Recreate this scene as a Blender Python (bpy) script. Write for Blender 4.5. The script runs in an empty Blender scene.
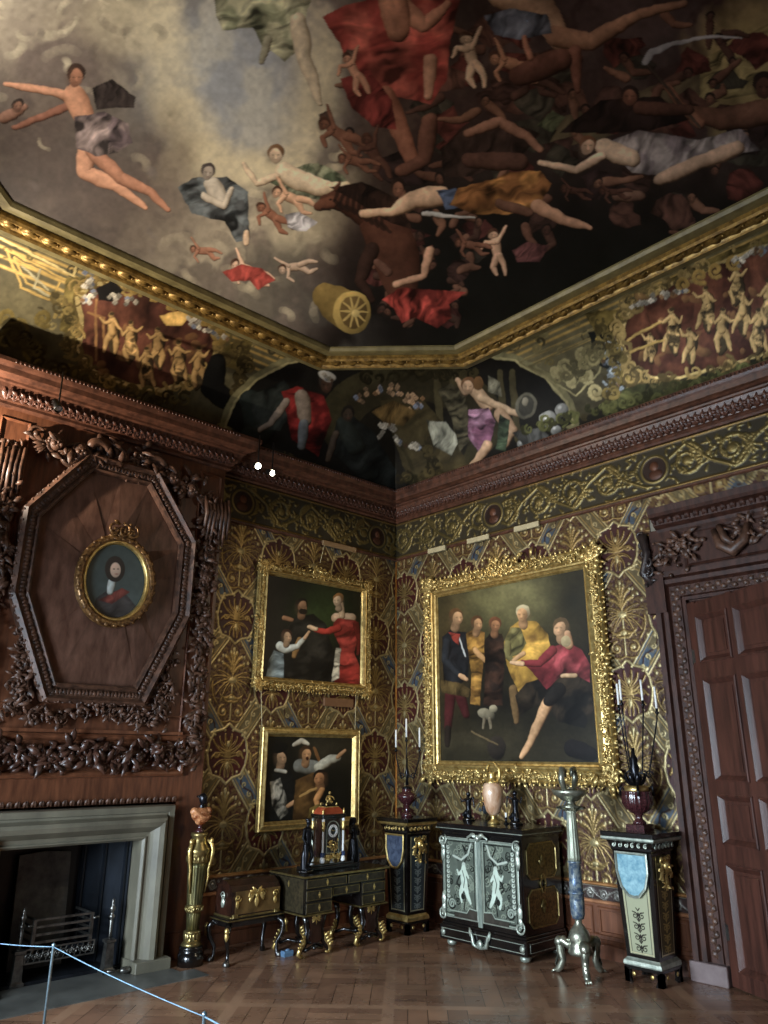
import bpy, math, random
import numpy as np
from mathutils import Vector, Matrix
sc = bpy.context.scene
col = sc.collection
PI = math.pi
# ---------------------------------------------------------------- camera
YAW, PITCH, ROLL = (math.radians(v) for v in (46.98, 17.99, .273))
FPX = 747.1
fwd = np.array([math.cos(YAW)*math.cos(PITCH), math.sin(YAW)*math.cos(PITCH), math.sin(PITCH)])
rgt = np.array([math.sin(YAW), -math.cos(YAW), 0.]); upv = np.cross(rgt, fwd)
rgt, upv = rgt*math.cos(ROLL)+upv*math.sin(ROLL), -rgt*math.sin(ROLL)+upv*math.cos(ROLL)
CAM = np.array([-7.122, -7.374, 1.85])
cd = bpy.data.cameras.new('camera'); cam = bpy.data.objects.new('camera', cd); col.objects.link(cam)
cd.sensor_fit = 'HORIZONTAL'; cd.sensor_width = 36; cd.lens = 36*FPX/768; cd.clip_start = .05
M = Matrix.Identity(4)
for i in range(3):
    M[i][0] = rgt[i]; M[i][1] = upv[i]; M[i][2] = -fwd[i]; M[i][3] = CAM[i]
cam.matrix_world = M
sc.camera = cam
def ray(x, y): return fwd + rgt*(x-384)/FPX - upv*(y-512)/FPX
def fl(x, y, z=0.):
    d = ray(x, y); return CAM + d*(z-CAM[2])/d[2]
def wl(x, y, Y=0.):
    d = ray(x, y); return CAM + d*(Y-CAM[1])/d[1]
def wr(x, y, X=0.):
    d = ray(x, y); return CAM + d*(X-CAM[0])/d[0]
def proj(P):                       # world points -> photo pixels (used while laying out the painted decoration)
    q = P-CAM; k = q@fwd
    return 384+FPX*(q@rgt)/k, 512-FPX*(q@upv)/k
# ---------------------------------------------------------------- world, light, exposure
sc.view_settings.view_transform = 'Standard'; sc.view_settings.look = 'None'
sc.view_settings.exposure = 0.0; sc.view_settings.gamma = 1; sc.view_settings.use_curve_mapping = False
sc.cycles.use_denoising = True
sc.cycles.max_bounces = 8; sc.cycles.diffuse_bounces = 4; sc.cycles.glossy_bounces = 3
sc.cycles.sample_clamp_indirect = 4; sc.cycles.caustics_reflective = False; sc.cycles.caustics_refractive = False
W = bpy.data.worlds.new('sky'); sc.world = W; W.use_nodes = True
W.node_tree.nodes['Background'].inputs[0].default_value = (.55, .72, 1, 1)
W.node_tree.nodes['Background'].inputs[1].default_value = 1.2
ROOM = 8.35
WINS = [(-3.3, -1.7), (-6.3, -4.7)]; WZ = (.7, 4.2)
def area(name, loc, aim, sx, sy, power, c):
    l = bpy.data.lights.new(name, 'AREA'); l.shape = 'RECTANGLE'; l.size = sx; l.size_y = sy; l.energy = power; l.color = c
    o = bpy.data.objects.new(name, l); col.objects.link(o); o.location = loc
    o.rotation_euler = (Vector(aim)-Vector(loc)).to_track_quat('-Z', 'Y').to_euler(); return o
DAY = (.72, .86, 1.)
for k, (a, b) in enumerate(WINS):  # daylight coming through the two windows in the wall behind the viewer's left shoulder
    ld = area('window_daylight', (-ROOM-.35, (a+b)/2, 1.6), (-1.5, (a+b)/2, .35), b-a, 1.9, (380, 160)[k], DAY); ld.data.spread = math.radians(105)
def spot(name, loc, aim, power, c, deg, blend=.5, r=.02):
    l = bpy.data.lights.new(name, 'SPOT'); l.energy = power; l.color = c; l.spot_size = math.radians(deg); l.spot_blend = blend; l.shadow_soft_size = r
    o = bpy.data.objects.new(name, l); col.objects.link(o); o.location = loc
    o.rotation_euler = (Vector(aim)-Vector(loc)).to_track_quat('-Z', 'Y').to_euler(); return o
WARM = (1, .84, .58)
spot('spotlight_lamp_beam', (-2.62, -.62, 5.0), (0, -1.75, 2.85), 150, WARM, 46, 1.)
spot('spotlight_lamp_beam', (-2.42, -.60, 5.0), (-.1, -.9, 1.0), 60, WARM, 50, .7)
spot('spotlight_lamp_beam', (-.62, -5.9, 5.0), (-1.4, 0, 3.2), 185, WARM, 34, .6)
spot('spotlight_lamp_beam', (-.70, -6.1, 5.0), (-1.8, 0, 1.5), 210, WARM, 36, .6)
spot('spotlight_lamp_beam', (-6.2, -.535, 4.35), (-5.0, -.48, 5.35), 420, (1, .88, .72), 128, .6)
spot('added_ceiling_uplight', (-7.6, -3.2, 5.0), (-5.5, -3.1, 6.25), 190, (1, .93, .82), 100, 1.)  # added uplight without a fixture, brightens the ceiling with a left-to-right falloff
spot('spotlight_lamp_beam', (-.75, -6.6, 5.0), (-3.6, 0, 3.1), 100, (1, .85, .66), 34, .7)

# ---------------------------------------------------------------- mesh building
def nrm(v):
    v = np.asarray(v, float); return v/(np.linalg.norm(v)+1e-12)
class MB:
    def __init__(s): s.v = []; s.f = []; s.s = []; s.n = 0
    def add(s, vs, fs, sm=False):
        b = s.n; s.v.append(np.asarray(vs, float)); s.n += len(vs)
        s.f += [tuple(b+i for i in f) for f in fs]; s.s += [sm]*len(fs); return s
    def box(s, x0, x1, y0, y1, z0, z1):
        vs = [(x, y, z) for x in (x0, x1) for y in (y0, y1) for z in (z0, z1)]
        return s.add(vs, [(0, 1, 3, 2), (4, 6, 7, 5), (0, 4, 5, 1), (2, 3, 7, 6), (0, 2, 6, 4), (1, 5, 7, 3)])
    def bbox(s, x0, x1, y0, y1, z0, z1, b=.01):          # box with chamfered edges
        P = lambda x, y, z: (x, y, z)
        rings = []
        for z, i in ((z0, b), (z0+b, 0), (z1-b, 0), (z1, b)):
            X0, X1, Y0, Y1 = x0+i, x1-i, y0+i, y1-i
            rings.append([(X0+b, Y0, z), (X1-b, Y0, z), (X1, Y0+b, z), (X1, Y1-b, z), (X1-b, Y1, z), (X0+b, Y1, z), (X0, Y1-b, z), (X0, Y0+b, z)])
        return s.rings(rings, True)
    def rings(s, R, cap=False, sm=False, closed=True):
        n = len(R[0]); vs = [p for r in R for p in r]; fs = []
        for i in range(len(R)-1):
            for j in range(n if closed else n-1):
                k = (j+1) % n; fs.append((i*n+j, i*n+k, (i+1)*n+k, (i+1)*n+j))
        if cap: fs += [tuple(range(n))[::-1], tuple(range((len(R)-1)*n, len(R)*n))]
        return s.add(vs, fs, sm)
    def lathe(s, prof, cx=0, cy=0, seg=20, z0=0, sm=True, flute=0, fn=12, cap=True):
        R = []
        for r, z in prof:
            R.append([(cx+r*(1+flute*math.cos(fn*2*PI*j/seg))*math.cos(2*PI*j/seg), cy+r*(1+flute*math.cos(fn*2*PI*j/seg))*math.sin(2*PI*j/seg), z0+z) for j in range(seg)])
        return s.rings(R, cap, sm)
    def sq(s, prof, cx=0, cy=0, sx=1, sy=1):              # square-plan lathe: (half width, z)
        return s.rings([[(cx-r*sx, cy-r*sy, z), (cx+r*sx, cy-r*sy, z), (cx+r*sx, cy+r*sy, z), (cx-r*sx, cy+r*sy, z)] for r, z in prof], True)
    def tube(s, pts, r, seg=8, sm=True, flat=1.):
        pts = [np.asarray(p, float) for p in pts]; n = len(pts)
        rs = [r]*n if np.isscalar(r) else r
        R = []; ref = None
        for i, p in enumerate(pts):
            t = nrm(pts[min(i+1, n-1)]-pts[max(i-1, 0)])
            if ref is None:
                ref = nrm(np.cross(t, (0, 0, 1) if abs(t[2]) < .9 else (1, 0, 0)))
            ref = nrm(ref-t*(ref@t)); b = np.cross(t, ref)
            R.append([p+rs[i]*(math.cos(2*PI*j/seg)*ref+flat*math.sin(2*PI*j/seg)*b) for j in range(seg)])
        return s.rings(R, True, sm)
    def ell(s, c, r, seg=10, rg=6, ax=None):
        r = (r, r, r) if np.isscalar(r) else r
        A = np.eye(3) if ax is None else np.array(ax)
        R = []
        for i in range(rg+1):
            t = PI*i/rg; t = min(max(t, .08), PI-.08)
            R.append([np.asarray(c)+A.T@np.array([r[0]*math.sin(t)*math.cos(2*PI*j/seg), r[1]*math.sin(t)*math.sin(2*PI*j/seg), -r[2]*math.cos(t)]) for j in range(seg)])
        return s.rings(R, True, True)
    def prism(s, poly, O, A, B, N, d):                    # polygon in plane (A,B) at O extruded along N by d
        O, A, B, N = (np.asarray(q, float) for q in (O, A, B, N)); n = len(poly)
        lo = [O+a*A+b*B for a, b in poly]; hi = [p+N*d for p in lo]
        return s.rings([lo, hi], True)
    def sweep(s, poly, prof, O, A, B, N, closed=True, sm=False, capends=True):   # moulding (u outwards, v along N) mitred round a polygon
        O, A, B, N = (np.asarray(q, float) for q in (O, A, B, N)); n = len(poly); R = []
        P = [np.array(p, float) for p in poly]
        for i in range(n):
            p = P[i]; d0 = P[i]-P[i-1] if (closed or i > 0) else P[1]-P[0]; d1 = P[(i+1) % n]-P[i] if (closed or i < n-1) else d0
            d0 = d0/np.hypot(*d0); d1 = d1/np.hypot(*d1)
            n0 = np.array([d0[1], -d0[0]]); n1 = np.array([d1[1], -d1[0]]); m = n0+n1; m = m/(m@n0+1e-9) if abs(m@n0) > 1e-6 else n0
            R.append([O+(p[0]+m[0]*u)*A+(p[1]+m[1]*u)*B+v*N for u, v in prof])
        if closed: R.append(R[0])
        k = len(prof); vs = [q for r in R for q in r]; fs = []
        for i in range(len(R)-1):
            for j in range(k-1): fs.append((i*k+j, i*k+j+1, (i+1)*k+j+1, (i+1)*k+j))
        if not closed and capends: fs += [tuple(range(k)), tuple(range((len(R)-1)*k, len(R)*k))[::-1]]
        return s.add(vs, fs, sm)
    def leaf(s, o, d, n, L, w, curl=.35):                 # pointed ribbed leaf
        o = np.asarray(o, float); d = nrm(d); n = np.asarray(n, float); n = nrm(n-d*(n@d)); a = np.cross(d, n)
        vs = []
        for t, ww, h in ((0, .25, 0), (.3, .9, .25), (.6, 1, .3), (.85, .6, .15), (1, .08, -.15)):
            c = o+d*L*t+n*(h*L*curl)
            vs += [c-a*w*ww/2-n*w*.18, c+n*w*.22, c+a*w*ww/2-n*w*.18]
        fs = []
        for i in range(4):
            for j in range(2): fs.append((i*3+j, i*3+j+1, i*3+j+4, i*3+j+3))
        return s.add(vs, fs, True)
    def scroll(s, c, A, B, N, r, turns=1.4, w=.2, dr=1, a0=0, h=.0, seg=5):      # spiral volute
        c, A, B, N = (np.asarray(q, float) for q in (c, A, B, N)); n = int(12*turns)+3; pts = []; rs = []
        for i in range(n):
            t = i/(n-1); a = a0+dr*2*PI*turns*t; q = r*(1-.82*t)
            pts.append(c+A*q*math.cos(a)+B*q*math.sin(a)+N*(h*t+.3*w*r)); rs.append(w*r*(.55+.45*math.sin(PI*min(1, t*1.2))))
        s.tube(pts, rs, seg); s.ell(pts[-1], w*r*1.1, 6, 4); return s
    def xf(s, Mx):
        Mx = np.array(Mx); s.v = [v@Mx[:3, :3].T+Mx[:3, 3] for v in s.v]; return s
    def build(s, name, mat, parent=None, loc=None, rz=0):
        me = bpy.data.meshes.new(name)
        V = np.concatenate(s.v) if s.v else np.zeros((0, 3))
        me.from_pydata(V.tolist(), [], s.f); me.polygons.foreach_set('use_smooth', s.s)
        me.validate(); me.update()
        o = bpy.data.objects.new(name, me); col.objects.link(o)
        if mat is not None: me.materials.append(mat)
        if parent is not None: o.parent = parent
        if loc is not None: o.location = loc; o.rotation_euler.z = rz
        return o
def thing(name, label, cat, loc=(0, 0, 0), rz=0, group=None):
    o = bpy.data.objects.new(name, None); col.objects.link(o); o.location = loc; o.rotation_euler.z = rz
    o.empty_display_size = .1
    return tag(o, label, cat, group)
def tag(o, label, cat, group=None):
    o['label'] = label; o['category'] = cat
    if group: o['group'] = group
    return o
def struct(o): o['kind'] = 'structure'; return o
def fix(o):                         # move a single-mesh thing's origin to its base
    me = o.data; co = np.empty(len(me.vertices)*3); me.vertices.foreach_get('co', co); co = co.reshape(-1, 3)
    c = np.array([(co[:, 0].min()+co[:, 0].max())/2, (co[:, 1].min()+co[:, 1].max())/2, co[:, 2].min()])
    me.vertices.foreach_set('co', (co-c).ravel()); o.location = c; return o
def rel(root, *obs):                # parts were built in world space: bring them under root's frame
    L = root.location
    for o in obs:
        me = o.data; co = np.empty(len(me.vertices)*3); me.vertices.foreach_get('co', co); co = co.reshape(-1, 3)-np.array(L); me.vertices.foreach_set('co', co.ravel()); o.parent = root
def foliage(mb, pts, N, size, n, rng, berries=.3, spread=.35):
    """leaves, buds and berries scattered on the points of a carved ornament"""
    N = nrm(N)
    for k in range(n):
        p = np.asarray(pts[rng.randrange(len(pts))])+np.array([rng.uniform(-1, 1), rng.uniform(-1, 1), rng.uniform(-1, 1)])*size*spread*(1-.6*np.abs(N))
        r = rng.random(); d = np.array([rng.gauss(0, 1) for _ in range(3)]); d = nrm(d-N*(d@N)*.7)
        if r < berries: mb.ell(p+N*size*.2, size*rng.uniform(.12, .24), 6, 4)
        else: mb.leaf(p+N*size*rng.uniform(0, .3), d, N+d*.2, size*rng.uniform(.6, 1.3), size*rng.uniform(.3, .55), .5)
    return mb
# ---------------------------------------------------------------- materials
def s2l(c): 
    c = np.asarray(c, float)/255.; return np.where(c <= .04045, c/12.92, ((c+.055)/1.055)**2.4)
class NT:
    def __init__(s, name):
        s.m = bpy.data.materials.new(name); s.m.use_nodes = True; s.t = s.m.node_tree; s.b = s.t.nodes['Principled BSDF']
    def n(s, ty, **kw):
        x = s.t.nodes.new(ty)
        for k, v in kw.items():
            if k.startswith('i_'): x.inputs[int(k[2:]) if k[2:].isdigit() else k[2:]].default_value = v
            else: setattr(x, k, v)
        return x
    def l(s, a, b): s.t.links.new(a, b)
    def noise(s, scale, det=4, stretch=(1, 1, 1), rough=.6):
        tc = s.n('ShaderNodeTexCoord'); mp = s.n('ShaderNodeMapping'); mp.inputs['Scale'].default_value = stretch
        nz = s.n('ShaderNodeTexNoise'); nz.inputs['Scale'].default_value = scale; nz.inputs['Detail'].default_value = det; nz.inputs['Roughness'].default_value = rough
        s.l(tc.outputs['Object'], mp.inputs[0]); s.l(mp.outputs[0], nz.inputs['Vector']); return nz
    def ramp(s, src, stops):
        r = s.n('ShaderNodeValToRGB'); s.l(src, r.inputs[0]); e = r.color_ramp.elements
        while len(e) < len(stops): e.new(.5)
        for q, (p, c) in zip(e, stops): q.position = p; q.color = (*c, 1) if len(c) == 3 else c
        return r
    def bump(s, src, dist, strength=.5):
        b = s.n('ShaderNodeBump'); b.inputs['Distance'].default_value = dist; b.inputs['Strength'].default_value = strength
        s.l(src, b.inputs['Height']); s.l(b.outputs[0], s.b.inputs['Normal']); return b
def mat(name, c1, c2, scale=6, metal=0., rough=.5, stretch=(1, 1, 1), bump=.002, spec=.5, lo=.35, hi=.65, coat=0.):
    t = NT(name); nz = t.noise(scale, 5, stretch)
    r = t.ramp(nz.outputs['Fac'], [(lo, tuple(s2l(c1))), (hi, tuple(s2l(c2)))]); t.l(r.outputs[0], t.b.inputs['Base Color'])
    t.b.inputs['Metallic'].default_value = metal; t.b.inputs['Roughness'].default_value = rough; t.b.inputs['Specular IOR Level'].default_value = spec
    if coat: t.b.inputs['Coat Weight'].default_value = coat; t.b.inputs['Coat Roughness'].default_value = .15
    if bump: t.bump(nz.outputs['Fac'], bump)
    return t.m
WOOD = mat('polished_oak', (74, 44, 30), (110, 68, 46), 5, 0, .34, (4, 4, .6), .003)
WOODP = mat('red_oak_panel', (84, 50, 34), (118, 74, 50), 3, 0, .36, (5, 5, .5), .003)
CARVE = mat('carved_limewood', (48, 32, 24), (98, 68, 52), 14, 0, .48, bump=.004)
CORN = mat('cornice_wood', (60, 36, 26), (98, 62, 46), 12, 0, .4, bump=.006)
CORNC = mat('carved_cornice_wood', (50, 30, 24), (96, 60, 46), 40, 0, .38, bump=.01)
DOORW = mat('mahogany_door', (52, 29, 22), (78, 45, 35), 4, 0, .42, (5, 5, .5), .002)
DARKW = mat('dark_door_surround', (44, 25, 19), (72, 44, 34), 9, 0, .55, (2, 2, .6), .004, spec=.22)
STONE = mat('grey_marble_surround', (80, 77, 66), (120, 115, 98), 3, 0, .42, (1, 1, .5), .002, lo=.3, hi=.7)
HEARTH = mat('grey_hearth_stone', (74, 74, 70), (100, 100, 94), 3, 0, .38, bump=.001)
SOOT = mat('sooty_iron', (14, 16, 20), (30, 33, 38), 5, .2, .45, bump=.004)
PLATE = mat('iron_fireback', (74, 74, 74), (116, 116, 112), 7, .3, .55, bump=.006)
STEEL = mat('polished_steel', (84, 82, 78), (136, 134, 128), 14, .9, .36, bump=.001)
GILT = mat('carved_gilt', (176, 146, 84), (224, 198, 130), 20, .85, .36, bump=.004)
GILTF = mat('frame_gilt', (158, 128, 72), (208, 182, 118), 18, .7, .36, bump=.003)
BRASS = mat('aged_brass', (118, 102, 62), (172, 154, 102), 16, .9, .36, bump=.002)
GREENG = mat('green_gilt_column', (60, 60, 38), (122, 112, 70), 10, .7, .38, (2, 2, .5), .002)
EBONY = mat('black_ebony', (10, 9, 9), (24, 20, 18), 6, 0, .2, bump=0, coat=.4)
BRONZE = mat('dark_bronze', (16, 17, 20), (38, 38, 42), 12, .7, .28, bump=.001)
TORT = mat('dark_tortoiseshell', (26, 15, 11), (52, 29, 20), 9, 0, .24, bump=0, coat=.3)
PORPH = mat('red_porphyry', (44, 21, 23), (72, 38, 40), 60, 0, .2, bump=0, coat=.4)
CANDLE = mat('candle_wax', (226, 222, 214), (240, 238, 230), 5, 0, .5, bump=0)
PEWTER = mat('pale_pewter', (128, 136, 124), (176, 180, 164), 18, .55, .38, bump=.002)
SILVER = mat('tarnished_silver', (110, 112, 98), (176, 176, 156), 14, .8, .34, bump=.004)
CREAM = mat('cream_painted_wood', (176, 160, 122), (196, 180, 140), 5, 0, .6, bump=0)
BLACK = mat('black_metal', (12, 12, 12), (24, 24, 24), 5, .3, .4, bump=0)
ROPE = mat('pale_blue_rope', (84, 112, 132), (112, 140, 158), 30, 0, .6, bump=0)
POSTM = mat('satin_metal_post', (120, 150, 165), (150, 178, 192), 30, .8, .3, bump=0)
AMBER = mat('amber_agate', (112, 56, 28), (196, 136, 92), 16, 0, .25, bump=0, coat=.5, lo=.4, hi=.62)
WHITEP = mat('plain_plaster', (120, 112, 98), (136, 128, 112), 3, 0, .8, bump=0)
ONYX = mat('veined_pink_onyx', (168, 120, 84), (226, 196, 168), 12, 0, .25, (1, 1, .4), bump=0, coat=.4)
REDV = mat('red_clock_lacquer', (120, 44, 26), (160, 74, 44), 12, 0, .3, bump=0)
BLUEL = mat('blue_lapis', (30, 44, 80), (60, 84, 130), 18, 0, .25, bump=0)
DIALW = mat('white_enamel', (214, 214, 212), (232, 232, 228), 5, 0, .3, bump=0)
GLASSD = mat('window_frame_paint', (190, 186, 176), (204, 200, 190), 3, 0, .5, bump=0)
GREENW = mat('green_gilt_cushion', (96, 92, 62), (134, 126, 88), 8, .45, .45, bump=.003)
def emis(name, c, st):
    t = NT(name); t.b.inputs['Emission Color'].default_value = (*c, 1); t.b.inputs['Emission Strength'].default_value = st; t.b.inputs['Base Color'].default_value = (*c, 1); return t.m
LAMPM = emis('lamp_glow', (1, .93, .75), 30)
def attrmat(name, rough=.5, metal_rough=.33, spec=.3, nscale=60, nstr=.0):
    """colour comes from the painted attribute, its alpha says where metal leaf lies"""
    t = NT(name); a = t.n('ShaderNodeAttribute', attribute_name='paint', attribute_type='GEOMETRY')
    t.l(a.outputs['Color'], t.b.inputs['Base Color']); t.l(a.outputs['Alpha'], t.b.inputs['Metallic'])
    mr = t.n('ShaderNodeMapRange'); t.l(a.outputs['Alpha'], mr.inputs[0]); mr.inputs[3].default_value = rough; mr.inputs[4].default_value = metal_rough
    t.l(mr.outputs[0], t.b.inputs['Roughness']); t.b.inputs['Specular IOR Level'].default_value = spec
    if nstr:
        nz = t.noise(nscale, 3); t.bump(nz.outputs['Fac'], .003, nstr)
    return t.m
LEATHER = attrmat('gilt_leather', .48, .42, .3, 80, .5)
FRESCO = attrmat('oil_on_plaster', .62, .4, .18, 30, .15)
OIL = attrmat('varnished_oil_paint', .4, .35, .3, 60, .15)
INLAY = attrmat('brass_and_shell_inlay', .24, .3, .5)
# ---------------------------------------------------------------- painter
def _h(ix, iy, sd):
    v = np.sin(ix*127.1+iy*311.7+sd*74.7)*43758.5453; return v-np.floor(v)
def vnoise(x, y, sc_, sd=0, oc=4):
    out = 0; amp = .5; x = x/sc_; y = y/sc_
    for o in range(oc):
        xi = np.floor(x); yi = np.floor(y); fx = x-xi; fy = y-yi; fx = fx*fx*(3-2*fx); fy = fy*fy*(3-2*fy)
        a = _h(xi, yi, sd+o)*(1-fx)+_h(xi+1, yi, sd+o)*fx; b = _h(xi, yi+1, sd+o)*(1-fx)+_h(xi+1, yi+1, sd+o)*fx
        out = out+amp*(a*(1-fy)+b*fy); amp *= .5; x = x*2.03; y = y*2.03
    return out/(1-.5**oc)
def sst(a, b, x):
    t = np.clip((x-a)/(b-a), 0, 1); return t*t*(3-2*t)
class Cv:
    """a painter on scattered points: X, Y drawing coordinates, c colour (linear), g metal leaf, h relief"""
    def __init__(s, X, Y, base=(0, 0, 0), soft=.9, light=(-.55, -.8)):
        s.X = X.ravel().astype(float); s.Y = Y.ravel().astype(float); n = len(s.X)
        s.c = np.tile(s2l(base), (n, 1)); s.g = np.zeros(n); s.h = np.zeros(n); s.soft = soft; s.L = light
        s.gold = None
    def put(s, I, a, c, sh=None, g=None, h=None):
        c = s2l(c) if not isinstance(c, np.ndarray) or c.ndim == 1 else c
        C = c if sh is None else c*sh[:, None]
        s.c[I] = s.c[I]*(1-a[:, None])+C*a[:, None]
        if g is not None: s.g[I] = s.g[I]*(1-a)+g*a
        else: s.g[I] = s.g[I]*(1-a)
        if h is not None: s.h[I] = s.h[I]*(1-a)+h*a
    def box(s, x0, x1, y0, y1):
        return np.nonzero((s.X > x0) & (s.X < x1) & (s.Y > y0) & (s.Y < y1))[0]
    def cap(s, x0, y0, x1, y1, r0, r1, c, sh=.55, g=None, h=None, al=1., soft=None):
        R = max(r0, r1)+1.5*s.soft; I = s.box(min(x0, x1)-R, max(x0, x1)+R, min(y0, y1)-R, max(y0, y1)+R)
        if not len(I): return s
        px = s.X[I]-x0; py = s.Y[I]-y0; dx = x1-x0; dy = y1-y0; q = dx*dx+dy*dy+1e-9
        t = np.clip((px*dx+py*dy)/q, 0, 1); r = (r0+(r1-r0)*t)*(1+.16*np.sin(PI*t)*(q > 36)); ex = px-t*dx; ey = py-t*dy; d = np.hypot(ex, ey)
        sf = soft or s.soft; a = np.clip((r-d)/sf+.5, 0, 1)*al
        f = np.clip(1+.75*sh*((ex*s.L[0]+ey*s.L[1])/(r+1e-6))-.5*sh*(d/(r+1e-6))**2, .12, 2)
        if sh > .5 and len(I): f = f*(.82+.36*vnoise(px, py, 4.5, 61, 2))
        hh = None if h is None else h*np.sqrt(np.clip(1-(d/(r+1e-6))**2, 0, 1))
        s.put(I, a, c, f, g, hh); return s
    def ell(s, cx, cy, rx, ry, ang, c, sh=.55, g=None, h=None, al=1., soft=None):
        R = max(rx, ry)+2*s.soft; I = s.box(cx-R, cx+R, cy-R, cy+R)
        if not len(I): return s
        a_ = math.radians(ang); ca, sa = math.cos(a_), math.sin(a_); px = s.X[I]-cx; py = s.Y[I]-cy
        u = (px*ca+py*sa)/rx; v = (-px*sa+py*ca)/ry; d = np.hypot(u, v)
        a = np.clip((1-d)*min(rx, ry)/(soft or s.soft)+.5, 0, 1)*al
        f = np.clip(1+sh*(px*s.L[0]+py*s.L[1])/max(rx, ry)-.2*sh*d*d, .15, 2)
        s.put(I, a, c, f, g, None if h is None else h*np.sqrt(np.clip(1-d*d, 0, 1))); return s
    def poly(s, P, c, fold=0., fa=60, fw=6, g=None, h=None, al=1., soft=None, c2=None):
        P = np.array(P, float); x0, y0 = P.min(0)-3; x1, y1 = P.max(0)+3; I = s.box(x0, x1, y0, y1)
        if not len(I): return s
        x = s.X[I]; y = s.Y[I]; ins = np.zeros(len(I), bool); dm = np.full(len(I), 1e9)
        for i in range(len(P)):
            ax, ay = P[i-1]; bx, by = P[i]
            cr = ((ay > y) != (by > y)) & (x < (bx-ax)*(y-ay)/((by-ay) if by != ay else 1e-9)+ax); ins ^= cr
            t = np.clip(((x-ax)*(bx-ax)+(y-ay)*(by-ay))/((bx-ax)**2+(by-ay)**2+1e-9), 0, 1)
            dm = np.minimum(dm, np.hypot(x-ax-t*(bx-ax), y-ay-t*(by-ay)))
        sd = np.where(ins, dm, -dm); a = np.clip(sd/(soft or s.soft)+.5, 0, 1)*al
        f = np.ones(len(I))
        if fold:
            r = math.radians(fa); w = (vnoise(x, y, fw*2.2, 7, 2)-.5)*fw*2.6; A1 = x*math.cos(r)+y*math.sin(r)+w; A0 = (y*math.cos(r)-x*math.sin(r))*.28
            q_ = vnoise(A1, A0, fw*.8, 17, 3); f = 1+fold*5*(q_-.5)+fold*1.2*(vnoise(x, y, fw*1.3, 3, 3)-.5)
            f = f*np.clip(.7+.3*sd/(fw*.6), .6, 1); f = np.clip(f, .12, 2.4)
        if c2 is not None:
            k = sst(.4, .65, vnoise(x, y, fw*1.6, 5, 3))[:, None]; c = s2l(c)*(1-k)+s2l(c2)*k
        s.put(I, a, c, f, g, h); return s
    def line(s, P, w, c, g=None, h=None, al=1., w1=None):
        n = len(P)-1
        for i in range(n):
            wa = w if w1 is None else w+(w1-w)*i/n; wb = w if w1 is None else w+(w1-w)*(i+1)/n
            s.cap(*P[i], *P[i+1], wa, wb, c, .2, g, h, al)
        return s
    def spiral(s, cx, cy, r, a0, turns, w, c, dr=1, g=None, h=None, w1=None):
        n = int(10*turns)+3
        P = [(cx+r*(1-.8*i/n)*math.cos(a0+dr*2*PI*turns*i/n), cy+r*(1-.8*i/n)*math.sin(a0+dr*2*PI*turns*i/n)) for i in range(n+1)]
        return s.line(P, w, c, g, h, 1., w1)
    def limb(s, P, R, c, sh=1.):
        R = [r_*.86 for r_ in R]; n = len(P); R = [R[min(i, len(R)-1)] for i in range(n)]; mr = max(R)+2*s.soft
        I = s.box(min(p[0] for p in P)-mr, max(p[0] for p in P)+mr, min(p[1] for p in P)-mr, max(p[1] for p in P)+mr)
        if not len(I): return s
        X, Y = s.X[I], s.Y[I]; best = np.full(len(I), 1e9); bx = np.zeros(len(I)); by = np.zeros(len(I)); br = np.ones(len(I)); bd = np.full(len(I), 1e9)
        for i in range(n-1):
            x0, y0 = P[i]; dx, dy = P[i+1][0]-x0, P[i+1][1]-y0; q = dx*dx+dy*dy+1e-9
            t = np.clip(((X-x0)*dx+(Y-y0)*dy)/q, 0, 1); r = (R[i]+(R[i+1]-R[i])*t)*(1+.13*np.sin(PI*t)*(q > 36)); ex = X-x0-t*dx; ey = Y-y0-t*dy; d = np.hypot(ex, ey); k = d-r < bd
            bd = np.where(k, d-r, bd); bx = np.where(k, ex, bx); by = np.where(k, ey, by); br = np.where(k, r, br)
        dn = np.clip((bd+br)/(br+1e-6), 0, 1.2); a = np.clip(-bd/s.soft+.5, 0, 1)
        f = np.clip(1.05+.7*sh*((bx*s.L[0]+by*s.L[1])/(br+1e-6))-.55*sh*dn**2.5, .1, 2)*(.8+.4*vnoise(X, Y, 4., 61, 3))
        tint = np.stack([f**.9, f, f**1.12], 1)
        col_ = s2l(c); s.c[I] = s.c[I]*(1-a[:, None])+col_*tint*a[:, None]; s.g[I] *= 1-a
        return s
    neck = False
    def head(s, x, y, r, skin, hair, ang=0, face=0):
        if s.neck: s.cap(x, y+.5*r, x-face*.25*r, y+1.55*r, r*.42, r*.6, tuple(v*.8 for v in skin), .7)
        a = math.radians(ang); s.ell(x-face*.1*r, y-.28*r, r*.96, r*.98, ang, hair, .4)
        s.ell(x+face*.22*r, y+.18*r, r*.68, r*.92, ang, skin, .6)
        for k in (-1, 1): s.ell(x+face*.45*r+k*.3*r, y+.05*r, r*.15, r*.08, 0, tuple(v*.45 for v in skin), 0, al=.65, soft=.9)
        s.ell(x+face*.5*r, y+.6*r, r*.16, r*.06, 0, (130, 60, 50), 0, al=.45); s.ell(x-(.5 if face >= 0 else -.5)*r, y+.25*r, r*.5, r*.9, 0, tuple(v*.55 for v in skin), 0, al=.5, soft=r*.6)
        s.cap(x+face*.5*r, y+.1*r, x+face*.55*r, y+.35*r, r*.08, r*.12, tuple(min(255, v*1.15) for v in skin), 0, al=.7); return s
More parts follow.
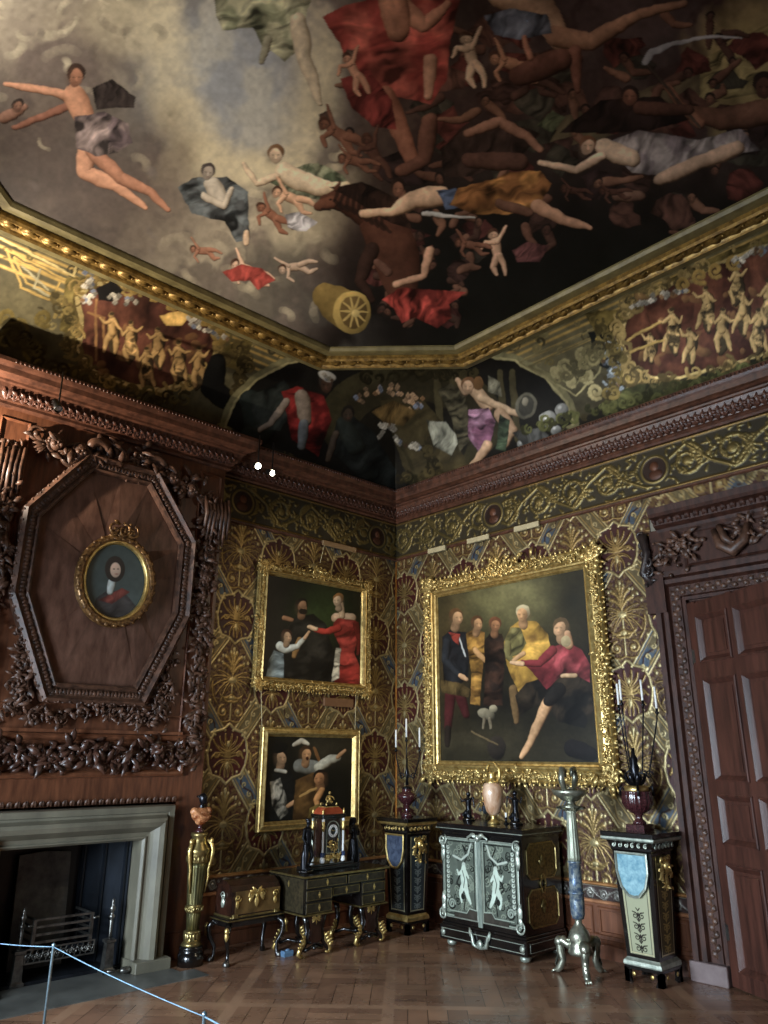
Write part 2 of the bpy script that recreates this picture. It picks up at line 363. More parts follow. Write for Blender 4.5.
def grid_obj(name, P, nu, nv, cv, material, gain=1., parent=None, flip=False, smooth=True):
    """P (nu*nv,3) grid -> one mesh carrying the painted attribute"""
    me = bpy.data.meshes.new(name); me.vertices.add(nu*nv); me.vertices.foreach_set('co', P.astype(np.float32).ravel())
    i, j = np.meshgrid(np.arange(nu-1), np.arange(nv-1), indexing='ij'); a = (i*nv+j).ravel()
    q = np.stack([a, a+nv, a+nv+1, a+1], 1)
    if flip: q = q[:, ::-1]
    nf = len(q); me.loops.add(nf*4); me.loops.foreach_set('vertex_index', q.ravel().astype(np.int32))
    me.polygons.add(nf); me.polygons.foreach_set('loop_start', np.arange(0, nf*4, 4, dtype=np.int32))
    me.polygons.foreach_set('loop_total', np.full(nf, 4, dtype=np.int32))
    me.update(calc_edges=True); me.polygons.foreach_set('use_smooth', [smooth]*nf)
    at = me.attributes.new('paint', 'FLOAT_COLOR', 'POINT')
    rgba = np.ones((nu*nv, 4), np.float32); rgba[:, :3] = np.clip(cv.c*gain, 0, 1); rgba[:, 3] = np.clip(cv.g, 0, 1)
    at.data.foreach_set('color', rgba.ravel()); me.materials.append(material); me.update()
    o = bpy.data.objects.new(name, me); col.objects.link(o)
    if parent is not None: o.parent = parent
    return o
def plane_pts(O, A, B, a0, a1, b0, b1, nu, nv):
    a, b = np.meshgrid(np.linspace(a0, a1, nu), np.linspace(b0, b1, nv), indexing='ij'); a = a.ravel(); b = b.ravel()
    return a, b, np.asarray(O, float)+a[:, None]*np.asarray(A, float)+b[:, None]*np.asarray(B, float)
EX, EY, EZ = np.eye(3)
# ================================================================ structure
def floor_material():
    t = NT('parquet_oak'); tc = t.n('ShaderNodeTexCoord')
    mp = t.n('ShaderNodeMapping'); mp.inputs['Rotation'].default_value = (0, 0, PI/4); t.l(tc.outputs['Object'], mp.inputs[0])
    cols = []
    for rot in (0, PI/2):
        m2 = t.n('ShaderNodeMapping'); m2.inputs['Rotation'].default_value = (0, 0, rot); t.l(mp.outputs[0], m2.inputs[0])
        b = t.n('ShaderNodeTexBrick'); t.l(m2.outputs[0], b.inputs['Vector'])
        b.inputs['Color1'].default_value = (*s2l((156, 118, 92)), 1); b.inputs['Color2'].default_value = (*s2l((128, 94, 74)), 1); b.inputs['Mortar'].default_value = (*s2l((50, 32, 24)), 1)
        b.inputs['Scale'].default_value = 1; b.inputs['Mortar Size'].default_value = .003; b.inputs['Brick Width'].default_value = .60; b.inputs['Row Height'].default_value = .15; b.inputs['Bias'].default_value = 0
        cols.append(b)
    ck = t.n('ShaderNodeTexChecker'); ck.inputs['Scale'].default_value = 1/.60; ck.inputs[1].default_value = (0, 0, 0, 1); ck.inputs[2].default_value = (1, 1, 1, 1)
    t.l(mp.outputs[0], ck.inputs['Vector'])
    mx = t.n('ShaderNodeMix', data_type='RGBA'); t.l(ck.outputs['Fac'], mx.inputs[0]); t.l(cols[0].outputs[0], mx.inputs[6]); t.l(cols[1].outputs[0], mx.inputs[7])
    # large square borders
    sp = t.n('ShaderNodeSeparateXYZ'); t.l(mp.outputs[0], sp.inputs[0]); edges = []
    for ax in (0, 1):
        md = t.n('ShaderNodeMath', operation='PINGPONG'); md.inputs[1].default_value = .60; t.l(sp.outputs[ax], md.inputs[0])
        lt = t.n('ShaderNodeMath', operation='LESS_THAN'); lt.inputs[1].default_value = .045; t.l(md.outputs[0], lt.inputs[0]); edges.append(lt)
    mxm = t.n('ShaderNodeMath', operation='MAXIMUM'); t.l(edges[0].outputs[0], mxm.inputs[0]); t.l(edges[1].outputs[0], mxm.inputs[1])
    m3 = t.n('ShaderNodeMix', data_type='RGBA'); t.l(mxm.outputs[0], m3.inputs[0]); t.l(mx.outputs[2], m3.inputs[6]); m3.inputs[7].default_value = (*s2l((160, 124, 98)), 1)
    nz = t.noise(2.2, 5); r = t.ramp(nz.outputs['Fac'], [(.3, (.62, .62, .62)), (.7, (1.1, 1.08, 1.05))])
    m4 = t.n('ShaderNodeMix', data_type='RGBA', blend_type='MULTIPLY'); m4.inputs[0].default_value = 1; t.l(m3.outputs[2], m4.inputs[6]); t.l(r.outputs[0], m4.inputs[7])
    t.l(m4.outputs[2], t.b.inputs['Base Color'])
    r2 = t.ramp(nz.outputs['Fac'], [(.3, (.2,)*3), (.7, (.36,)*3)]); t.l(r2.outputs[0], t.b.inputs['Roughness'])
    t.bump(nz.outputs['Fac'], .004, .3); return t.m
struct(MB().box(-ROOM-.3, 2.2, -ROOM-.3, .9, -.12, 0).build('floor', floor_material()))
DY0, DY1, DZ = -4.12, -5.6, 3.30            # door opening in the right wall
# backing walls
for q in ((-ROOM-.3, -5.0, 0, 5.6), (-3.33, .3, 0, 5.6), (-5.0, -3.33, 1.3, 5.6)): struct(MB().box(q[0], q[1], 0, .3, q[2], q[3]).build('wall_left', WHITEP))
for q in ((DY0, 0, 0, 5.6), (-ROOM-.3, DY1, 0, 5.6), (DY1, DY0, DZ, 5.6)): struct(MB().box(0, .3, q[0], q[1], q[2], q[3]).build('wall_right', WHITEP))
struct(MB().box(-ROOM-.3, .3, -ROOM-.3, -ROOM, 0, 5.6).build('wall_back', WOODP))
ww = MB(); ys = [-ROOM] + [v for w in WINS[::-1] for v in w] + [0]
for a, b in zip(ys[::2], ys[1::2]): ww.box(-ROOM-.3, -ROOM, a, b, 0, 5.6)
for a, b in WINS: ww.box(-ROOM-.3, -ROOM, a, b, 0, WZ[0]).box(-ROOM-.3, -ROOM, a, b, WZ[1], 5.6)
struct(ww.build('wall_window_side', WOODP))
for k, (a, b) in enumerate(WINS):
    m = MB(); X = -ROOM-.1
    for y in (a+.03, (a+b)/2, b-.03): m.box(X-.03, X+.03, y-.03, y+.03, WZ[0], WZ[1])
    for z in np.linspace(WZ[0]+.03, WZ[1]-.03, 6): m.box(X-.025, X+.025, a, b, z-.02, z+.02)
    for y in ((3*a+b)/4, (a+3*b)/4): m.box(X-.015, X+.015, y-.015, y+.015, WZ[0], WZ[1])
    m.box(-ROOM-.02, -ROOM+.0, a-.02, b+.02, 2.55, WZ[1]+.02); struct(m.build('window_%d' % (k+1), GLASSD))  # last box: unseen blind added over the upper window to keep daylight low
# small dim lobby beyond the open door
struct(MB().box(.3, 2.2, DY0+.6, DY0+.7, 0, 3.6).box(.3, 2.2, DY1-.7, DY1-.6, 0, 3.6).box(2.1, 2.2, DY1-.7, DY0+.7, 0, 3.6).box(.3, 2.2, DY1-.7, DY0+.7, 3.55, 3.65).build('wall_lobby', DARKW))
# ---- stamped and gilded leather: one repeat painted in centimetres
PW, PH = 108., 149.
def leather_tile():
    nu, nv = 432, 596
    u, v = np.meshgrid(np.linspace(-54, 54, nu, endpoint=False), np.linspace(-74.5, 74.5, nv, endpoint=False), indexing='ij')
    cv = Cv(u, v, (66, 28, 22), soft=.5, light=(0, 0))
    cv.c *= (.8+.5*vnoise(cv.X, cv.Y, 9, 4))[:, None]
    G = (156, 130, 82); G2 = (186, 168, 122); BL = (76, 88, 100); OC = (104, 90, 60)
    rg = random.Random(77)
    for k in range(1700):                # small tooled leaves filling the ground
        x, y = rg.uniform(-54, 54), rg.uniform(-74, 74); a = rg.uniform(0, PI); l = rg.uniform(1.5, 4.5)
        for xx in (x, -x): cv.cap(xx, y, xx+(l*math.cos(a) if xx == x else -l*math.cos(a)), y+l*math.sin(a), rg.uniform(.4, .9), .2, (112, 88, 54), 0, .6, .4)
    def curve(cx, cy, sgn, P, w, c=G, w1=None, h=1.):
        cv.line([(cx+sgn*x, cy+y) for x, y in P], w, c, 1., h, w1=w1)
    def q(p0, p1, p2, n=7): return [tuple((1-t)**2*np.array(p0)+2*t*(1-t)*np.array(p1)+t*t*np.array(p2)) for t in np.linspace(0, 1, n)]
    def band(x0, y0, x1, y1, blue):
        d = np.array([x1-x0, y1-y0]); L = np.hypot(*d); d /= L; n = np.array([-d[1], d[0]])
        a = np.array([x0, y0])+d*20; b = np.array([x1, y1])-d*20; w = 9.5
        cv.poly([a+n*w, b+n*w, b-n*w, a-n*w], BL if blue else OC, g=.35, h=.25, c2=OC if blue else (120, 104, 70), soft=.6)
        for k in (-1, 1):
            cv.line([tuple(a+n*w*k), tuple(b+n*w*k)], .8, G2, .9, .8); cv.line([tuple(a+n*(w-3)*k), tuple(b+n*(w-3)*k)], .55, G, .9, .6)
        m = (a+b)/2; ll = L/2-22
        cv.line([tuple(m+d*t*ll+n*3.2*math.sin(t*5)) for t in np.linspace(-1, 1, 11)], .9, (60, 34, 24) if blue else G, .4, .7)
        for t in (-.7, -.25, .25, .7):
            p = m+d*t*ll; cv.spiral(*p, 3.2, t*9, .9, .7, G2, 1 if t > 0 else -1, .9, .9)
    for x0, y0, x1, y1, bl in ((0, 74.5, 54, 0, 1), (0, 74.5, -54, 0, 0), (0, -74.5, 54, 0, 0), (0, -74.5, -54, 0, 1)): band(x0, y0, x1, y1, bl)
    def A(cx, cy):
        cv.line([(cx, cy-40), (cx, cy+34)], .9, G2, 1, .9)
        for s in (-1, 1):
            for an, L, st in ((78, 17, 16), (56, 17, 14), (34, 15, 12)):
                a = math.radians(an); x, y = math.cos(a)*L, math.sin(a)*L+st
                curve(cx, cy, s, q((0, st-4), (x*.3, y*.9), (x, y)), .8, w1=2.2); cv.ell(cx+s*x*1.12, cy+y+1.6, 1.5, 1.5, 0, G2, 0, 1, 1)
            for an, L, bd in ((26, 20, 4), (8, 24, 3), (-10, 24, 0), (-28, 23, -3), (-48, 20, -5)):
                a = math.radians(an); x, y = math.cos(a)*L, math.sin(a)*L
                P = q((0, 2), (x*.5, y*.5+6), (x, y+bd)); cv.line([(cx+s*p[0], cy+p[1]) for p in P], 3.0, G, 1, 1, w1=.7)
                cv.line([(cx+s*p[0]*.92, cy+p[1]*.92) for p in P], .8, (62, 30, 22), .2, .1, w1=.3)
            cv.spiral(cx+s*9.5, cy-31, 7, PI/2 if s > 0 else PI/2, 1.1, 1.2, G, -s, 1, 1); cv.ell(cx+s*9.5, cy-31, 2, 2, 0, G2, 0, 1, 1)
            curve(cx, cy, s, q((0, -14), (9, -20), (14, -13)), 2.6, w1=.7); curve(cx, cy, s, q((0, -20), (6, -22), (10, -17)), 1.6, w1=.5)
            curve(cx, cy, s, q((0, -40), (14, -46), (17, -34)), .9, w1=.5); curve(cx, cy, s, q((18, -22), (26, -14), (25, 0)), .8, w1=1.1)
            for x, y in ((23, 16), (26, -20), (14, 29), (8, -50), (19, 23), (28, 2)): cv.ell(cx+s*x, cy+y, 1.6, 2, 0, G2, 0, 1, 1)
        cv.ell(cx, cy+3, 5, 3.2, 0, G2, 0, 1, 1.2); cv.ell(cx, cy-16, 3.4, 2, 0, G2, 0, 1, 1); cv.ell(cx, cy+37, 1.8, 3, 0, G2, 0, 1, 1)
    def B(cx, cy):
        R = [(0, 31), (7, 25), (18, 22), (23, 12), (25, 0), (23, -12), (18, -22), (7, -25), (0, -31)]
        R = R+[(-x, y) for x, y in R[1:-1]][::-1]
        cv.poly([(cx+x, cy+y) for x, y in R], (66, 22, 18), h=0)
        cv.line([(cx+x, cy+y) for x, y in R+R[:1]], 1.2, G2, 1, 1)
        cv.poly([(cx-5, cy+4), (cx+5, cy+4), (cx+4, cy-5), (cx-4, cy-5)], G, g=1, h=.9)
        for s in (-1, 1):
            for P in (((0, 5), (9, 8), (11, 17)), ((0, 5), (4, 12), (4, 20)), ((5, 2), (14, 6), (19, 14)), ((5, -2), (16, 2), (20, -5)), ((0, -8), (10, -6), (16, -14)), ((0, -10), (7, -12), (8, -22)), ((0, -8), (3, -16), (2, -24))):
                curve(cx, cy, s, q(*P), 2.3, w1=.9); curve(cx, cy, s, [(x_*.9, y_*.95) for x_, y_ in q(*P)], .6, (62, 30, 22), w1=.3, h=.2)
            cv.spiral(cx+s*14, cy-1, 4, 0, .9, .9, G, s, 1, .9)
            for x, y in ((17, 19), (21, 3), (13, -19), (5, 24)): cv.ell(cx+s*x, cy+y, 1.4, 1.4, 0, G2, 0, 1, 1)
        cv.ell(cx, cy+10, 2, 3, 0, G2, 0, 1, 1); cv.ell(cx, cy-12, 2, 4, 0, G2, 0, 1, 1)
        for x, y in ((22, 22), (-22, 22), (22, -22), (-22, -22)): cv.ell(cx+x*.95, cy+y*.95, 2, 2, 0, G2, 0, 1, 1)
    for x, y in ((0, 0), (54, 74.5), (-54, 74.5), (54, -74.5), (-54, -74.5)): A(x, y)
    for x, y in ((54, 0), (-54, 0), (0, 74.5), (0, -74.5)): B(x, y)
    return np.concatenate([cv.c, cv.g[:, None], cv.h[:, None]], 1).reshape(nu, nv, 5)
TILE = leather_tile()
def sample_tile(u, v):
    nu, nv = TILE.shape[:2]; a = ((u/PW+.5) % 1)*nu; b = ((v/PH+.5) % 1)*nv
    i = np.floor(a).astype(int) % nu; j = np.floor(b).astype(int) % nv; fa = (a-np.floor(a))[:, None]; fb = (b-np.floor(b))[:, None]
    i1 = (i+1) % nu; j1 = (j+1) % nv
    return (TILE[i, j]*(1-fa)+TILE[i1, j]*fa)*(1-fb)+(TILE[i, j1]*(1-fa)+TILE[i1, j1]*fa)*fb
def leather(name, O, A, N, a0, a1, z0, z1, pa, pz, step=.0085, sd=0):
    nu = int(abs(a1-a0)/step)+1; nv = int((z1-z0)/step)+1
    a, z, P = plane_pts(O, A, EZ, a0, a1, z0, z1, nu, nv)
    S = sample_tile((a-pa)*100, (z-pz)*100); cv = Cv(a, z)
    wear = vnoise(a, z, .5, sd, 4)[:, None]; fine = vnoise(a, z, .03, sd+9, 2)[:, None]
    cv.c = S[:, :3]*(.45+.6*wear)*(.7+.5*fine); cv.g = S[:, 3]*.7; P = P+np.asarray(N)*(.012+.008*S[:, 4:5])
    return struct(grid_obj(name, P, nu, nv, cv, LEATHER, 1.0))
leather('wall_left_leather', (0, 0, 0), EX, -EY, -2.93, -.012, .66, 4.45, -2.55, 2.60, sd=1)
leather('wall_left_leather', (0, 0, 0), EX, -EY, -6.6, -5.40, .66, 4.45, -2.55, 2.60, .03, sd=5)
leather('wall_right_leather', (0, 0, 0), EY, -EX, -6.6, -3.815, 4.252, 4.45, -3.41, 3.22, .02, sd=6)
leather('wall_right_leather', (0, 0, 0), EY, -EX, -3.815, -.012, .64, 4.45, -3.41, 3.22, sd=2)
# ---- gilt leather frieze with rinceaux, and the narrow silver dado band
def frieze(name, O, A, N, a0, a1, z0, z1, meds, step=.0095, silver=False, sd=0, per=.92):
    nu = int(abs(a1-a0)/step)+1; nv = max(8, int((z1-z0)/step)+1); a, z, P = plane_pts(O, A, EZ, a0, a1, z0, z1, nu, nv)
    X = a*100; Y = (z-z0)*100; H = (z1-z0)*100
    cv = Cv(X, Y, (58, 50, 34) if not silver else (70, 50, 44), soft=1, light=(0, 0)); G = (138, 122, 78) if not silver else (176, 172, 160)
    lo, hi = min(a0, a1)*100, max(a0, a1)*100; k = 0; x = lo; p = per*100
    rr = random.Random(sd)
    while x < hi+p:
        dr = 1 if k % 2 else -1; cy = H*.5
        cv.spiral(x, cy, H*.36, PI/2*dr, 1.5, H*.045, G, dr, 1, 1, H*.03)
        cv.line([(x-p*.5, H*(.5-.36*dr)), (x-p*.25, H*(.5-.1*dr)), (x, H*(.5+.36*dr))], H*.035, G, 1, 1)
        cv.ell(x, cy, H*.1, H*.1, 0, G, 0, 1, 1.2)
        for i in range(44 if not silver else 8):
            t = rr.uniform(0, 2*PI); q_ = rr.uniform(.12, .48)*H; xx = x+q_*math.cos(t)*1.3; yy = cy+q_*math.sin(t); a_ = rr.uniform(0, PI); l = H*rr.uniform(.05, .12)
            cv.cap(xx, yy, xx+l*math.cos(a_), yy+l*math.sin(a_), H*.035, H*.012, G, 0, 1, .9)
        x += p*.5; k += 1
    for m in meds:
        m *= 100; cv.ell(m, H*.5, H*.36, H*.36, 0, (60, 52, 34), 0, 0, 0); cv.ell(m, H*.5, H*.31, H*.31, 0, G, 0, 1, 1.4); cv.ell(m, H*.5, H*.26, H*.26, 0, (52, 34, 26), 0, .2, 0)
        cv.ell(m, H*.56, H*.09, H*.1, 0, (110, 70, 50), 0, .3, 1.5); cv.ell(m-1, H*.38, H*.14, H*.1, 0, (90, 56, 40), 0, .3, 1)
    if not silver:
        for y in (H*.03, H*.97): cv.line([(lo, y), (hi, y)], H*.025, (130, 104, 60), .8, 1)
    cv.c *= (.42+.55*vnoise(a*100, z*100, 26, sd, 4))[:, None]; cv.g *= .8
    return struct(grid_obj(name, P+np.asarray(N, float)*(.02+.012*np.clip(cv.h, 0, 1.5))[:, None], nu, nv, cv, LEATHER, 1.0))
frieze('wall_left_frieze', (0, 0, 0), EX, -EY, -2.93, -.02, 4.47, 4.98, (-2.57, -.38), sd=1)
frieze('wall_left_frieze', (0, 0, 0), EX, -EY, -6.8, -5.40, 4.47, 4.98, (), .03, sd=7)
frieze('wall_right_frieze', (0, 0, 0), EY, -EX, -6.6, -.02, 4.47, 4.98, (-1.77, -3.94), sd=2)
frieze('wall_left_dado_band', (0, 0, 0), EX, -EY, -2.93, -.02, .515, .645, (), silver=True, sd=3, per=.3)
frieze('wall_right_dado_band', (0, 0, 0), EY, -EX, -3.83, -.02, .495, .625, (), silver=True, sd=4, per=.3)
# ---- dado panelling, skirtings, rails
rail = [(0, 0), (.03, .004), (.04, .02), (.03, .035), (.012, .04), (0, .05)]
def molding(name, path, prof, z, m=WOOD, closed=False):
    """profile (out from wall, height) swept along a plan polyline (wall on the left of travel)"""
    o = MB().sweep(path, prof, (0, 0, z), EX, EY, EZ, closed=closed).build(name, m); return struct(o)
# plan path travelling from the left wall to the right wall keeps the room on its right-hand side
PL = [(-2.93, 0), (0, 0), (0, -3.80)]
def wallpath(*p): return list(p)
dadop = MB()
dadop.box(-2.93, 0, -.012, .0, 0, .52).box(-.012, 0, -3.83, 0, 0, .5)
for a, b in ((-2.9, -2.0), (-1.95, -1.0), (-.95, -.05)):
    dadop.sweep([(a, .2), (a, .47), (b, .47), (b, .2)], [(0, 0), (-.01, .012), (-.03, .012), (-.035, 0)], (0, -.012, 0), EX, EZ, -EY)
for a, b in ((-3.78, -2.85), (-2.8, -1.4), (-1.35, -.05)):
    dadop.sweep([(a, .2), (b, .2), (b, .45), (a, .45)], [(0, 0), (-.01, .012), (-.03, .012), (-.035, 0)], (-.012, 0, 0), EY, EZ, -EX)
struct(dadop.build('trim_1', WOODP))
SK = [(0, 0), (.03, 0), (.03, .12), (.045, .13), (.05, .145), (.04, .165), (.03, .17), (.028, .2), (.015, .215), (0, .22)]
molding('baseboard_room', PL, SK, 0, WOOD)
molding('trim_2', PL, [(0, 0), (.02, 0), (.035, .012), (.035, .028), (.02, .036), (0, .04)], .472, mat('rail_wood', (140, 92, 62), (176, 122, 84), 8, 0, .35))
molding('trim_3', PL, [(0, 0), (.02, 0), (.04, .012), (.04, .028), (.02, .036), (0, .04)], .632, mat('gilt_rail_wood', (150, 100, 58), (190, 140, 86), 8, .3, .35))
molding('trim_4', PL, [(0, 0), (.03, 0), (.045, .012), (.045, .03), (.02, .04), (0, .045)], 4.435, CORN)
molding('trim_4', [(0, -3.8), (0, -ROOM)], [(0, 0), (.03, 0), (.045, .012), (.045, .03), (.02, .04), (0, .045)], 4.435, CORN)
# gilt fillet in the corner
struct(MB().bbox(-.03, -.008, -.03, -.008, .68, 4.43, .004).build('trim_5', mat('worn_gilt_fillet', (140, 84, 30), (190, 126, 54), 6, .6, .4, (1, 1, .5))))
# ---- main cornice, breaking forward over the chimneybreast
BX0, BX1, BP = -5.41, -2.92, .16
CP = [(-ROOM, 0), (BX0, 0), (BX0, -BP), (BX1, -BP), (BX1, 0), (0, 0), (0, -ROOM)]
CPROF = [(0, 0), (.035, 0), (.05, .02), (.045, .05), (.065, .06), (.07, .075), (.1, .1), (.13, .15), (.145, .19), (.165, .2), (.17, .22), (.2, .225), (.22, .24), (.25, .25), (.26, .3), (.275, .32), (.29, .345), (.29, .385), (0, .39)]
molding('trim_6', CP, CPROF, 4.985, CORN)
cc = MB(); rng = random.Random(5)
def along(path, step, z, out):
    for (x0, y0), (x1, y1) in zip(path[:-1], path[1:]):
        L = math.hypot(x1-x0, y1-y0); d = np.array([x1-x0, y1-y0])/L; n = np.array([d[1], -d[0]]); k = max(1, int(L/step))
        for i in range(k):
            p = np.array([x0, y0])+d*(i+.5)*L/k+n*out; yield np.array([*p, z]), np.array([*d, 0]), np.array([*n, 0])
vis = [(-6.3, 0), (BX0, 0), (BX0, -BP), (BX1, -BP), (BX1, 0), (0, 0), (0, -6.6)]
for p, d, n in along(vis, .075, 5.10, .105):                     # carved acanthus band
    if p[0] < -.1 or p[1] < -.1:
        u = nrm(EZ+n*.5); N = nrm(n-EZ*.5)
        cc.leaf(p-u*.07+n*.0, u+d*.25, N, .15, .065, .4); cc.leaf(p-u*.07, u-d*.35, N, .13, .055, .4); cc.leaf(p+d*.03+u*.03+N*.03, d-u*.6, N, .07, .04, .4); cc.ell(p+d*.035+N*.01+u*.03, .013, 6, 4); cc.ell(p+d*.03-u*.03+N*.012, .016, 6, 4)
for p, d, n in along(vis, .04, 5.345, .292): cc.ell(p, (.012, .012, .016), 6, 4)
struct(cc.build('trim_7', CORNC))
# ---- ceiling: flat octagon, frame, cove
ZC = 6.25; CC = -4.165; IN = 1.33; A_, B_ = -2.4, -1.33
OCT = [(2*CC-A_, B_), (A_, B_), (B_, A_), (B_, 2*CC-A_), (A_, 2*CC-B_), (2*CC-A_, 2*CC-B_), (2*CC-B_, 2*CC-A_), (2*CC-B_, A_)]
n = 640; a, b, P = plane_pts((0, 0, ZC+.02), EX, EY, 2*CC-B_-.1, B_+.1, 2*CC-B_-.1, B_+.1, n, n)
px, py = proj(P); bad = ((P-CAM)@fwd) < .3; px[bad] = -900; py[bad] = -900
wx = 3.4*(vnoise(px, py, 11, 51, 3)-.5); wy = 3.4*(vnoise(px, py, 11, 57, 3)-.5); cv = Cv(px+wx, py+wy, (120, 110, 98), soft=1.2)
n1 = vnoise(px, py, 90, 1, 5); n2 = vnoise(px+40*n1, py+60*n1, 34, 2, 4)
def mixc(c, k): cv.c = cv.c*(1-k[:, None])+s2l(c)*k[:, None]
mixc((126, 112, 104), sst(.35, .7, n1)); mixc((200, 188, 160), sst(.48, .7, n2)*.7)
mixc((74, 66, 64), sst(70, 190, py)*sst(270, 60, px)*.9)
g = np.exp(-(((px-235)/85)**2+((py-75)/85)**2)**1.6); mixc((166, 176, 186), g*.95); mixc((204, 204, 190), g*sst(.4, .65, n2)*.7)
for cx, cy, rx, ry, k in ((165, 70, 22, 60, .6), (120, 20, 50, 30, .5), (185, 120, 26, 30, .7), (315, 90, 26, 60, .6), (240, 170, 70, 16, .75), (330, 215, 50, 40, .35), (200, 150, 30, 14, .8)):
    mixc((232, 218, 174), np.clip(1.5-np.hypot((px-cx)/rx, (py-cy)/ry)+1.2*(n2-.5), 0, 1)*k)
for cx, cy, rx, ry in ((60, 60, 75, 70), (120, 190, 90, 60), (40, 130, 60, 50), (160, 150, 30, 50)): mixc((98, 82, 76), np.clip(1.4-np.hypot((px-cx)/rx, (py-cy)/ry)+1.6*(n2-.5), 0, 1)*.55)
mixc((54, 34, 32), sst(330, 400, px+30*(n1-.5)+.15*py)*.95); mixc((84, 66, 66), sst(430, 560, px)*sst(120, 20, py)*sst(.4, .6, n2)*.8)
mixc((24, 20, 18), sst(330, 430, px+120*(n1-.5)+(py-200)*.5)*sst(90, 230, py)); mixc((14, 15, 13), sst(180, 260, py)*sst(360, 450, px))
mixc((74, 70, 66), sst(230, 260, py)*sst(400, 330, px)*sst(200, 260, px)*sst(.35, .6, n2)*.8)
mixc((182, 160, 92), np.clip(1.3-np.hypot((px-745)/46, (py-60)/62)+1.2*(n2-.5), 0, 1)*.8)
cv.poly([(700, 60), (768, 24), (790, 30), (790, 90), (742, 96), (700, 104)], (150, 134, 80), .5, 60, 9)
cv.poly([(560, 118), (625, 96), (700, 70), (700, 96), (600, 140), (540, 150)], (120, 108, 72), .2, 30, 14, al=.55)
rr = random.Random(31)
for k in range(150):                 # curling cloud edges
    x, y = rr.uniform(-10, 340), rr.uniform(-10, 320)
    if 160 < x < 320 and 15 < y < 140: continue
    r_ = rr.uniform(8, 26); a_ = rr.uniform(0, 6.28); b_ = rr.uniform(.8, 2.2)
    lt = (214, 202, 168) if y < 170 or x > 180 else (112, 102, 100)
    cv.line([(x+r_*math.cos(a_+b_*t), y+r_*.7*math.sin(a_+b_*t)) for t in np.linspace(0, 1, 6)], rr.uniform(1.5, 5), lt if rr.random() < .5 else (84, 74, 70), al=rr.uniform(.06, .2))
SK1 = (214, 180, 146); SK2 = (176, 122, 88); SK3 = (120, 74, 54); SK4 = (86, 52, 40); DK = (34, 24, 22)
def putto(x, y, s, a, c, hair=(70, 40, 26), wing=None):
    """a chubby child: body along angle a"""
    ca, sa = math.cos(math.radians(a)), math.sin(math.radians(a))
    T = lambda u, v: (x+s*(u*ca-v*sa), y+s*(u*sa+v*ca))
    if wing: cv.poly([T(-.2, -.2), T(-1.3, -1.1), T(-1.7, -.4), T(-1.1, .3)], wing, .3, a, 3*s/8)
    cv.limb([T(-.2, 0), T(1.2, .1)], [.55*s, .5*s], c); cv.limb([T(-.1, .1), T(-.5, 1.0), T(.1, 1.6)], [.27*s, .22*s, .15*s], c)
    cv.limb([T(-.1, -.2), T(-.9, -.9), T(-1.5, -1.5)], [.26*s, .2*s, .14*s], c)
    cv.limb([T(1.2, .2), T(2.2, .9), T(3., .7)], [.42*s, .33*s, .18*s], c); cv.limb([T(1.2, -.1), T(2.3, -.3), T(3.2, -.1)], [.4*s, .32*s, .18*s], c)
    cv.head(*T(-.95, 0), .5*s, c, hair, a)
# dark filler groups in the crowded part
rr = random.Random(11)
for k in range(60):
    x = rr.uniform(340, 765); y = rr.uniform(20, 225); s = rr.uniform(7, 12)
    c = [(66, 42, 36), (84, 52, 42), (48, 32, 32), (58, 54, 44), (94, 40, 34)][rr.randrange(5)]
    if y > 330-.4*x+60 or x > 380: cv.poly([(x+s*2*math.cos(t)*rr.uniform(.5, 1.4), y+s*1.6*math.sin(t)*rr.uniform(.5, 1.3)) for t in np.linspace(0, 6, 9)], c, .5, rr.uniform(0, 180), 7)
for k in range(46):                  # dim tangled limbs behind the main figures
    x, y = rr.uniform(345, 765), rr.uniform(10, 235); a = rr.uniform(0, 6.28); b_ = a+rr.uniform(-1.2, 1.2); l = rr.uniform(10, 24); c = [(104, 66, 50), (82, 52, 42), (126, 84, 62)][rr.randrange(3)]
    cv.limb([(x, y), (x+l*math.cos(a), y+l*.6*math.sin(a)), (x+l*(math.cos(a)+math.cos(b_)), y+l*.6*(math.sin(a)+math.sin(b_)))], [5.5, 4.2, 2.4], c)
    if rr.random() < .5: cv.head(x-6*math.cos(a), y-5*math.sin(a), 5, c, (30, 22, 20), rr.uniform(-30, 30))
# flying man at the left
cv.poly([(92, 88), (112, 80), (135, 97), (134, 108), (116, 108), (96, 110)], (62, 52, 50), .4, 20, 5)
cv.limb([(78, 98), (50, 92), (6, 84)], [7, 5, 3], (206, 140, 104)); cv.limb([(70, 105), (40, 118), (14, 128)], [5, 4, 3], (150, 92, 70))
cv.limb([(74, 94), (86, 120)], [13, 11], (210, 142, 104)); cv.head(76, 76, 10, (170, 110, 80), (60, 42, 34), 10)
cv.limb([(86, 148), (84, 172), (116, 186), (146, 208)], [10, 9, 6, 3], (212, 146, 110)); cv.limb([(92, 150), (120, 178), (150, 192), (168, 210)], [9, 7, 5, 3], (190, 124, 92))
cv.poly([(74, 116), (104, 112), (128, 124), (132, 142), (118, 152), (96, 156), (76, 148)], (150, 130, 128), .6, 40, 8, c2=(110, 92, 98))
cv.limb([(4, 118), (24, 108)], [7, 5], (150, 104, 84)); cv.head(18, 106, 6, (140, 96, 76), (50, 40, 36))
# pale green draped figure, top
cv.poly([(214, -4), (240, -8), (312, -8), (306, 20), (298, 52), (284, 62), (262, 44), (252, 28), (222, 30), (216, 14)], (176, 176, 140), .55, 70, 9, c2=(130, 136, 104))
cv.limb([(298, 22), (304, 58), (314, 84), (320, 104)], [10, 9, 6, 3], (214, 196, 164)); cv.limb([(268, 40), (262, 62)], [5, 3], (150, 146, 120))
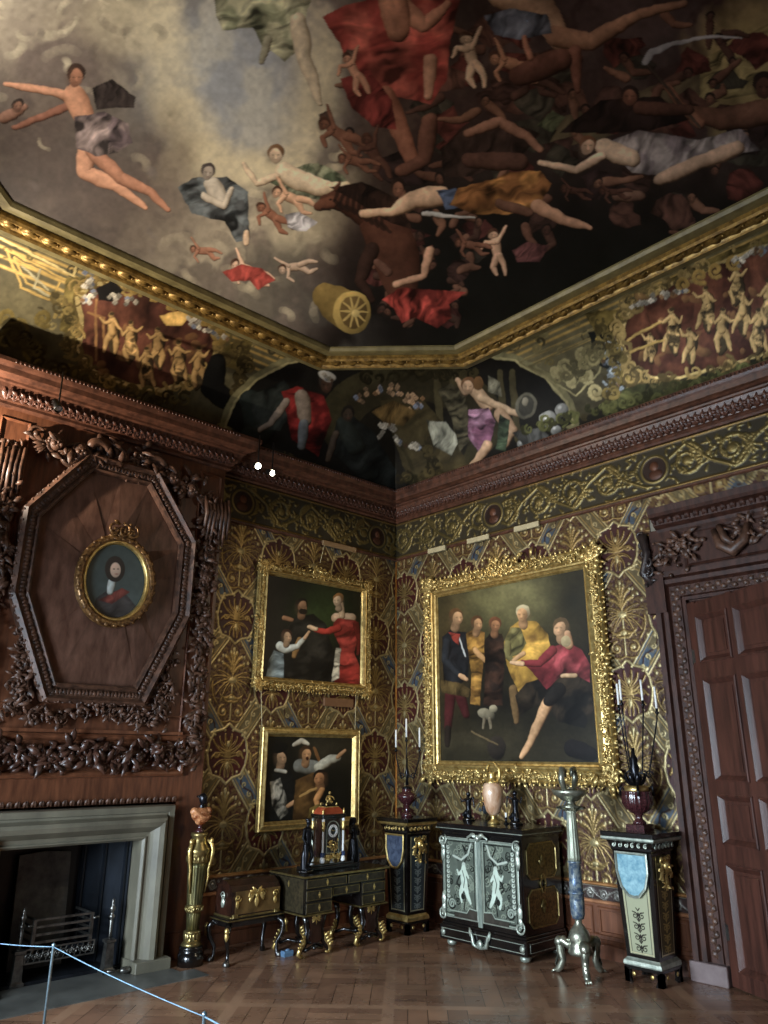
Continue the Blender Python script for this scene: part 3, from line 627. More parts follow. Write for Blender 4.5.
# big crimson group
cv.poly([(322, 16), (344, 6), (384, -6), (462, -6), (450, 40), (446, 82), (430, 104), (404, 98), (378, 92), (352, 76), (340, 44)], (150, 44, 38), .55, 75, 14, c2=(184, 74, 60))
cv.limb([(400, 6), (424, 26), (448, 4)], [12, 8, 5], (196, 130, 98)); cv.limb([(392, -4), (398, 30)], [16, 14], (190, 124, 92))
cv.limb([(384, 96), (398, 126), (412, 160)], [13, 11, 8], (150, 90, 66)); cv.limb([(430, 60), (428, 96)], [8, 5], (196, 140, 108))
cv.poly([(340, 78), (370, 70), (392, 100), (396, 130), (372, 126), (352, 108)], (128, 36, 34), .5, 40, 9)
putto(352, 66, 10, 60, (196, 136, 104), wing=(120, 94, 80)); putto(470, 50, 12, 70, SK1); putto(506, 62, 12, 20, SK2, wing=(70, 50, 46))
cv.limb([(500, -6), (540, 6), (560, 40)], [16, 16, 12], (190, 150, 116)); cv.limb([(556, 36), (590, 42), (640, 14), (684, 4)], [12, 10, 6, 4], (168, 120, 90))
cv.poly([(484, 16), (510, 8), (548, 14), (552, 34), (520, 40), (494, 34)], (92, 104, 122), .5, 30, 8); cv.limb([(575, 52), (578, 90)], [8, 4], (126, 76, 58))
cv.limb([(560, 60), (520, 76)], [14, 12], (110, 66, 52)); cv.limb([(530, 58), (524, 38)], [4, 3], (170, 110, 84))
putto(334, 130, 12, 30, SK3, wing=(88, 66, 56)); putto(372, 148, 11, 60, SK4); putto(350, 160, 9, 10, SK3)
cv.poly([(440, 150), (470, 124), (510, 122), (540, 134), (520, 158), (470, 176), (444, 176)], (60, 42, 36), .5, 20, 9); cv.limb([(468, 134), (500, 122), (526, 136), (540, 150)], [5, 6, 5, 4], (158, 108, 84))
cv.limb([(430, 120), (424, 160), (400, 172)], [9, 8, 6], (112, 68, 52)); cv.limb([(470, 160), (520, 162)], [9, 10], (94, 60, 48))
# reclining pale woman and green cloth
cv.poly([(262, 178), (284, 170), (318, 162), (344, 176), (352, 194), (322, 200), (290, 196)], (70, 84, 62), .55, 20, 8, c2=(140, 148, 118))
cv.limb([(284, 172), (302, 182), (330, 190)], [11, 11, 9], (226, 204, 170)); cv.limb([(276, 176), (256, 184), (244, 164)], [4.5, 3.5, 2.5], (222, 196, 162)); cv.limb([(326, 190), (346, 186)], [7, 5], (214, 188, 152)); cv.head(276, 154, 8.5, (226, 196, 164), (120, 84, 50), -15)
# grey seated woman
cv.poly([(178, 188), (192, 178), (226, 176), (248, 192), (250, 240), (236, 242), (224, 222), (192, 214)], (96, 108, 114), .6, 60, 8, c2=(70, 76, 80))
cv.limb([(212, 184), (222, 200)], [9, 8], (186, 176, 160)); cv.limb([(204, 196), (224, 206), (232, 190)], [4, 4, 3], (190, 178, 160)); cv.head(208, 172, 7.5, (170, 156, 142), (70, 60, 60), 15); cv.limb([(246, 232), (247, 244)], [3.4, 2.5], SK1)
putto(286, 196, 10, 20, (214, 164, 128)); putto(268, 212, 9.5, 35, (150, 92, 66)); putto(200, 250, 7, 10, (168, 110, 84)); putto(244, 268, 10, 22, (226, 182, 152)); putto(290, 268, 8.5, -12, (200, 170, 146))
cv.poly([(222, 272), (242, 264), (262, 268), (276, 280), (258, 290), (250, 280), (232, 282)], (168, 46, 40), .5, 20, 6); cv.poly([(284, 214), (300, 212), (318, 222), (306, 232), (288, 228)], (180, 180, 190), .6, 50, 5)
rr = random.Random(57)
for k in range(26):
    x, y = rr.uniform(372, 480), rr.uniform(215, 318); a = rr.uniform(0, 6.28); l = rr.uniform(9, 20); c = [(92, 58, 44), (70, 46, 38), (112, 74, 56)][rr.randrange(3)]
    if k % 3 == 0: cv.poly([(x+16*math.cos(t)*rr.uniform(.5, 1.3), y+11*math.sin(t)*rr.uniform(.5, 1.2)) for t in np.linspace(0, 6, 8)], [(60, 38, 34), (44, 40, 34), (74, 34, 32)][rr.randrange(3)], .6, rr.uniform(0, 180), 7)
    cv.limb([(x, y), (x+l*math.cos(a), y+l*.6*math.sin(a)), (x+l*math.cos(a)+l*.7*math.cos(a+1), y+l*.6*math.sin(a)+l*.6*math.sin(a+1))], [5, 3.8, 2], c)
    if k % 2: cv.head(x-6*math.cos(a), y-5*math.sin(a), 4.6, c, (28, 20, 18), rr.uniform(-40, 40))
# horse, turned away, with rider
cv.limb([(326, 200), (344, 200), (372, 212), (396, 250), (402, 290)], [7, 13, 20, 26, 18], (84, 46, 32)); cv.limb([(318, 206), (332, 202)], [5, 8], (110, 62, 42)); cv.poly([(330, 188), (362, 182), (400, 200), (412, 230), (384, 220), (356, 202)], (44, 26, 20), .6, 30, 6)
for k in range(9): cv.line([(340+5*k, 188+1.8*k), (334+6*k, 200+3*k), (342+6*k, 208+3*k)], 1.6, (34, 20, 16), al=.8)
cv.ell(330, 199, 1.4, 1, 0, (20, 12, 10)); cv.limb([(336, 190), (340, 182)], [2.6, 1.2], (84, 46, 32)); cv.line([(322, 208), (330, 210)], .8, (40, 22, 18))
cv.limb([(362, 214), (392, 212), (414, 200), (440, 196)], [4, 5, 11, 12], (214, 172, 136)); cv.limb([(372, 250), (360, 280), (372, 300)], [9, 6, 4], (50, 30, 24)); cv.head(398, 188, 8, (150, 96, 72), (40, 26, 22))
cv.poly([(436, 190), (456, 188), (462, 206), (446, 210)], (74, 96, 130), .4, 80, 5); cv.limb([(424, 214), (474, 218)], [2.6, 1.4], (170, 172, 170))
cv.poly([(450, 204), (458, 188), (490, 180), (510, 172), (540, 170), (552, 184), (540, 204), (508, 214), (474, 214)], (196, 130, 44), .5, 70, 10, c2=(150, 92, 34))
cv.limb([(538, 206), (562, 220), (590, 228)], [8, 6, 3], (196, 140, 104)); cv.limb([(500, 204), (530, 212)], [6, 5], (120, 78, 58))
# reclining woman in lilac at the right
cv.poly([(606, 142), (640, 130), (700, 140), (740, 128), (760, 150), (712, 160), (668, 176), (630, 172)], (116, 104, 108), .6, 20, 9, c2=(150, 140, 138))
cv.limb([(604, 148), (632, 158)], [11, 10], (206, 174, 142)); cv.limb([(602, 156), (576, 170), (540, 162)], [5, 4, 3], (206, 170, 138)); cv.limb([(660, 180), (700, 162), (738, 148)], [7, 8, 8], (190, 152, 122)); cv.head(588, 146, 8, (200, 160, 128), (110, 66, 36), 30)
cv.limb([(618, 196), (640, 196)], [7, 6], (120, 84, 66)); putto(570, 190, 7, 10, SK4)
# old man with scythe
cv.limb([(690, 112), (722, 120), (768, 112), (800, 110)], [7, 12, 15, 14], (104, 66, 48)); cv.limb([(700, 124), (680, 104), (668, 88)], [6, 5, 4], (132, 84, 60)); cv.head(764, 86, 12, (96, 58, 44), (40, 28, 26))
cv.limb([(646, 62), (700, 128)], [1.7, 1.7], (70, 56, 46)); cv.line([(646, 62), (652, 52), (672, 44), (706, 37), (742, 38)], 3.4, (168, 172, 178), w1=.6)
cv.poly([(560, 132), (600, 100), (660, 96), (690, 120), (650, 130), (600, 134)], (40, 26, 24), .4, 40, 8); cv.head(630, 96, 9, SK3, (36, 24, 22)); cv.limb([(640, 108), (690, 110)], [8, 6], SK4)
cv.poly([(536, 126), (552, 110), (566, 118), (552, 132)], (80, 88, 60), .4, 60, 4)
# bottom right: tumbling figures
putto(496, 244, 10, 75, (196, 150, 116)); putto(466, 244, 8, 10, SK3); cv.poly([(512, 250), (528, 242), (550, 246), (540, 262), (518, 262)], (120, 66, 66), .5, 30, 6)
cv.limb([(430, 250), (424, 276), (396, 284)], [5, 4, 4], (190, 140, 108)); cv.poly([(382, 300), (398, 288), (430, 290), (466, 292), (448, 304), (452, 318), (436, 328), (416, 318), (402, 324), (394, 308)], (170, 38, 30), .7, 15, 9, c2=(96, 20, 18))
putto(610, 192, 7, 0, SK4); cv.limb([(388, 272), (378, 262)], [5, 4], (110, 72, 58))
# golden cannon-like barrel
cv.cap(326, 296, 348, 312, 14, 18, (136, 110, 44), .6); cv.ell(352, 312, 19, 21, 0, (176, 146, 60), .5); cv.ell(353, 312, 14, 16, 0, (104, 80, 34), .4)
for k in range(10): cv.cap(354, 312, 354+14*math.cos(k*.63), 312+15*math.sin(k*.63), 1.2, .8, (190, 160, 76), .2)
cv.ell(356, 314, 4, 4, 0, (210, 184, 100), .4)
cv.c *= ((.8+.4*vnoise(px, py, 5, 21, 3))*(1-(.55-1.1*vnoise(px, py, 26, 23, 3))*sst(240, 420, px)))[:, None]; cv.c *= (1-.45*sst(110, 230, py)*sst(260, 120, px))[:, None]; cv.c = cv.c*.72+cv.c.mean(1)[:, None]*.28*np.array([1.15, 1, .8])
struct(grid_obj('ceiling', P, n, n, cv, FRESCO, 1.25, flip=True))
# ceiling frame
FR = mat('ceiling_frame_olive', (96, 86, 54), (128, 116, 76), 6, .1, .5); FRG = mat('ceiling_frame_gold', (104, 80, 40), (168, 134, 70), 20, .5, .42)
octp = OCT[::-1]
def ofr(prof, m, name):
    o = MB().sweep(OCT, prof, (0, 0, ZC), EX, EY, -EZ).build(name, m); return struct(o)
ofr([(-.34, -.02), (-.34, .03), (-.3, .05), (-.22, .055), (-.2, .04)], FR, 'trim_8')
ofr([(-.2, .0), (-.2, .075), (-.185, .09), (-.17, .075), (-.16, .06), (-.05, .045), (-.04, .08), (-.02, .09), (0, .07), (.0, -.02)], FRG, 'trim_9')
ofr([(.0, .03), (.06, .035), (.1, .03), (.12, 0), (.12, -.03)], FR, 'trim_10')
ob = MB(); pth = OCT+OCT[:1]
for (x0, y0), (x1, y1) in zip(pth[:-1], pth[1:]):
    L = math.hypot(x1-x0, y1-y0); d = np.array([x1-x0, y1-y0, 0])/L; nn = np.array([d[1], -d[0], 0]); k = int(L/.17)
    for i in range(k):
        p = np.array([x0, y0, ZC])+d*(i+.5)*L/k-nn*.105-EZ*.06
        for s in (-1, 1): ob.leaf(p-d*.07, d+nn*s*.5, -EZ, .12, .06, .4)
        ob.leaf(p-d*.06, d, -EZ, .13, .05, .5); ob.ell(p+d*.075, (.014, .014, .014), 6, 4)
struct(ob.build('trim_11', FRG))
# cove
ZB = 5.372; cb = .29
nS, nC, nT = 330, 380, 130
sL = np.linspace(0, 1, nS); top = []; bot = []
V0, V1, V2, V3 = (np.array(q) for q in ((2*CC-A_, B_), (A_, B_), (B_, A_), (B_, 2*CC-A_)))
b0, b1, bc, b2, b3 = (np.array(q) for q in ((2*CC-A_, -cb), (A_, -cb), (-cb, -cb), (-cb, A_), (-cb, 2*CC-A_)))
for t in sL: top.append(V0+(V1-V0)*t); bot.append(b0+(b1-b0)*t)
for t in np.linspace(0, 1, nC)[1:-1]:
    top.append(V1+(V2-V1)*t); bot.append(b1+(bc-b1)*min(1, t*2) + (b2-bc)*max(0, t*2-1))
for t in sL: top.append(V2+(V3-V2)*t); bot.append(b2+(b3-b2)*t)
top = np.array(top); bot = np.array(bot); nA = len(top)
tt = np.linspace(0, 1, nT); kh = 1-np.cos(tt*PI/2); kz = np.sin(tt*PI/2)
Pxy = bot[:, None, :]+(top-bot)[:, None, :]*kh[None, :, None]; Pz = np.tile(ZB+(ZC-ZB)*kz, (nA, 1))
P = np.concatenate([Pxy, Pz[:, :, None]], 2).reshape(-1, 3); T = np.tile(tt, (nA, 1)).ravel()
Sx = np.repeat(np.arange(nA), nT); corner = (Sx >= nS) & (Sx < nS+nC-2)
px, py = proj(P)
cv = Cv(px+2.6*(vnoise(px, py, 8, 52, 3)-.5), py+2.6*(vnoise(px, py, 8, 58, 3)-.5), (92, 84, 56), soft=1.1)
n1 = vnoise(px, py, 60, 31, 4); cv.c *= (.7+.6*n1)[:, None]
def band(t0, t1, c, g=.0, where=None, h=0.):
    k = sst(t0-.012, t0+.006, T)*sst(t1+.012, t1-.006, T); k = k if where is None else k*where
    cv.c = cv.c*(1-k[:, None])+s2l(c)*k[:, None]; cv.g = cv.g*(1-k)+g*k
GO = (208, 170, 84); GO2 = (232, 206, 130)
side = (~corner).astype(float)
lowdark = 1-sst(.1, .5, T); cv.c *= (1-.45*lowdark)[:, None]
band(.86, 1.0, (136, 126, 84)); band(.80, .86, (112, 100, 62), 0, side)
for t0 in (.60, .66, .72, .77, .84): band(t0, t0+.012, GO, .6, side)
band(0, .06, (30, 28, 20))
rq = random.Random(91)
for k in range(330):
    i_ = rq.randrange(len(px)); x, y = px[i_], py[i_]
    if 0 < x < 768: cv.spiral(x, y, rq.uniform(3, 8), rq.uniform(0, 6), rq.uniform(.8, 1.4), rq.uniform(.6, 1.2), ((130, 116, 70), (70, 62, 38), (110, 96, 50))[rq.randrange(3)], rq.choice((-1, 1)), .25, .3)
rl = random.Random(17)
def relief(x, y, f, c):                # one golden figure of the painted reliefs
    u = lambda a, b: (x+a*f, y+b*f); k = rl.choice((-1, 1)); l = rl.uniform(-3, 3); D = tuple(v*.35 for v in c)
    cv.limb([u(1.6, 1.6), u(2+l, 15), u(2+k*2, 28), u(1-k*2, 36)], [6.5, 6.5, 4, 2.6], D)
    cv.limb([u(0, 12), u(-k*5, 22), u(-k*3, 34)], [4.4, 3.4, 1.8], c); cv.limb([u(1, 12), u(k*6, 21), u(k*9, 33)], [4.4, 3.2, 1.7], c)
    cv.limb([u(0, -1), u(l*.5, 6), u(0, 13)], [4.6, 3.8, 4.2], c)
    a = rl.uniform(-9, 3); cv.limb([u(k*3, 0), u(k*8, 3+a*.4), u(k*13, a)], [2.3, 1.8, 1.1], c); b_ = rl.uniform(-2, 8); cv.limb([u(-k*3, 0), u(-k*7, 5), u(-k*10, b_)], [2.3, 1.8, 1.1], c)
    cv.ell(*u(k, -7.4), 2.7*f, 3.2*f, 0, c, .6); cv.ell(*u(k*.4, -8.8), 2.9*f, 2.2*f, 0, D, .3)
    if rl.random() < .7: cv.poly([u(-4, 8), u(4, 7), u(8+l, 20), u(5, 29), u(-3, 27), u(-6, 18)], c, .7, 80+10*l, 4, c2=D)
def flourish(pts, n, r0, r1, c, sd):
    q = random.Random(sd)
    for _ in range(n):
        t = q.random()*(len(pts)-1); i = int(t); f = t-i; x = pts[i][0]*(1-f)+pts[i+1][0]*f+q.gauss(0, 3); y = pts[i][1]*(1-f)+pts[i+1][1]*f+q.gauss(0, 3); b_ = q.uniform(.45, 1.05)
        cv.spiral(x, y, q.uniform(r0, r1), q.uniform(0, 6), q.uniform(.7, 1.3), q.uniform(1., 2.3), tuple(v*b_ for v in c), q.choice((-1, 1)), .3, .6, .4)
# left side: grisaille panel, brown-red cartouche with golden figures
def pan(P_, c=GO): cv.line(P_+P_[:1], .9, c, .7, .6)
pan([(6, 250), (70, 282), (62, 305), (22, 288)]); pan([(14, 258), (60, 281), (55, 296), (26, 283)]); cv.line([(0, 238), (74, 276), (78, 262)], 1, GO2, .7); cv.line([(22, 266), (48, 290)], .9, (170, 160, 120)); cv.line([(40, 270), (34, 288), (58, 300)], .9, (170, 160, 120))
for x, y, r in ((20, 330, 14), (44, 318, 9), (34, 350, 12), (8, 318, 10), (212, 372, 10), (104, 402, 10), (70, 372, 9), (232, 352, 8)): cv.spiral(x, y, r, 1, 1.4, 2.2, (112, 96, 46), 1, .5, .8)
cv.poly([(66, 278), (84, 276), (78, 312), (70, 336), (60, 330)], (120, 104, 50), .4, 30, 6, g=.4); cv.poly([(232, 344), (254, 336), (250, 352), (240, 372), (226, 366)], (126, 108, 52), .4, 30, 6, g=.4)
cart = [(84, 318), (80, 300), (96, 286), (124, 288), (150, 296), (178, 306), (206, 322), (216, 340), (212, 362), (192, 378), (160, 388), (128, 382), (96, 370), (82, 350)]
cv.poly([(x+(x-148)*.11, y+(y-338)*.14) for x, y in cart], (140, 116, 52), .5, 40, 7, g=.5, c2=(96, 80, 38)); cv.line([(x+(x-148)*.04, y+(y-338)*.05) for x, y in cart+cart[:1]], 2, GO2, .8, .8)
cv.poly(cart, (96, 52, 36), .4, 20, 12, c2=(74, 38, 28))
flourish([(x+(x-148)*.1, y+(y-338)*.12) for x, y in cart+cart[:1]], 90, 4, 9, (190, 156, 80), 3)
cv.line([(96, 300), (96, 360)], 1.2, (150, 104, 56)); cv.line([(88, 312), (104, 318), (104, 346)], 1.2, (150, 104, 56))
for k in range(26): cv.ell(rl.uniform(96, 205), rl.uniform(330, 376), rl.uniform(3, 8), rl.uniform(2, 5), rl.uniform(0, 180), (128, 88, 48), .8, al=.7)
for (x, y) in ((112, 322), (130, 330), (158, 336), (178, 350), (198, 356), (146, 356)):
    relief(x, y, .9, (188, 146, 82))
for x, y, r in ((172, 300, 9), (190, 308, 9), (156, 292, 8), (206, 316, 8), (136, 284, 8), (218, 336, 8)): cv.spiral(x, y, r, 2, 1.2, 2.4, GO, -1, .7, 1)
cv.poly([(160, 316), (178, 310), (190, 316), (182, 326), (166, 326)], (226, 178, 84), .3, 10, 5)
def garland(P_, c=(206, 196, 176), n=26, sp=5, sz=2.2):
    r = random.Random(len(P_)*7+int(P_[0][0]))
    for k in range(n):
        t = r.random()*(len(P_)-1); i = int(t); f = t-i; x = P_[i][0]*(1-f)+P_[i+1][0]*f+r.gauss(0, sp*.5); y = P_[i][1]*(1-f)+P_[i+1][1]*f+r.gauss(0, sp*.5)
        b = r.uniform(.5, 1.1); cc_ = tuple(min(255, v*b) for v in (c if r.random() < .7 else ((150, 110, 70) if r.random() < .5 else (120, 130, 150))))
        for q in range(4): cv.ell(x+sz*.6*math.cos(q*1.57), y+sz*.6*math.sin(q*1.57), sz*.6, sz*.6, 0, cc_, .4)
cv.poly([(96, 288), (114, 280), (124, 290), (112, 302), (98, 300)], (20, 18, 16)); garland([(88, 270), (92, 290), (86, 304)]); garland([(108, 296), (124, 300), (140, 300)], n=14); garland([(184, 316), (200, 328), (226, 338)], n=22)
cv.limb([(218, 362), (212, 388), (230, 404)], [10, 13, 10], (14, 14, 12))
flourish([(8, 330), (30, 345), (60, 372), (110, 400), (200, 400)], 60, 4, 10, (96, 84, 44), 5); flourish([(60, 290), (72, 330), (66, 350)], 26, 3, 7, (150, 128, 66), 6); flourish([(236, 346), (246, 366), (236, 392)], 30, 3, 7, (120, 100, 50), 7)
# corner lunette
lun = [(226, 426), (236, 402), (258, 380), (288, 364), (322, 357), (400, 356), (480, 356), (514, 362), (546, 380), (566, 404), (572, 424), (500, 462), (395, 494), (300, 458)]
cv.line(lun[:11], 7, (126, 118, 78)); cv.line(lun[:11], 2.2, (168, 156, 104)); cv.poly(lun, (22, 20, 16), .1, 10, 30)
for r_, c_ in ((58, (62, 56, 32)), (44, (46, 40, 24))): cv.ell(412, 420, r_*1.6, r_, 0, c_, .2, al=.8)
cv.ell(410, 440, 58, 40, 0, (22, 19, 14), 0, al=.9)
for x in (436, 452, 500, 512): cv.line([(x, 372), (x+6, 440)], 3, (76, 68, 42))
cv.poly([(380, 400), (420, 396), (450, 430), (470, 470), (430, 482), (410, 486)], (70, 60, 34), .3, 60, 9); cv.limb([(250, 400), (262, 430), (248, 440)], [12, 16, 12], (34, 42, 38)); cv.poly([(250, 396), (284, 380), (300, 400), (280, 430), (256, 432)], (44, 50, 46), .5, 30, 8)
cv.poly([(282, 392), (298, 386), (324, 396), (332, 420), (318, 456), (292, 440)], (150, 22, 22), .55, 80, 8, c2=(100, 12, 14)); cv.limb([(302, 396), (306, 420)], [8, 7], (150, 130, 112)); cv.limb([(286, 402), (270, 424), (260, 430)], [4.5, 3.5, 3], (150, 132, 116)); cv.limb([(304, 424), (302, 446)], [6, 5], (120, 126, 130))
cv.head(326, 384, 8, (90, 62, 46), (60, 50, 44)); cv.ell(327, 376, 9, 5, 20, (200, 196, 184), .5); garland([(320, 374), (334, 380)], n=9, sp=3, sz=1.8)
flourish([(360, 380), (420, 372), (470, 376)], 34, 3, 8, (70, 62, 36), 12); flourish([(420, 440), (440, 470), (400, 480)], 26, 4, 8, (84, 72, 40), 13)
garland([(356, 400), (366, 390), (386, 390), (410, 398), (420, 408)], (190, 150, 110), 42, 7); garland([(362, 440), (376, 438), (386, 420), (394, 432), (404, 446), (418, 446)], n=40, sp=4); cv.poly([(372, 412), (392, 400), (416, 412), (404, 426), (384, 422)], (110, 84, 40), .5, 20, 6)
cv.poly([(330, 450), (336, 422), (350, 414), (372, 430), (396, 470), (395, 490), (360, 478)], (32, 36, 34), .5, 60, 10); cv.limb([(344, 424), (356, 446)], [9, 11], (42, 48, 44)); cv.head(348, 414, 7, (70, 56, 44), (30, 26, 22)); cv.limb([(336, 434), (328, 460)], [4, 3], (80, 66, 54))
cv.poly([(426, 420), (446, 422), (460, 440), (452, 456), (434, 446)], (150, 150, 132), .6, 30, 6)
cv.poly([(438, 390), (452, 382), (466, 396), (470, 440), (460, 452), (452, 420)], (78, 72, 52), .6, 70, 5); cv.poly([(488, 376), (500, 382), (502, 396), (488, 392)], (120, 116, 96), .4, 40, 4)
cv.limb([(474, 390), (488, 406)], [7, 7], (200, 162, 124)); cv.limb([(466, 392), (458, 380)], [4, 3], (196, 158, 122)); cv.limb([(480, 398), (512, 412), (524, 414)], [4.5, 4, 3], (204, 168, 130)); cv.head(468, 386, 7.5, (206, 164, 126), (110, 74, 44), -10); cv.ell(478, 384, 5, 7, 0, (110, 76, 40), .4)
cv.poly([(468, 410), (488, 408), (496, 422), (490, 444), (478, 452), (468, 436)], (132, 78, 108), .55, 80, 6, c2=(170, 120, 150)); cv.limb([(488, 446), (476, 462), (470, 468)], [6, 4, 3], (196, 154, 116)); cv.limb([(500, 414), (512, 430), (504, 446)], [7, 6, 4], (190, 150, 114)); cv.poly([(500, 414), (510, 420), (506, 452), (496, 448)], (70, 88, 64), .5, 80, 5)
cv.ell(526, 406, 11, 13, 10, (104, 100, 84), .3); cv.ell(526, 406, 8, 10, 10, (66, 64, 56), .3); cv.ell(525, 402, 3.4, 4, 0, (140, 132, 112), .4)
for x, y, r in ((548, 420, 9), (562, 410, 7), (534, 436, 6), (556, 430, 5), (522, 444, 5)): cv.ell(x, y, r, r, 0, (128, 128, 124), .8); cv.ell(x-r*.3, y-r*.35, r*.25, r*.25, 0, (220, 220, 216), 0, soft=2)
cv.poly([(512, 432), (540, 428), (552, 438), (524, 446)], (80, 80, 78), .5, 10, 5)
# right side
pan([(520, 362), (596, 328), (606, 346), (600, 372), (576, 396)], (150, 140, 96)); pan([(530, 366), (592, 338), (600, 350), (576, 386)], (130, 122, 84))
for x, y, r in ((566, 366, 8), (582, 354, 7), (588, 376, 8), (572, 382, 5), (556, 372, 5), (596, 392, 8), (630, 396, 10), (650, 400, 10), (676, 392, 9), (704, 384, 9), (612, 404, 8), (640, 384, 7)): cv.spiral(x, y, r, 1, 1.3, 2, (164, 152, 104) if x < 600 else (92, 92, 50), 1, .5, .8)
cr = [(622, 338), (628, 316), (646, 298), (676, 284), (706, 270), (740, 256), (790, 240), (800, 340), (760, 354), (720, 366), (680, 376), (650, 376), (630, 362)]
cv.poly([(584, 312), (618, 310), (640, 296), (700, 262), (790, 226), (790, 246), (640, 312), (622, 350), (648, 384), (620, 384), (606, 350)], (150, 128, 60), .5, 50, 8, g=.5, c2=(100, 86, 42)); cv.line(cr+cr[:1], 2.6, GO2, .8, .8); cv.poly(cr, (112, 62, 42), .4, 20, 12, c2=(84, 44, 32))
flourish([(x+(x-710)*.06, y+(y-318)*.12) for x, y in cr+cr[:1]], 110, 4, 10, (196, 164, 92), 4)
for k in range(40): cv.ell(rl.uniform(640, 780), rl.uniform(290, 366), rl.uniform(3, 9), rl.uniform(2, 5), rl.uniform(0, 180), (150, 106, 60), .8, al=.6)
for x, y, f in ((672, 318, 1), (706, 296, 1), (722, 318, 1), (742, 300, 1), (758, 318, 1), (690, 336, .8), (736, 276, .8), (768, 290, 1), (650, 340, .6)):
    relief(x, y, f, (214, 174, 104))
cv.line([(628, 340), (660, 322)], 1.2, GO); cv.line([(630, 352), (664, 340)], 1.2, GO)
for x, y in ((700, 276), (716, 270), (734, 262), (684, 284)): cv.spiral(x, y, 8, 1, 1.2, 1.8, GO, 1, .6, .8)
cv.poly([(588, 332), (606, 330), (618, 350), (616, 372), (600, 366)], (24, 26, 22), .3, 60, 6); garland([(598, 338), (602, 354), (606, 368)], (214, 176, 76), 22, 3); garland([(608, 342), (616, 362), (612, 384), (618, 396)], (180, 196, 206), 46, 6, 2.6); garland([(634, 306), (660, 296), (690, 290)], n=26, sp=4); garland([(730, 264), (750, 254), (775, 246)], n=30, sp=4)
cv.poly([(604, 396), (640, 384), (700, 380), (780, 352), (790, 366), (700, 396), (620, 412)], (60, 64, 34), .6, 20, 9, al=.8)
flourish([(520, 430), (600, 408), (680, 392), (768, 364)], 70, 3, 8, (110, 112, 60), 8); flourish([(596, 320), (616, 352), (610, 396)], 40, 3, 7, (140, 120, 60), 9); flourish([(560, 380), (590, 360), (600, 344)], 34, 3, 8, (150, 138, 90), 10)
cv.c *= ((.7+.6*vnoise(px, py, 4, 41, 3))*(.5+1.*vnoise(px, py, 20, 43, 3)))[:, None]; cv.c = cv.c*.8+cv.c.mean(1)[:, None]*.2*np.array([1.1, 1, .8])
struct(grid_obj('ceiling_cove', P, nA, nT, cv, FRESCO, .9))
# the remaining sides of the cove and ceiling margin, plain
m = MB(); ring = OCT[3:]+OCT[:1]
full_b = [(-cb, OCT[3][1]), (-cb, 2*CC+cb), (OCT[4][0], 2*CC+cb), (OCT[5][0], 2*CC+cb), (2*CC+cb, 2*CC+cb), (2*CC+cb, OCT[6][1]), (2*CC+cb, OCT[7][1]), (2*CC+cb, -cb), (OCT[0][0], -cb)]
mid = lambda a, b: ((a[0]+b[0])/2, (a[1]+b[1])/2)
full_t = [OCT[3], mid(OCT[3], OCT[4]), OCT[4], OCT[5], mid(OCT[5], OCT[6]), OCT[6], OCT[7], mid(OCT[7], OCT[0]), OCT[0]]
R = [[(b[0]+(t[0]-b[0])*(1-math.cos(q*PI/2)), b[1]+(t[1]-b[1])*(1-math.cos(q*PI/2)), ZB+(ZC-ZB)*math.sin(q*PI/2)) for b, t in zip(full_b, full_t)] for q in np.linspace(0, 1, 10)]
m.rings(R, False, True, False); struct(m.build('ceiling_cove', mat('plain_cove_paint', (84, 76, 52), (116, 104, 72), 2, 0, .6)))
struct(MB().box(-ROOM-.3, .3, -ROOM-.3, .3, ZC+.1, ZC+.2).box(-ROOM-.3, .3, 0, .3, 5.6, ZC+.2).box(0, .3, -ROOM-.3, .3, 5.6, ZC+.2).box(-ROOM-.3, .3, -ROOM-.3, -ROOM, 5.6, ZC+.2).box(-ROOM-.3, -ROOM, -ROOM-.3, .3, 5.6, ZC+.2).build('ceiling_void', WHITEP))
def zrow(X, Y, row):                  # height of the point above (X, Y) that the photo shows at this row
    lo, hi = -1., 7.
    for _ in range(40):
        m = (lo+hi)/2
        if proj(np.array([[X, Y, m]]))[1][0] > row: lo = m
        else: hi = m
    return lo
# ================================================================ chimneybreast panelling
WCX = (BX0+BX1)/2; FY = -BP
om = thing('chimneybreast_panelling', 'tall oak chimneybreast panelling with carved drops around an octagonal panel', 'panelling', (WCX, FY, 0))
parts = []
FX0, FX1, FZ = -4.83, -3.59, 1.08                                   # fireplace opening
b = MB().box(BX0, -5.14, FY, -.001, 0, 4.985).box(-3.28, BX1, FY, -.001, 0, 4.985).box(-5.14, -3.28, FY, -.001, 1.30, 4.985)
b.box(-3.27, BX1-.0, FY-.015, FY, 0, .22); parts.append(b.build('back_panel', WOOD))
# pilaster strip edges, horizontal rails
b = MB()
for x0, x1 in ((-3.24, -2.96), (-5.37, -5.09)): b.sweep([(x0, 2.02), (x1, 2.02), (x1, 4.9), (x0, 4.9)], [(0, 0), (0, .012), (-.012, .02), (-.025, .008), (-.03, 0)], (0, FY, 0), EX, EZ, -EY)
b.sweep([(-5.16, 1.68), (-3.2, 1.68), (-3.2, 1.98), (-5.16, 1.98)], [(.045, 0), (.04, .03), (.02, .045), (0, .035), (-.02, .01), (-.022, 0)], (0, FY, 0), EX, EZ, -EY)
b.box(-5.22, -3.2, FY-.03, FY, 2.03, 2.06); b.box(-5.3, -3.1, FY-.02, FY, 2.2, 2.215); parts.append(b.build('rail', WOODP))
b = MB().sweep([(-5.22, 0), (-3.2, 0)], [(0, 0), (.0, .02), (.03, .05), (.06, .075), (.075, .1), (.02, .1), (0, .1)], (0, FY, 1.375), EX, -EY, EZ, closed=False)
rng = random.Random(3)
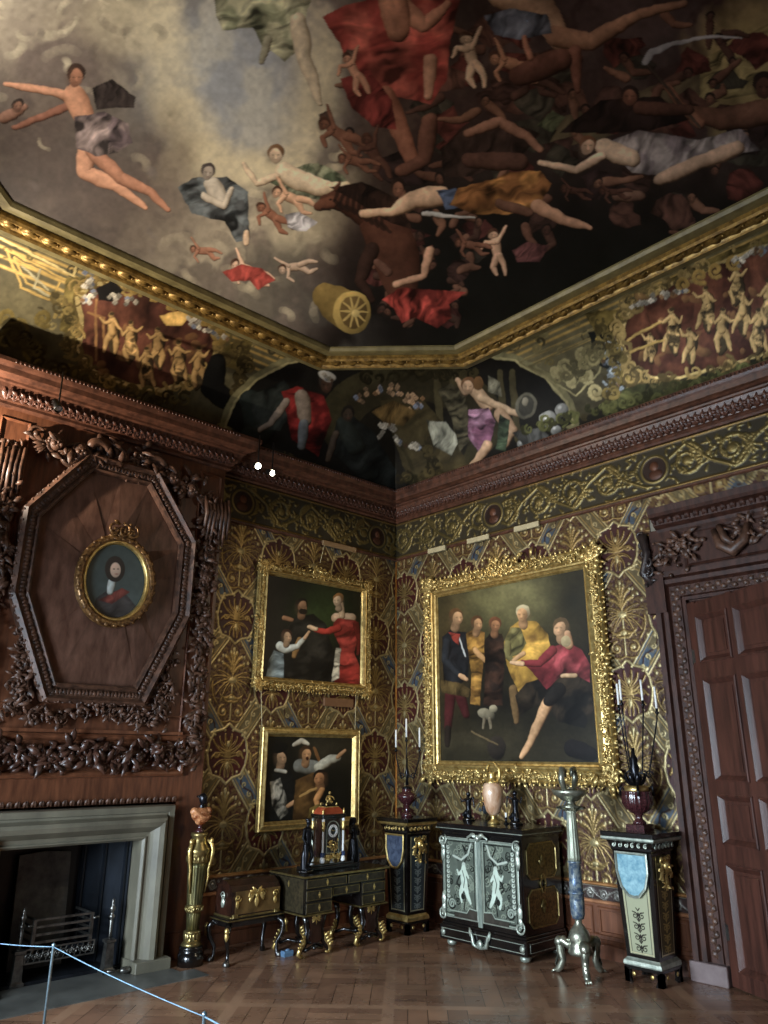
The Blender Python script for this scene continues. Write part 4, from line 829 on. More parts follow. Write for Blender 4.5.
for i in range(60): b.leaf((-5.2+i*.0335, FY-.035, 1.40), (0.25*(-1)**i, -.4, 1), (0, -1, .3), .055, .03, .3)
parts.append(b.build('mantel_moulding', CARVE))
# octagonal frame
octv = [(-4.165+s*x, z) for s, x, z in ((-1, .37, 4.70), (1, .37, 4.70), (1, .87, 4.03), (1, .87, 3.22), (1, .47, 2.32), (-1, .47, 2.32), (-1, .87, 3.22), (-1, .87, 4.03))]
octv = octv[::-1]                                                    # counter-clockwise: + is outwards
prof = [(.03, 0), (.03, .1), (.0, .13), (-.03, .1), (-.10, .075), (-.12, .10), (-.14, .09), (-.15, .03), (-.15, 0)]
b = MB().sweep(octv, prof, (0, FY, 0), EX, EZ, -EY)
for i in range(8):
    p0, p1 = np.array(octv[i]), np.array(octv[(i+1) % 8]); L = np.hypot(*(p1-p0)); k = int(L/.034); d = (p1-p0)/L; nn = np.array([d[1], -d[0]])
    for j in range(k):
        p = p0+(p1-p0)*(j+.5)/k-nn*.065; D = np.array([d[0], 0, d[1]]); N3 = np.array([nn[0], 0, nn[1]]); P3 = np.array([p[0], FY-.09, p[1]])
        s = (-1)**j
        b.leaf(P3-N3*.03*s, D*.4+N3*s, -EY, .065, .04, .5)
        b.leaf(P3+N3*.085, D*s+N3*.3, -EY, .04, .03, .5)
        if j % 3 == 0: b.ell(P3+N3*.09-EY*.015, .013, 6, 4)
parts.append(b.build('octagonal_frame', CARVE))
# faceted field of the octagon
b = MB(); c0 = np.array([-4.12, 3.49]); inn = [np.array(p)+(c0-np.array(p))*.155/np.hypot(*(np.array(p)-c0)) for p in octv]
rim = []
for i in range(8):
    for t in (0, .5): rim.append(inn[i]*(1-t)+inn[(i+1) % 8]*t)
for i in range(16):
    a0, a1 = rim[i], rim[(i+1) % 16]; m0, m1 = c0+(a0-c0)*.42, c0+(a1-c0)*.42; e = .008*((i*5) % 3-1)
    b.add([(a0[0], FY-.03, a0[1]), (a1[0], FY-.03, a1[1]), (m1[0], FY-.075+e, m1[1]), (m0[0], FY-.075-e, m0[1])], [(0, 1, 2, 3)])
    b.add([(m0[0], FY-.075-e, m0[1]), (m1[0], FY-.075+e, m1[1]), (c0[0], FY-.08, c0[1])], [(0, 1, 2)])
parts.append(b.build('facetted_panel', mat('satin_panel_wood', (74, 50, 40), (108, 78, 64), 4, 0, .3, (3, 3, 1), .002)))
def cherub(mb, x, z, s, y=FY):
    c = np.array([x, y-.08*s/.1, z]); mb.ell(c, (s*.85, s*.9, s), 12, 8); mb.ell(c+[0, -s*.85, -s*.1], s*.16, 6, 4)
    for k in (-1, 1):
        mb.ell(c+[k*s*.4, -s*.6, -s*.25], s*.32, 8, 5); mb.ell(c+[k*s*.3, -s*.78, s*.18], (s*.14, s*.08, s*.07), 6, 4)
        for j in range(4): mb.leaf(c+[k*s*.7, s*.1, -s*.3], (k*1, -.2, -.2-.35*j), (0, -1, 0), s*1.9, s*.55, .3)
    mb.ell(c+[0, -s*.72, -s*.5], (s*.2, s*.1, s*.09), 6, 4)
    for j in range(11):
        a = PI*j/10; mb.ell(c+[math.cos(a)*s*.85, -s*.25, math.sin(a)*s*.85], s*.26, 6, 4)
def path(P, n=30): 
    out = []; P = [np.array(p, float) for p in P]
    for a, c in zip(P[:-1], P[1:]):
        for t in np.linspace(0, 1, n, endpoint=False): out.append(a*(1-t)+c*t)
    return out
def drop(name, P, size, n, seed, extra=None, m=CARVE):
    b = MB(); r = random.Random(seed); foliage(b, path(P), (0, -1, 0), size, int(n*1.5), r, .3, .75)
    for p in path(P, 6)[::3]: b.scroll(p+np.array([0, -.02, 0]), EX, EZ, -EY, size*r.uniform(.5, .8), 1.2, .25, r.choice((-1, 1)), r.uniform(0, 6))
    if extra: extra(b)
    o = b.build(name, m); parts.append(o); return o
Yc = FY-.04
def heads(b):
    for x, z, s in ((-4.86, 4.74, .085), (-4.62, 4.72, .085), (-3.60, 4.70, .08), (-3.36, 4.62, .08)): cherub(b, x, z, s)
    for c, a0, d in (((-4.45, 4.80), .4, -1), ((-3.82, 4.80), 2.6, 1)): b.tube([(c[0]+d*.1*math.cos(t), Yc-.06, c[1]+.11*math.sin(t)-.05) for t in np.linspace(.3, 2.9, 9)], [.03, .045, .05, .05, .05, .045, .04, .03, .02], 8)
drop('carved_swag', [(-5.05, Yc, 4.78), (-4.7, Yc, 4.62), (-4.35, Yc, 4.82), (-4.1, Yc, 4.74), (-3.9, Yc, 4.84), (-3.5, Yc, 4.62), (-3.2, Yc, 4.72)], .13, 150, 1, heads)
drop('carved_swag', [(-4.9, Yc, 2.42), (-4.7, Yc, 2.16), (-4.45, Yc, 2.14), (-4.1, Yc, 2.27), (-3.85, Yc, 2.2), (-3.65, Yc, 2.16), (-3.45, Yc, 2.3), (-3.4, Yc, 2.46)], .085, 170, 2)
for s, sd in ((1, 3), (-1, 4)):
    X = lambda x: -4.165+s*(x+4.165)
    def tassels(b, X=X, s=s):
        for j in range(7): b.tube([(X(-3.2+.05*j), Yc-.05, 4.60-.03*(j % 2)), (X(-3.17+.045*j), Yc-.07, 4.4), (X(-3.19+.05*j), Yc-.03, 4.15-.05*(j % 3))], [.018, .03, .012], 6)
        cherub(b, X(-3.1), 3.68, .07)
    drop('carved_drop', [(X(-3.1), Yc, 4.62), (X(-3.12), Yc, 4.2), (X(-3.08), Yc, 3.8), (X(-3.14), Yc, 3.4), (X(-3.06), Yc, 3.0), (X(-3.12), Yc, 2.6), (X(-3.08), Yc, 2.2), (X(-3.1), Yc, 1.72)], .105, 270, sd, tassels)
    drop('carved_drop', [(X(-3.42), Yc, 2.9), (X(-3.46), Yc, 2.6), (X(-3.5), Yc, 2.35), (X(-3.4), Yc, 2.15)], .09, 50, sd+10)
drop('frieze_carving', [(-5.13, Yc, 1.83), (-4.8, Yc, 1.86), (-4.5, Yc, 1.8), (-4.165, Yc, 1.88), (-3.85, Yc, 1.8), (-3.5, Yc, 1.86), (-3.23, Yc, 1.82)], .12, 230, 9, m=mat('dark_carved_wood', (44, 28, 22), (80, 52, 40), 14, 0, .36, bump=.004))
rel(om, *parts); om_l = om.location
# oval portrait
PCX, PCZ = -4.115, 3.475
op = thing('oval_portrait', 'small oval portrait of a gentleman hung in the octagonal overmantel panel', 'painting', (PCX, FY-.09, PCZ-.46))
def ovalring(rx, rz, n=48): return [(PCX+rx*math.cos(t), PCZ+rz*math.sin(t)) for t in np.linspace(0, 2*PI, n, endpoint=False)]
b = MB().sweep(ovalring(.36, .42), [(.045, 0), (.045, .05), (.02, .08), (-.01, .07), (-.03, .05)], (0, FY-.085, 0), EX, EZ, -EY, sm=True)
rng = random.Random(8)
for k, (x, z) in enumerate(ovalring(.375, .435, 56)):
    t = math.atan2(z-PCZ, x-PCX); b.leaf((x, FY-.15, z), (-math.sin(t)+.5*math.cos(t)*(-1)**k, 0, math.cos(t)+.5*math.sin(t)*(-1)**k), -EY, .06, .035, .6)
for x, s in ((-.09, 1), (.09, 1), (0, 1.5)): b.scroll((PCX+x, FY-.16, PCZ+.5), EX, EZ, -EY, .07, 1.2, .25, 1 if x < 0 else -1, 1)
foliage(b, [np.array([PCX+x, FY-.15, PCZ+.5+z]) for x in (-.1, -.05, 0, .05, .1) for z in (-.03, .02, .06)], -EY, .06, 26, rng)
for x in (-.07, .0, .07): b.ell((PCX+x, FY-.15, PCZ+.58), .016, 8, 5)
f1 = b.build('frame', mat('dark_gilt_carving', (70, 46, 30), (150, 112, 66), 30, .5, .35, bump=.004))
f2 = MB().sweep(ovalring(.32, .385), [(.02, 0), (.02, .055), (.005, .065), (-.015, .05), (-.02, 0)], (0, FY-.085, 0), EX, EZ, -EY, sm=True).build('slip', GILT)
nr, na = 60, 140; R_, A2 = np.meshgrid(np.linspace(.001, 1, nr), np.linspace(0, 2*PI, na), indexing='ij')
P = np.stack([PCX+.305*R_.ravel()*np.cos(A2.ravel()), np.full(nr*na, FY-.10), PCZ+.37*R_.ravel()*np.sin(A2.ravel())], 1); px, py = proj(P)
cv = Cv(px, py, (62, 72, 70), soft=.8); cv.c *= (.7+.7*vnoise(px, py, 12, 4, 4))[:, None]
cv.poly([(92, 620), (96, 598), (108, 590), (124, 592), (136, 606), (138, 624)], (52, 50, 50), .4, 60, 6); cv.poly([(98, 600), (122, 588), (130, 592), (112, 604)], (104, 52, 46), .3, 20, 4); cv.limb([(112, 582), (110, 592)], [4.5, 3.5], (176, 184, 180)); cv.ell(115, 569, 10, 13, 0, (44, 38, 34), .3); cv.ell(115.5, 570, 5.2, 7.4, 0, (198, 170, 148), .4)
cv.ell(114, 569, 1, .6, 0, (60, 44, 40)); cv.ell(118, 569, 1, .6, 0, (60, 44, 40)); cv.ell(116.5, 574, 1.6, .5, 0, (140, 80, 70))
pc = grid_obj('canvas', P, nr, na, cv, OIL, 1.2); rel(op, f1, f2, pc)
# ================================================================ chimneypiece, firebox, hearth, grate
cp = thing('chimneypiece', 'grey marble bolection chimneypiece framing the open fireplace', 'fireplace surround', ((FX0+FX1)/2, FY, 0))
surr = [(FX0, .095), (FX0, FZ), (FX1, FZ), (FX1, .095)]
prof = [(0, -.12), (0, .14), (.018, .165), (.03, .165), (.035, .15), (.07, .16), (.085, .19), (.12, .245), (.16, .265), (.19, .25), (.205, .2), (.215, .17), (.235, .165), (.24, .18), (.29, .185), (.298, .165), (.298, 0)]
surr2 = [(x, z) for x, z in surr][::-1]
s1 = MB().sweep(surr[::1], [(-u, v) for u, v in prof], (0, FY, 0), EX, EZ, -EY, closed=False).build('surround', STONE)
s2 = MB().bbox(FX1-.02, FX1+.32, FY-.29, FY+.02, 0, .095, .006).build('plinth_block', STONE); s3 = MB().bbox(FX0-.32, FX0+.02, FY-.29, FY+.02, 0, .095, .006).build('plinth_block', STONE)
b = MB(); B0, B1, BY = -4.62, -3.86, .42
for P4 in ([(FX0, -.1, 0), (B0, BY, 0), (B0, BY, 1.7), (FX0, -.1, 1.7)], [(B0, BY, 0), (B1, BY, 0), (B1, BY, 1.7), (B0, BY, 1.7)], [(B1, BY, 0), (FX1, -.1, 0), (FX1, -.1, 1.7), (B1, BY, 1.7)], [(FX0, -.1, 1.7), (B0, BY, 1.7), (B1, BY, 1.7), (FX1, -.1, 1.7)]): b.add(P4, [(0, 1, 2, 3)])
b.box(FX0-.15, FX0, -.12, .0, 0, 1.3).box(FX1, FX1+.15, -.12, .0, 0, 1.3)
for x in np.linspace(-3.62, -3.84, 3): b.box(x-.008, x+.008, -.12+(x+3.59)*-1.9-.02, -.09+(x+3.59)*-1.9, 0, 1.4)
s4 = b.build('wall_firebox', mat('soot_blackened_slate', (10, 12, 15), (30, 34, 40), 4, 0, .3, (1, 1, .4), .003)); s5 = MB().box(FX0, FX1, -.14, .42, .004, .03).build('inner_hearth', SOOT)
rel(cp, s1, s2, s3); struct(s4); s5.name = 'floor_inner_hearth'; struct(s5)
hp = [fl(*q)[:2] for q in ((178, 975), (202, 975.5), (150, 990), (0, 1018))]
h = MB().prism([(-5.5, -.86), (-3.12, -.86), (-3.12, -.6), (-3.26, -.6), (-3.26, -.455), (-3.615, -.455), (-3.615, -.145), (-4.805, -.145), (-4.805, -.455), (-5.5, -.455)], (0, 0, .0), EX, EY, EZ, .006); tag(fix(h.build('hearth_slab', HEARTH)), 'flat grey stone hearth slab laid flush before the fireplace', 'hearth')
# fireback (leaning iron plate)
fb = MB(); fx0, fx1 = -4.45, -3.98; fy = .36
fb.prism([(fx0, 0), (fx1, 0), (fx1+.0, .93), ((fx0+fx1)/2, .95), (fx0, .93)], (0, fy-.09, .031), EX, nrm((0, .08, 1)), EY, .03)
tag(fix(fb.build('fireback', PLATE)), 'worn grey iron fireback plate standing behind the grate', 'fireback')
gr = thing('fire_grate', 'steel dog grate with pierced apron and two urn finials in the fireplace', 'grate', (-4.13, -.1, .008))
def standard(x, y):
    b = MB(); b.sq([(.055, .0), (.055, .03), (.045, .04), (.04, .05), (.033, .24), (.045, .25), (.045, .27), (.02, .28)], x, y)
    for s in (-1, 1): b.ell((x+s*.04, y-.03, .012), .02, 8, 5)
    st = b.build('standard', STEEL)
    f = MB().lathe([(.016, .28), (.013, .32), (.016, .42), (.012, .43), (.026, .445), (.028, .46), (.012, .47), (.016, .49), (.024, .505), (.026, .525), (.012, .54), (.014, .565), (.012, .59), (.002, .6)], x, y, 12).build('urn_finial', STEEL)
    return st, f
la = fl(13, 986)[:2]; ra = fl(108, 972)[:2]; la = (-4.50, -.10); ra = (-3.76, -.20)
for q in (la, ra):
    st, f = standard(*q); rel(gr, st, f); f.parent = st
gy = -.10
for z, n_ in ((.30, 0), (.36, 0), (.42, 0), (.475, 1)):
    o = MB().box(-4.40, -3.90, gy-.012, gy+.006, z, z+.018).box(-4.40, -4.385, gy, .25, z, z+.018).box(-3.915, -3.90, gy, .25, z, z+.018)
    rel(gr, o.build('grate_bar', STEEL))
for x, x2 in ((-4.40, -4.46), (-3.90, -3.84)): rel(gr, MB().box(x-.013, x+.013, gy-.015, gy+.012, .20, .49).tube([(x, gy, .44), (x2, gy-.02, .45)], .012, 8).build('grate_post', STEEL))
o = MB(); o.sweep([(-4.46, .16), (-3.86, .16), (-3.86, .275), (-4.46, .275)], [(0, 0), (0, .012), (-.012, .012), (-.012, 0)], (0, gy-.02, 0), EX, EZ, -EY)
for k in range(12):
    x = -4.43+k*.049; o.scroll((x, gy-.028, .215), EX, EZ, -EY, .03, 1.3, .2, (-1)**k, k); o.tube([(x, gy-.026, .165), (x+.03, gy-.026, .27)], .005, 5)
rel(gr, o.build('pierced_apron', STEEL))
o = MB(); o.box(-4.38, -3.92, gy, .24, .20, .215)
for k in range(8): o.box(-4.37+.06*k, -4.355+.06*k, gy, .24, .215, .24)
rel(gr, o.build('fire_basket', SOOT))
sh = MB(); sx, sy = -3.66, -.36; sh.ell((sx, sy, .04), (.055, .035, .03), 12, 6).tube([(sx-.04, sy, .045), (sx-.1, sy+.01, .04), (sx-.16, sy+.02, .05)], [.012, .008, .012], 8)
tag(fix(sh.build('fire_tool', STEEL)), 'bright steel fire-iron end lying beside the right foot of the grate', 'fire iron')

# ================================================================ doorway
ds = thing('door_surround', 'dark carved wooden doorcase with cornice around the open mahogany door', 'doorcase', (0, (DY0+DY1)/2, 0))
prof = [(0, .001), (0, .05), (.03, .06), (.04, .03), (.05, .05), (.15, .055), (.165, .04), (.18, .075), (.22, .085), (.24, .06), (.25, .09), (.30, .095), (.30, .001)]
dpoly = [(DY0, .16), (DY0, DZ), (DY1, DZ), (DY1, .16)]
a1 = MB().sweep(dpoly, [(-u if False else u, v) for u, v in prof], (0, 0, 0), EY, EZ, -EX, closed=False).build('architrave', DARKW)
b = MB(); r = random.Random(12)
def cband(y0, z0, y1, z1):
    L = math.hypot(y1-y0, z1-z0); k = int(L/.05); d = np.array([0, (y1-y0)/L, (z1-z0)/L]); s_ = np.cross(d, EX)
    for i in range(k):
        p = np.array([-.055, y0, z0])+d*(i+.5)*L/k; b.leaf(p-d*.03, d+s_*.5*(-1)**i, -EX, .075, .05, .5); b.ell(p+s_*.03*(-1)**i, .014, 6, 4)
cband(DY0+.10, .2, DY0+.10, DZ+.1); cband(DY0+.10, DZ+.1, DY1-.1, DZ+.1)
a2 = b.build('carved_band', CARVE)
a3 = MB().bbox(-.12, -.001, DY0-.0, DY0+.33, 0, .16, .006).build('plinth_block', mat('grey_scuffed_plinth', (96, 80, 76), (126, 110, 108), 4, 0, .35, bump=0))
b = MB().box(-.06, -.001, DY1-.35, DY0+.30, DZ+.28, 4.05).box(-.10, -.001, DY0+.18, DY0+.38, DZ-.1, DZ+.31); b.sweep([(DY0-.05, 3.62), (DY1+.05, 3.62), (DY1+.05, 3.98), (DY0-.05, 3.98)][::-1], [(0, 0), (0, .02), (-.02, .01), (-.03, 0)], (-.06, 0, 0), EY, EZ, -EX)
a4 = b.build('frieze_board', DARKW)
cy0 = wr(646, 521, -.22)[1]
a5 = MB().sweep([(DY1-.4, 0), (cy0-.02, 0)], [(0, 0), (.06, 0), (.07, .03), (.12, .06), (.13, .11), (.2, .13), (.22, .16), (.23, .22), (0, .23)], (-.001, 0, 4.02), EY, EX, EZ, closed=False)
for i in range(46): a5.leaf((-.13, cy0-.05-i*.045, 4.09), (-.3, .3*(-1)**i, .8), (-1, 0, .3), .07, .04, .4)
a5 = a5.build('cornice', DARKW)
b = MB(); fol = []
for yc, zc, sp in ((-4.22, 3.80, .1), (-4.0, 3.74, .07), (-4.85, 3.86, .2)): fol += [np.array([-.09, yc+r.gauss(0, sp), zc+r.gauss(0, .07)]) for _ in range(40)]
foliage(b, fol, -EX, .1, 120, r, .3)
b.tube([(-.10, -4.5, 3.92), (-.14, -4.56, 3.75), (-.12, -4.66, 3.68), (-.13, -4.78, 3.76), (-.1, -4.82, 3.92)], [.03, .05, .06, .05, .03], 8); b.tube([(-.12, -4.56, 3.95), (-.15, -4.62, 3.8), (-.12, -4.7, 3.72)], [.03, .04, .03], 8)
a6 = b.build('overdoor_carving', CARVE)
b = MB()
for k in range(5): b.scroll((-.10, -3.80+.012*k, 3.62+.1*k), EY, EZ, -EX, .07-.005*k, 1.3, .3, 1, k)
b.tube([(-.08, -3.82, 3.5), (-.1, -3.74, 3.62), (-.1, -3.8, 3.8), (-.1, -3.76, 4.02)], [.04, .05, .04, .05], 8)
foliage(b, [np.array([-.1, -3.78, z]) for z in np.linspace(3.5, 4.0, 20)], -EX, .07, 30, r); a7 = b.build('scroll_bracket', mat('blackened_carving', (30, 24, 24), (58, 46, 42), 12, 0, .38))
a8 = MB().box(.0, .3, DY0-.012, DY0+.0, 0, DZ).box(.0, .3, DY1, DY0, DZ-.012, DZ).build('trim_12', DARKW)
struct(a8); rel(ds, a1, a2, a3, a4, a5, a6, a7)
# the door leaf, hinged at its far edge and standing open into the room
an = math.radians(28); LW = 1.36
def leafbox(mb, d0, d1, z0, z1, t0, t1): mb.box(d0, d1, t0, t1, z0, z1)
dr = MB(); cols_ = ((.135, .53), (.645, 1.24)); rows = ((.16, .95), (1.14, 1.51), (1.66, 2.51), (2.70, 3.10))
dr.box(0, LW, .0, .022, .015, 3.26)
for d0, d1 in ((0, .115), (.55, .625), (1.26, LW)): dr.box(d0, d1, -.02, .0, .015, 3.26)
zz = [.015]+[v for q in rows for v in q]+[3.26]
for z0, z1 in zip(zz[::2], zz[1::2]):
    z0 += .02 if z0 > .02 else 0; z1 -= .02
    for d0, d1 in ((.115, .55), (.625, 1.26)): dr.box(d0, d1, -.02, 0, z0, z1)
for d0, d1 in cols_:
    for z0, z1 in rows:
        dr.sweep([(d0-.02, z0-.02), (d1+.02, z0-.02), (d1+.02, z1+.02), (d0-.02, z1+.02)], [(0, .0), (0, .036), (-.012, .04), (-.03, .022), (-.045, .006), (-.05, 0)], (0, 0, 0), EX, EZ, -EY)
        dr.prism([(d0+.06, z0+.06), (d1-.06, z0+.06), (d1-.06, z1-.06), (d0+.06, z1-.06)], (0, 0, 0), EX, EZ, -EY, .012)
door = dr.build('door_1', DOORW); struct(door)
# local x runs from the hinge along the leaf; rotate so that it points (-sin, -cos)
door.location = (-.05, DY0-.02, 0); door.rotation_euler.z = math.atan2(-math.cos(an), -math.sin(an))
hg = MB()
for z in (.42, 2.75): hg.tube([(0, -.012, z-.07), (0, -.012, z+.07)], .011, 8).box(0, .035, -.022, -.018, z-.06, z+.06)
hg.build('hinge', STEEL, door)
# ================================================================ framed pictures
def conv(P_): return P_
def picture(name, lab, corners, plane, cpx, frame_prof, carve, paint, grp=None, res=210):
    """corners: photo pixels of the outer frame (tl, tr, br, bl); plane: 'L' or 'R'; cpx: canvas corners"""
    f = (lambda q, D: wl(*q, -D)) if plane == 'L' else (lambda q, D: wr(*q, -D))
    ax = 0 if plane == 'L' else 1
    o = [f(q, .09) for q in corners]; A = EX if plane == 'L' else -EY; N = -EY if plane == 'L' else -EX
    sg = 1 if plane == 'L' else -1
    a0 = sg*(o[0][ax]+o[3][ax])/2; a1 = sg*(o[1][ax]+o[2][ax])/2; z1 = (o[0][2]+o[1][2])/2; z0 = (o[2][2]+o[3][2])/2
    cc_ = [f(q, .05) for q in cpx]; c0 = sg*(cc_[0][ax]+cc_[3][ax])/2; c1 = sg*(cc_[1][ax]+cc_[2][ax])/2; cz1 = (cc_[0][2]+cc_[1][2])/2; cz0 = (cc_[2][2]+cc_[3][2])/2
    W_ = (c0-a0+a1-c1+z1-cz1+cz0-z0)/4
    t = thing(name, lab, 'painting', tuple(A*(a0+a1)/2+EZ*z0+N*.03))
    poly = [(c0-W_, cz0-W_), (c1+W_, cz0-W_), (c1+W_, cz1+W_), (c0-W_, cz1+W_)]
    O = N*.03
    # sweep: (a, z) with + outwards needs counter-clockwise order seen along -N
    def P3(a, z, n_): return A*a+EZ*z+N*(.03+n_)
    fr = MB().sweep(poly, [(-u*W_, v) for u, v in frame_prof], O, A, EZ, N)
    frame_o = fr.build('frame', GILTF); obs = [frame_o]
    if carve:
        b = MB(); r = random.Random(int(a0*100)); w = W_
        per = []
        for (x0, y0), (x1, y1) in zip(poly, poly[1:]+poly[:1]):
            L = math.hypot(x1-x0, y1-y0); k = int(L/(w*.30))
            for i in range(k):
                q = np.array([x0+(x1-x0)*(i+.5)/k, y0+(y1-y0)*(i+.5)/k]); inw = np.array([-(y1-y0), (x1-x0)])/L
                q = q+inw*w*.32; e = abs((i+.5)/k-.5)*2; big = 1.0+1.0*(e > .86)+.55*(e < .14)
                for _ in range(4):
                    d = A*r.gauss(0, 1)+EZ*r.gauss(0, 1); b.leaf(P3(q[0]+r.gauss(0, w*.12), q[1]+r.gauss(0, w*.12), .07), d, N, w*.26*big, w*.13*big, .5)
                b.scroll(P3(q[0], q[1], .075), A, EZ, N, w*.14*big, 1.2, .28, r.choice((-1, 1)), r.uniform(0, 6))
                b.leaf(P3(q[0]-inw[0]*w*.3, q[1]-inw[1]*w*.3, .05), A*-inw[0]+EZ*-inw[1]+(A*inw[1]-EZ*inw[0])*r.uniform(-.8, .8), N, w*.2*big, w*.13, .4)
                if r.random() < .6: b.ell(P3(q[0]+r.gauss(0, w*.15), q[1]+r.gauss(0, w*.15), .085), w*.07, 6, 4)
        cx = (c0+c1)/2
        pts = [P3(cx+r.gauss(0, w*.8), cz1+W_*(.9+r.random()*.5), .07) for _ in range(60)]
        foliage(b, pts, N, w*.4, 60, r); 
        for s in (-1, 1): b.scroll(P3(cx+s*w*.6, cz1+W_*1.05, .08), A, EZ, N, w*.4, 1.4, .25, s, 1.5)
        co_ = b.build('frame_carving', GILTF); obs.append(co_)
    nu = res; nv = int(res*(cz1-cz0)/(c1-c0)); a, z, P = plane_pts(N*.045, A, EZ, c0-.01, c1+.01, cz0-.01, cz1+.01, nu, nv)
    px, py = proj(P); cv = Cv(px+1.2*(vnoise(px, py, 5, 3, 2)-.5), py+1.2*(vnoise(px, py, 5, 8, 2)-.5), (20, 18, 14), soft=.7)
    cv.neck = True; paint(cv, px, py); cv.c *= ((.8+.4*vnoise(px, py, 2.5, 6, 2))*(.6+.8*vnoise(px, py, 14, 16, 3)))[:, None]
    cv.c = cv.c*.78+cv.c.mean(1)[:, None]*.22*np.array([1.2, 1., .6])
    obs.append(grid_obj('canvas', P, nu, nv, cv, OIL, .85, flip=(plane == 'R')))
    obs.append(MB().prism([(c0-W_*.7, cz0-W_*.7), (c1+W_*.7, cz0-W_*.7), (c1+W_*.7, cz1+W_*.7), (c0-W_*.7, cz1+W_*.7)], N*.026, A, EZ, N, .01).build('backboard', DARKW))
    rel(t, *obs)
    if carve: co_.parent = frame_o
    bpy.context.view_layer.update(); return t, (a0, a1, z0, z1)
FP1 = [(0, 0), (0, .05), (.06, .075), (.12, .06), (.3, .045), (.55, .06), (.7, .085), (.78, .08), (.82, .05), (.9, .04), (.93, .045), (1.02, .02)]
def paint1(cv, px, py):
    def mix(c, k): cv.c = cv.c*(1-k[:, None])+s2l(c)*k[:, None]
    mix((54, 72, 34), np.exp(-(((px-322)/24)**2+((py-612)/24)**2))); mix((30, 24, 18), sst(300, 262, px)*.6)
    cv.poly([(288, 626), (296, 616), (314, 614), (326, 624), (336, 660), (336, 690), (280, 690), (284, 650)], (38, 36, 32), .6, 70, 9, c2=(18, 17, 16))
    cv.head(302, 606, 6.5, (176, 124, 88), (28, 20, 16), 0, .3); cv.ell(303, 611.5, 4.4, 3, 0, (34, 24, 18), .1); cv.ell(303, 604.5, 3.6, 3.4, 0, (184, 132, 94), .4)
    cv.limb([(300, 640), (295, 652), (294, 656)], [3.5, 3.2, 2.6], (150, 110, 60))
    cv.limb([(336, 618), (352, 618)], [5.5, 5], (226, 186, 150)); cv.limb([(341, 604), (342, 616)], [2.8, 3.6], (222, 184, 146)); cv.head(338, 600, 5.6, (230, 192, 154), (150, 98, 44), 8, -.6)
    cv.poly([(333, 624), (338, 618), (356, 620), (358, 640), (354, 652), (360, 668), (362, 690), (334, 690), (334, 668), (340, 646), (334, 634)], (150, 22, 26), .5, 78, 6, c2=(180, 44, 44)); cv.limb([(338, 628), (326, 632), (316, 630)], [4.2, 3.4, 2.6], (196, 34, 34)); cv.limb([(316, 629), (309, 627)], [2.4, 2.2], (228, 190, 152)); cv.poly([(336, 648), (341, 648), (339, 678), (331, 682)], (214, 206, 186), .4, 80, 3); cv.limb([(356, 624), (360, 640), (358, 654)], [3.5, 3.2, 2], (110, 14, 18))
    cv.poly([(266, 680), (268, 662), (274, 650), (284, 654), (284, 682)], (128, 148, 156), .5, 75, 5); cv.limb([(280, 646), (286, 650), (298, 646), (305, 638)], [5, 4.4, 3, 2.4], (192, 200, 196)); cv.limb([(305, 638), (309, 632)], [2, 1.6], (214, 170, 130)); cv.head(287, 636, 5.5, (200, 158, 122), (66, 38, 26), -10, .6); cv.limb([(284, 618), (292, 620)], [2.6, 2.2], (170, 118, 82))
def paint2(cv, px, py):
    def mix(c, k): cv.c = cv.c*(1-k[:, None])+s2l(c)*k[:, None]
    mix((58, 52, 38), np.exp(-(((px-330)/30)**2+((py-748)/14)**2)))
    cv.poly([(266, 772), (276, 766), (292, 772), (300, 800), (296, 824), (262, 826)], (24, 24, 24), .3, 70, 8); cv.head(281, 757, 7, (196, 150, 112), (26, 18, 14), -8, .5); cv.ell(279, 748, 9.5, 5, -15, (14, 13, 13), .2); cv.limb([(276, 770), (286, 772)], [2.2, 2], (180, 176, 164))
    cv.poly([(270, 782), (280, 778), (286, 796), (288, 812), (280, 820), (272, 806)], (176, 170, 156), .7, 20, 4, c2=(96, 92, 84)); cv.limb([(288, 806), (298, 800)], [2.4, 2], (206, 150, 104))
    cv.limb([(300, 766), (318, 768)], [8, 8], (120, 122, 116)); cv.poly([(296, 780), (314, 772), (318, 800), (310, 826), (292, 826)], (108, 74, 34), .35, 70, 9, c2=(78, 52, 26)); cv.head(306, 754, 6.6, (208, 148, 98), (60, 38, 22), 12, .2); cv.ell(307, 758.5, 1.6, 1.8, 0, (60, 16, 12)); cv.limb([(294, 745), (302, 741), (308, 744)], [2.2, 3, 2], (206, 196, 176)); cv.line([(314, 748), (320, 762), (316, 790)], 1.4, (130, 84, 44))
    cv.limb([(318, 768), (330, 760), (338, 758)], [5, 5.5, 4], (178, 176, 160)); cv.limb([(338, 757), (345, 751)], [2.4, 1.8], (206, 150, 104))
    cv.head(320, 778, 7, (192, 128, 80), (24, 16, 12), 10, -.4); cv.limb([(322, 790), (316, 800), (320, 812)], [3.4, 3.2, 2.8], (222, 150, 84)); cv.line([(316, 788), (300, 796)], 1.2, (200, 150, 80)); cv.poly([(306, 826), (310, 808), (322, 802), (332, 810), (330, 826)], (150, 120, 52), .5, 60, 6)
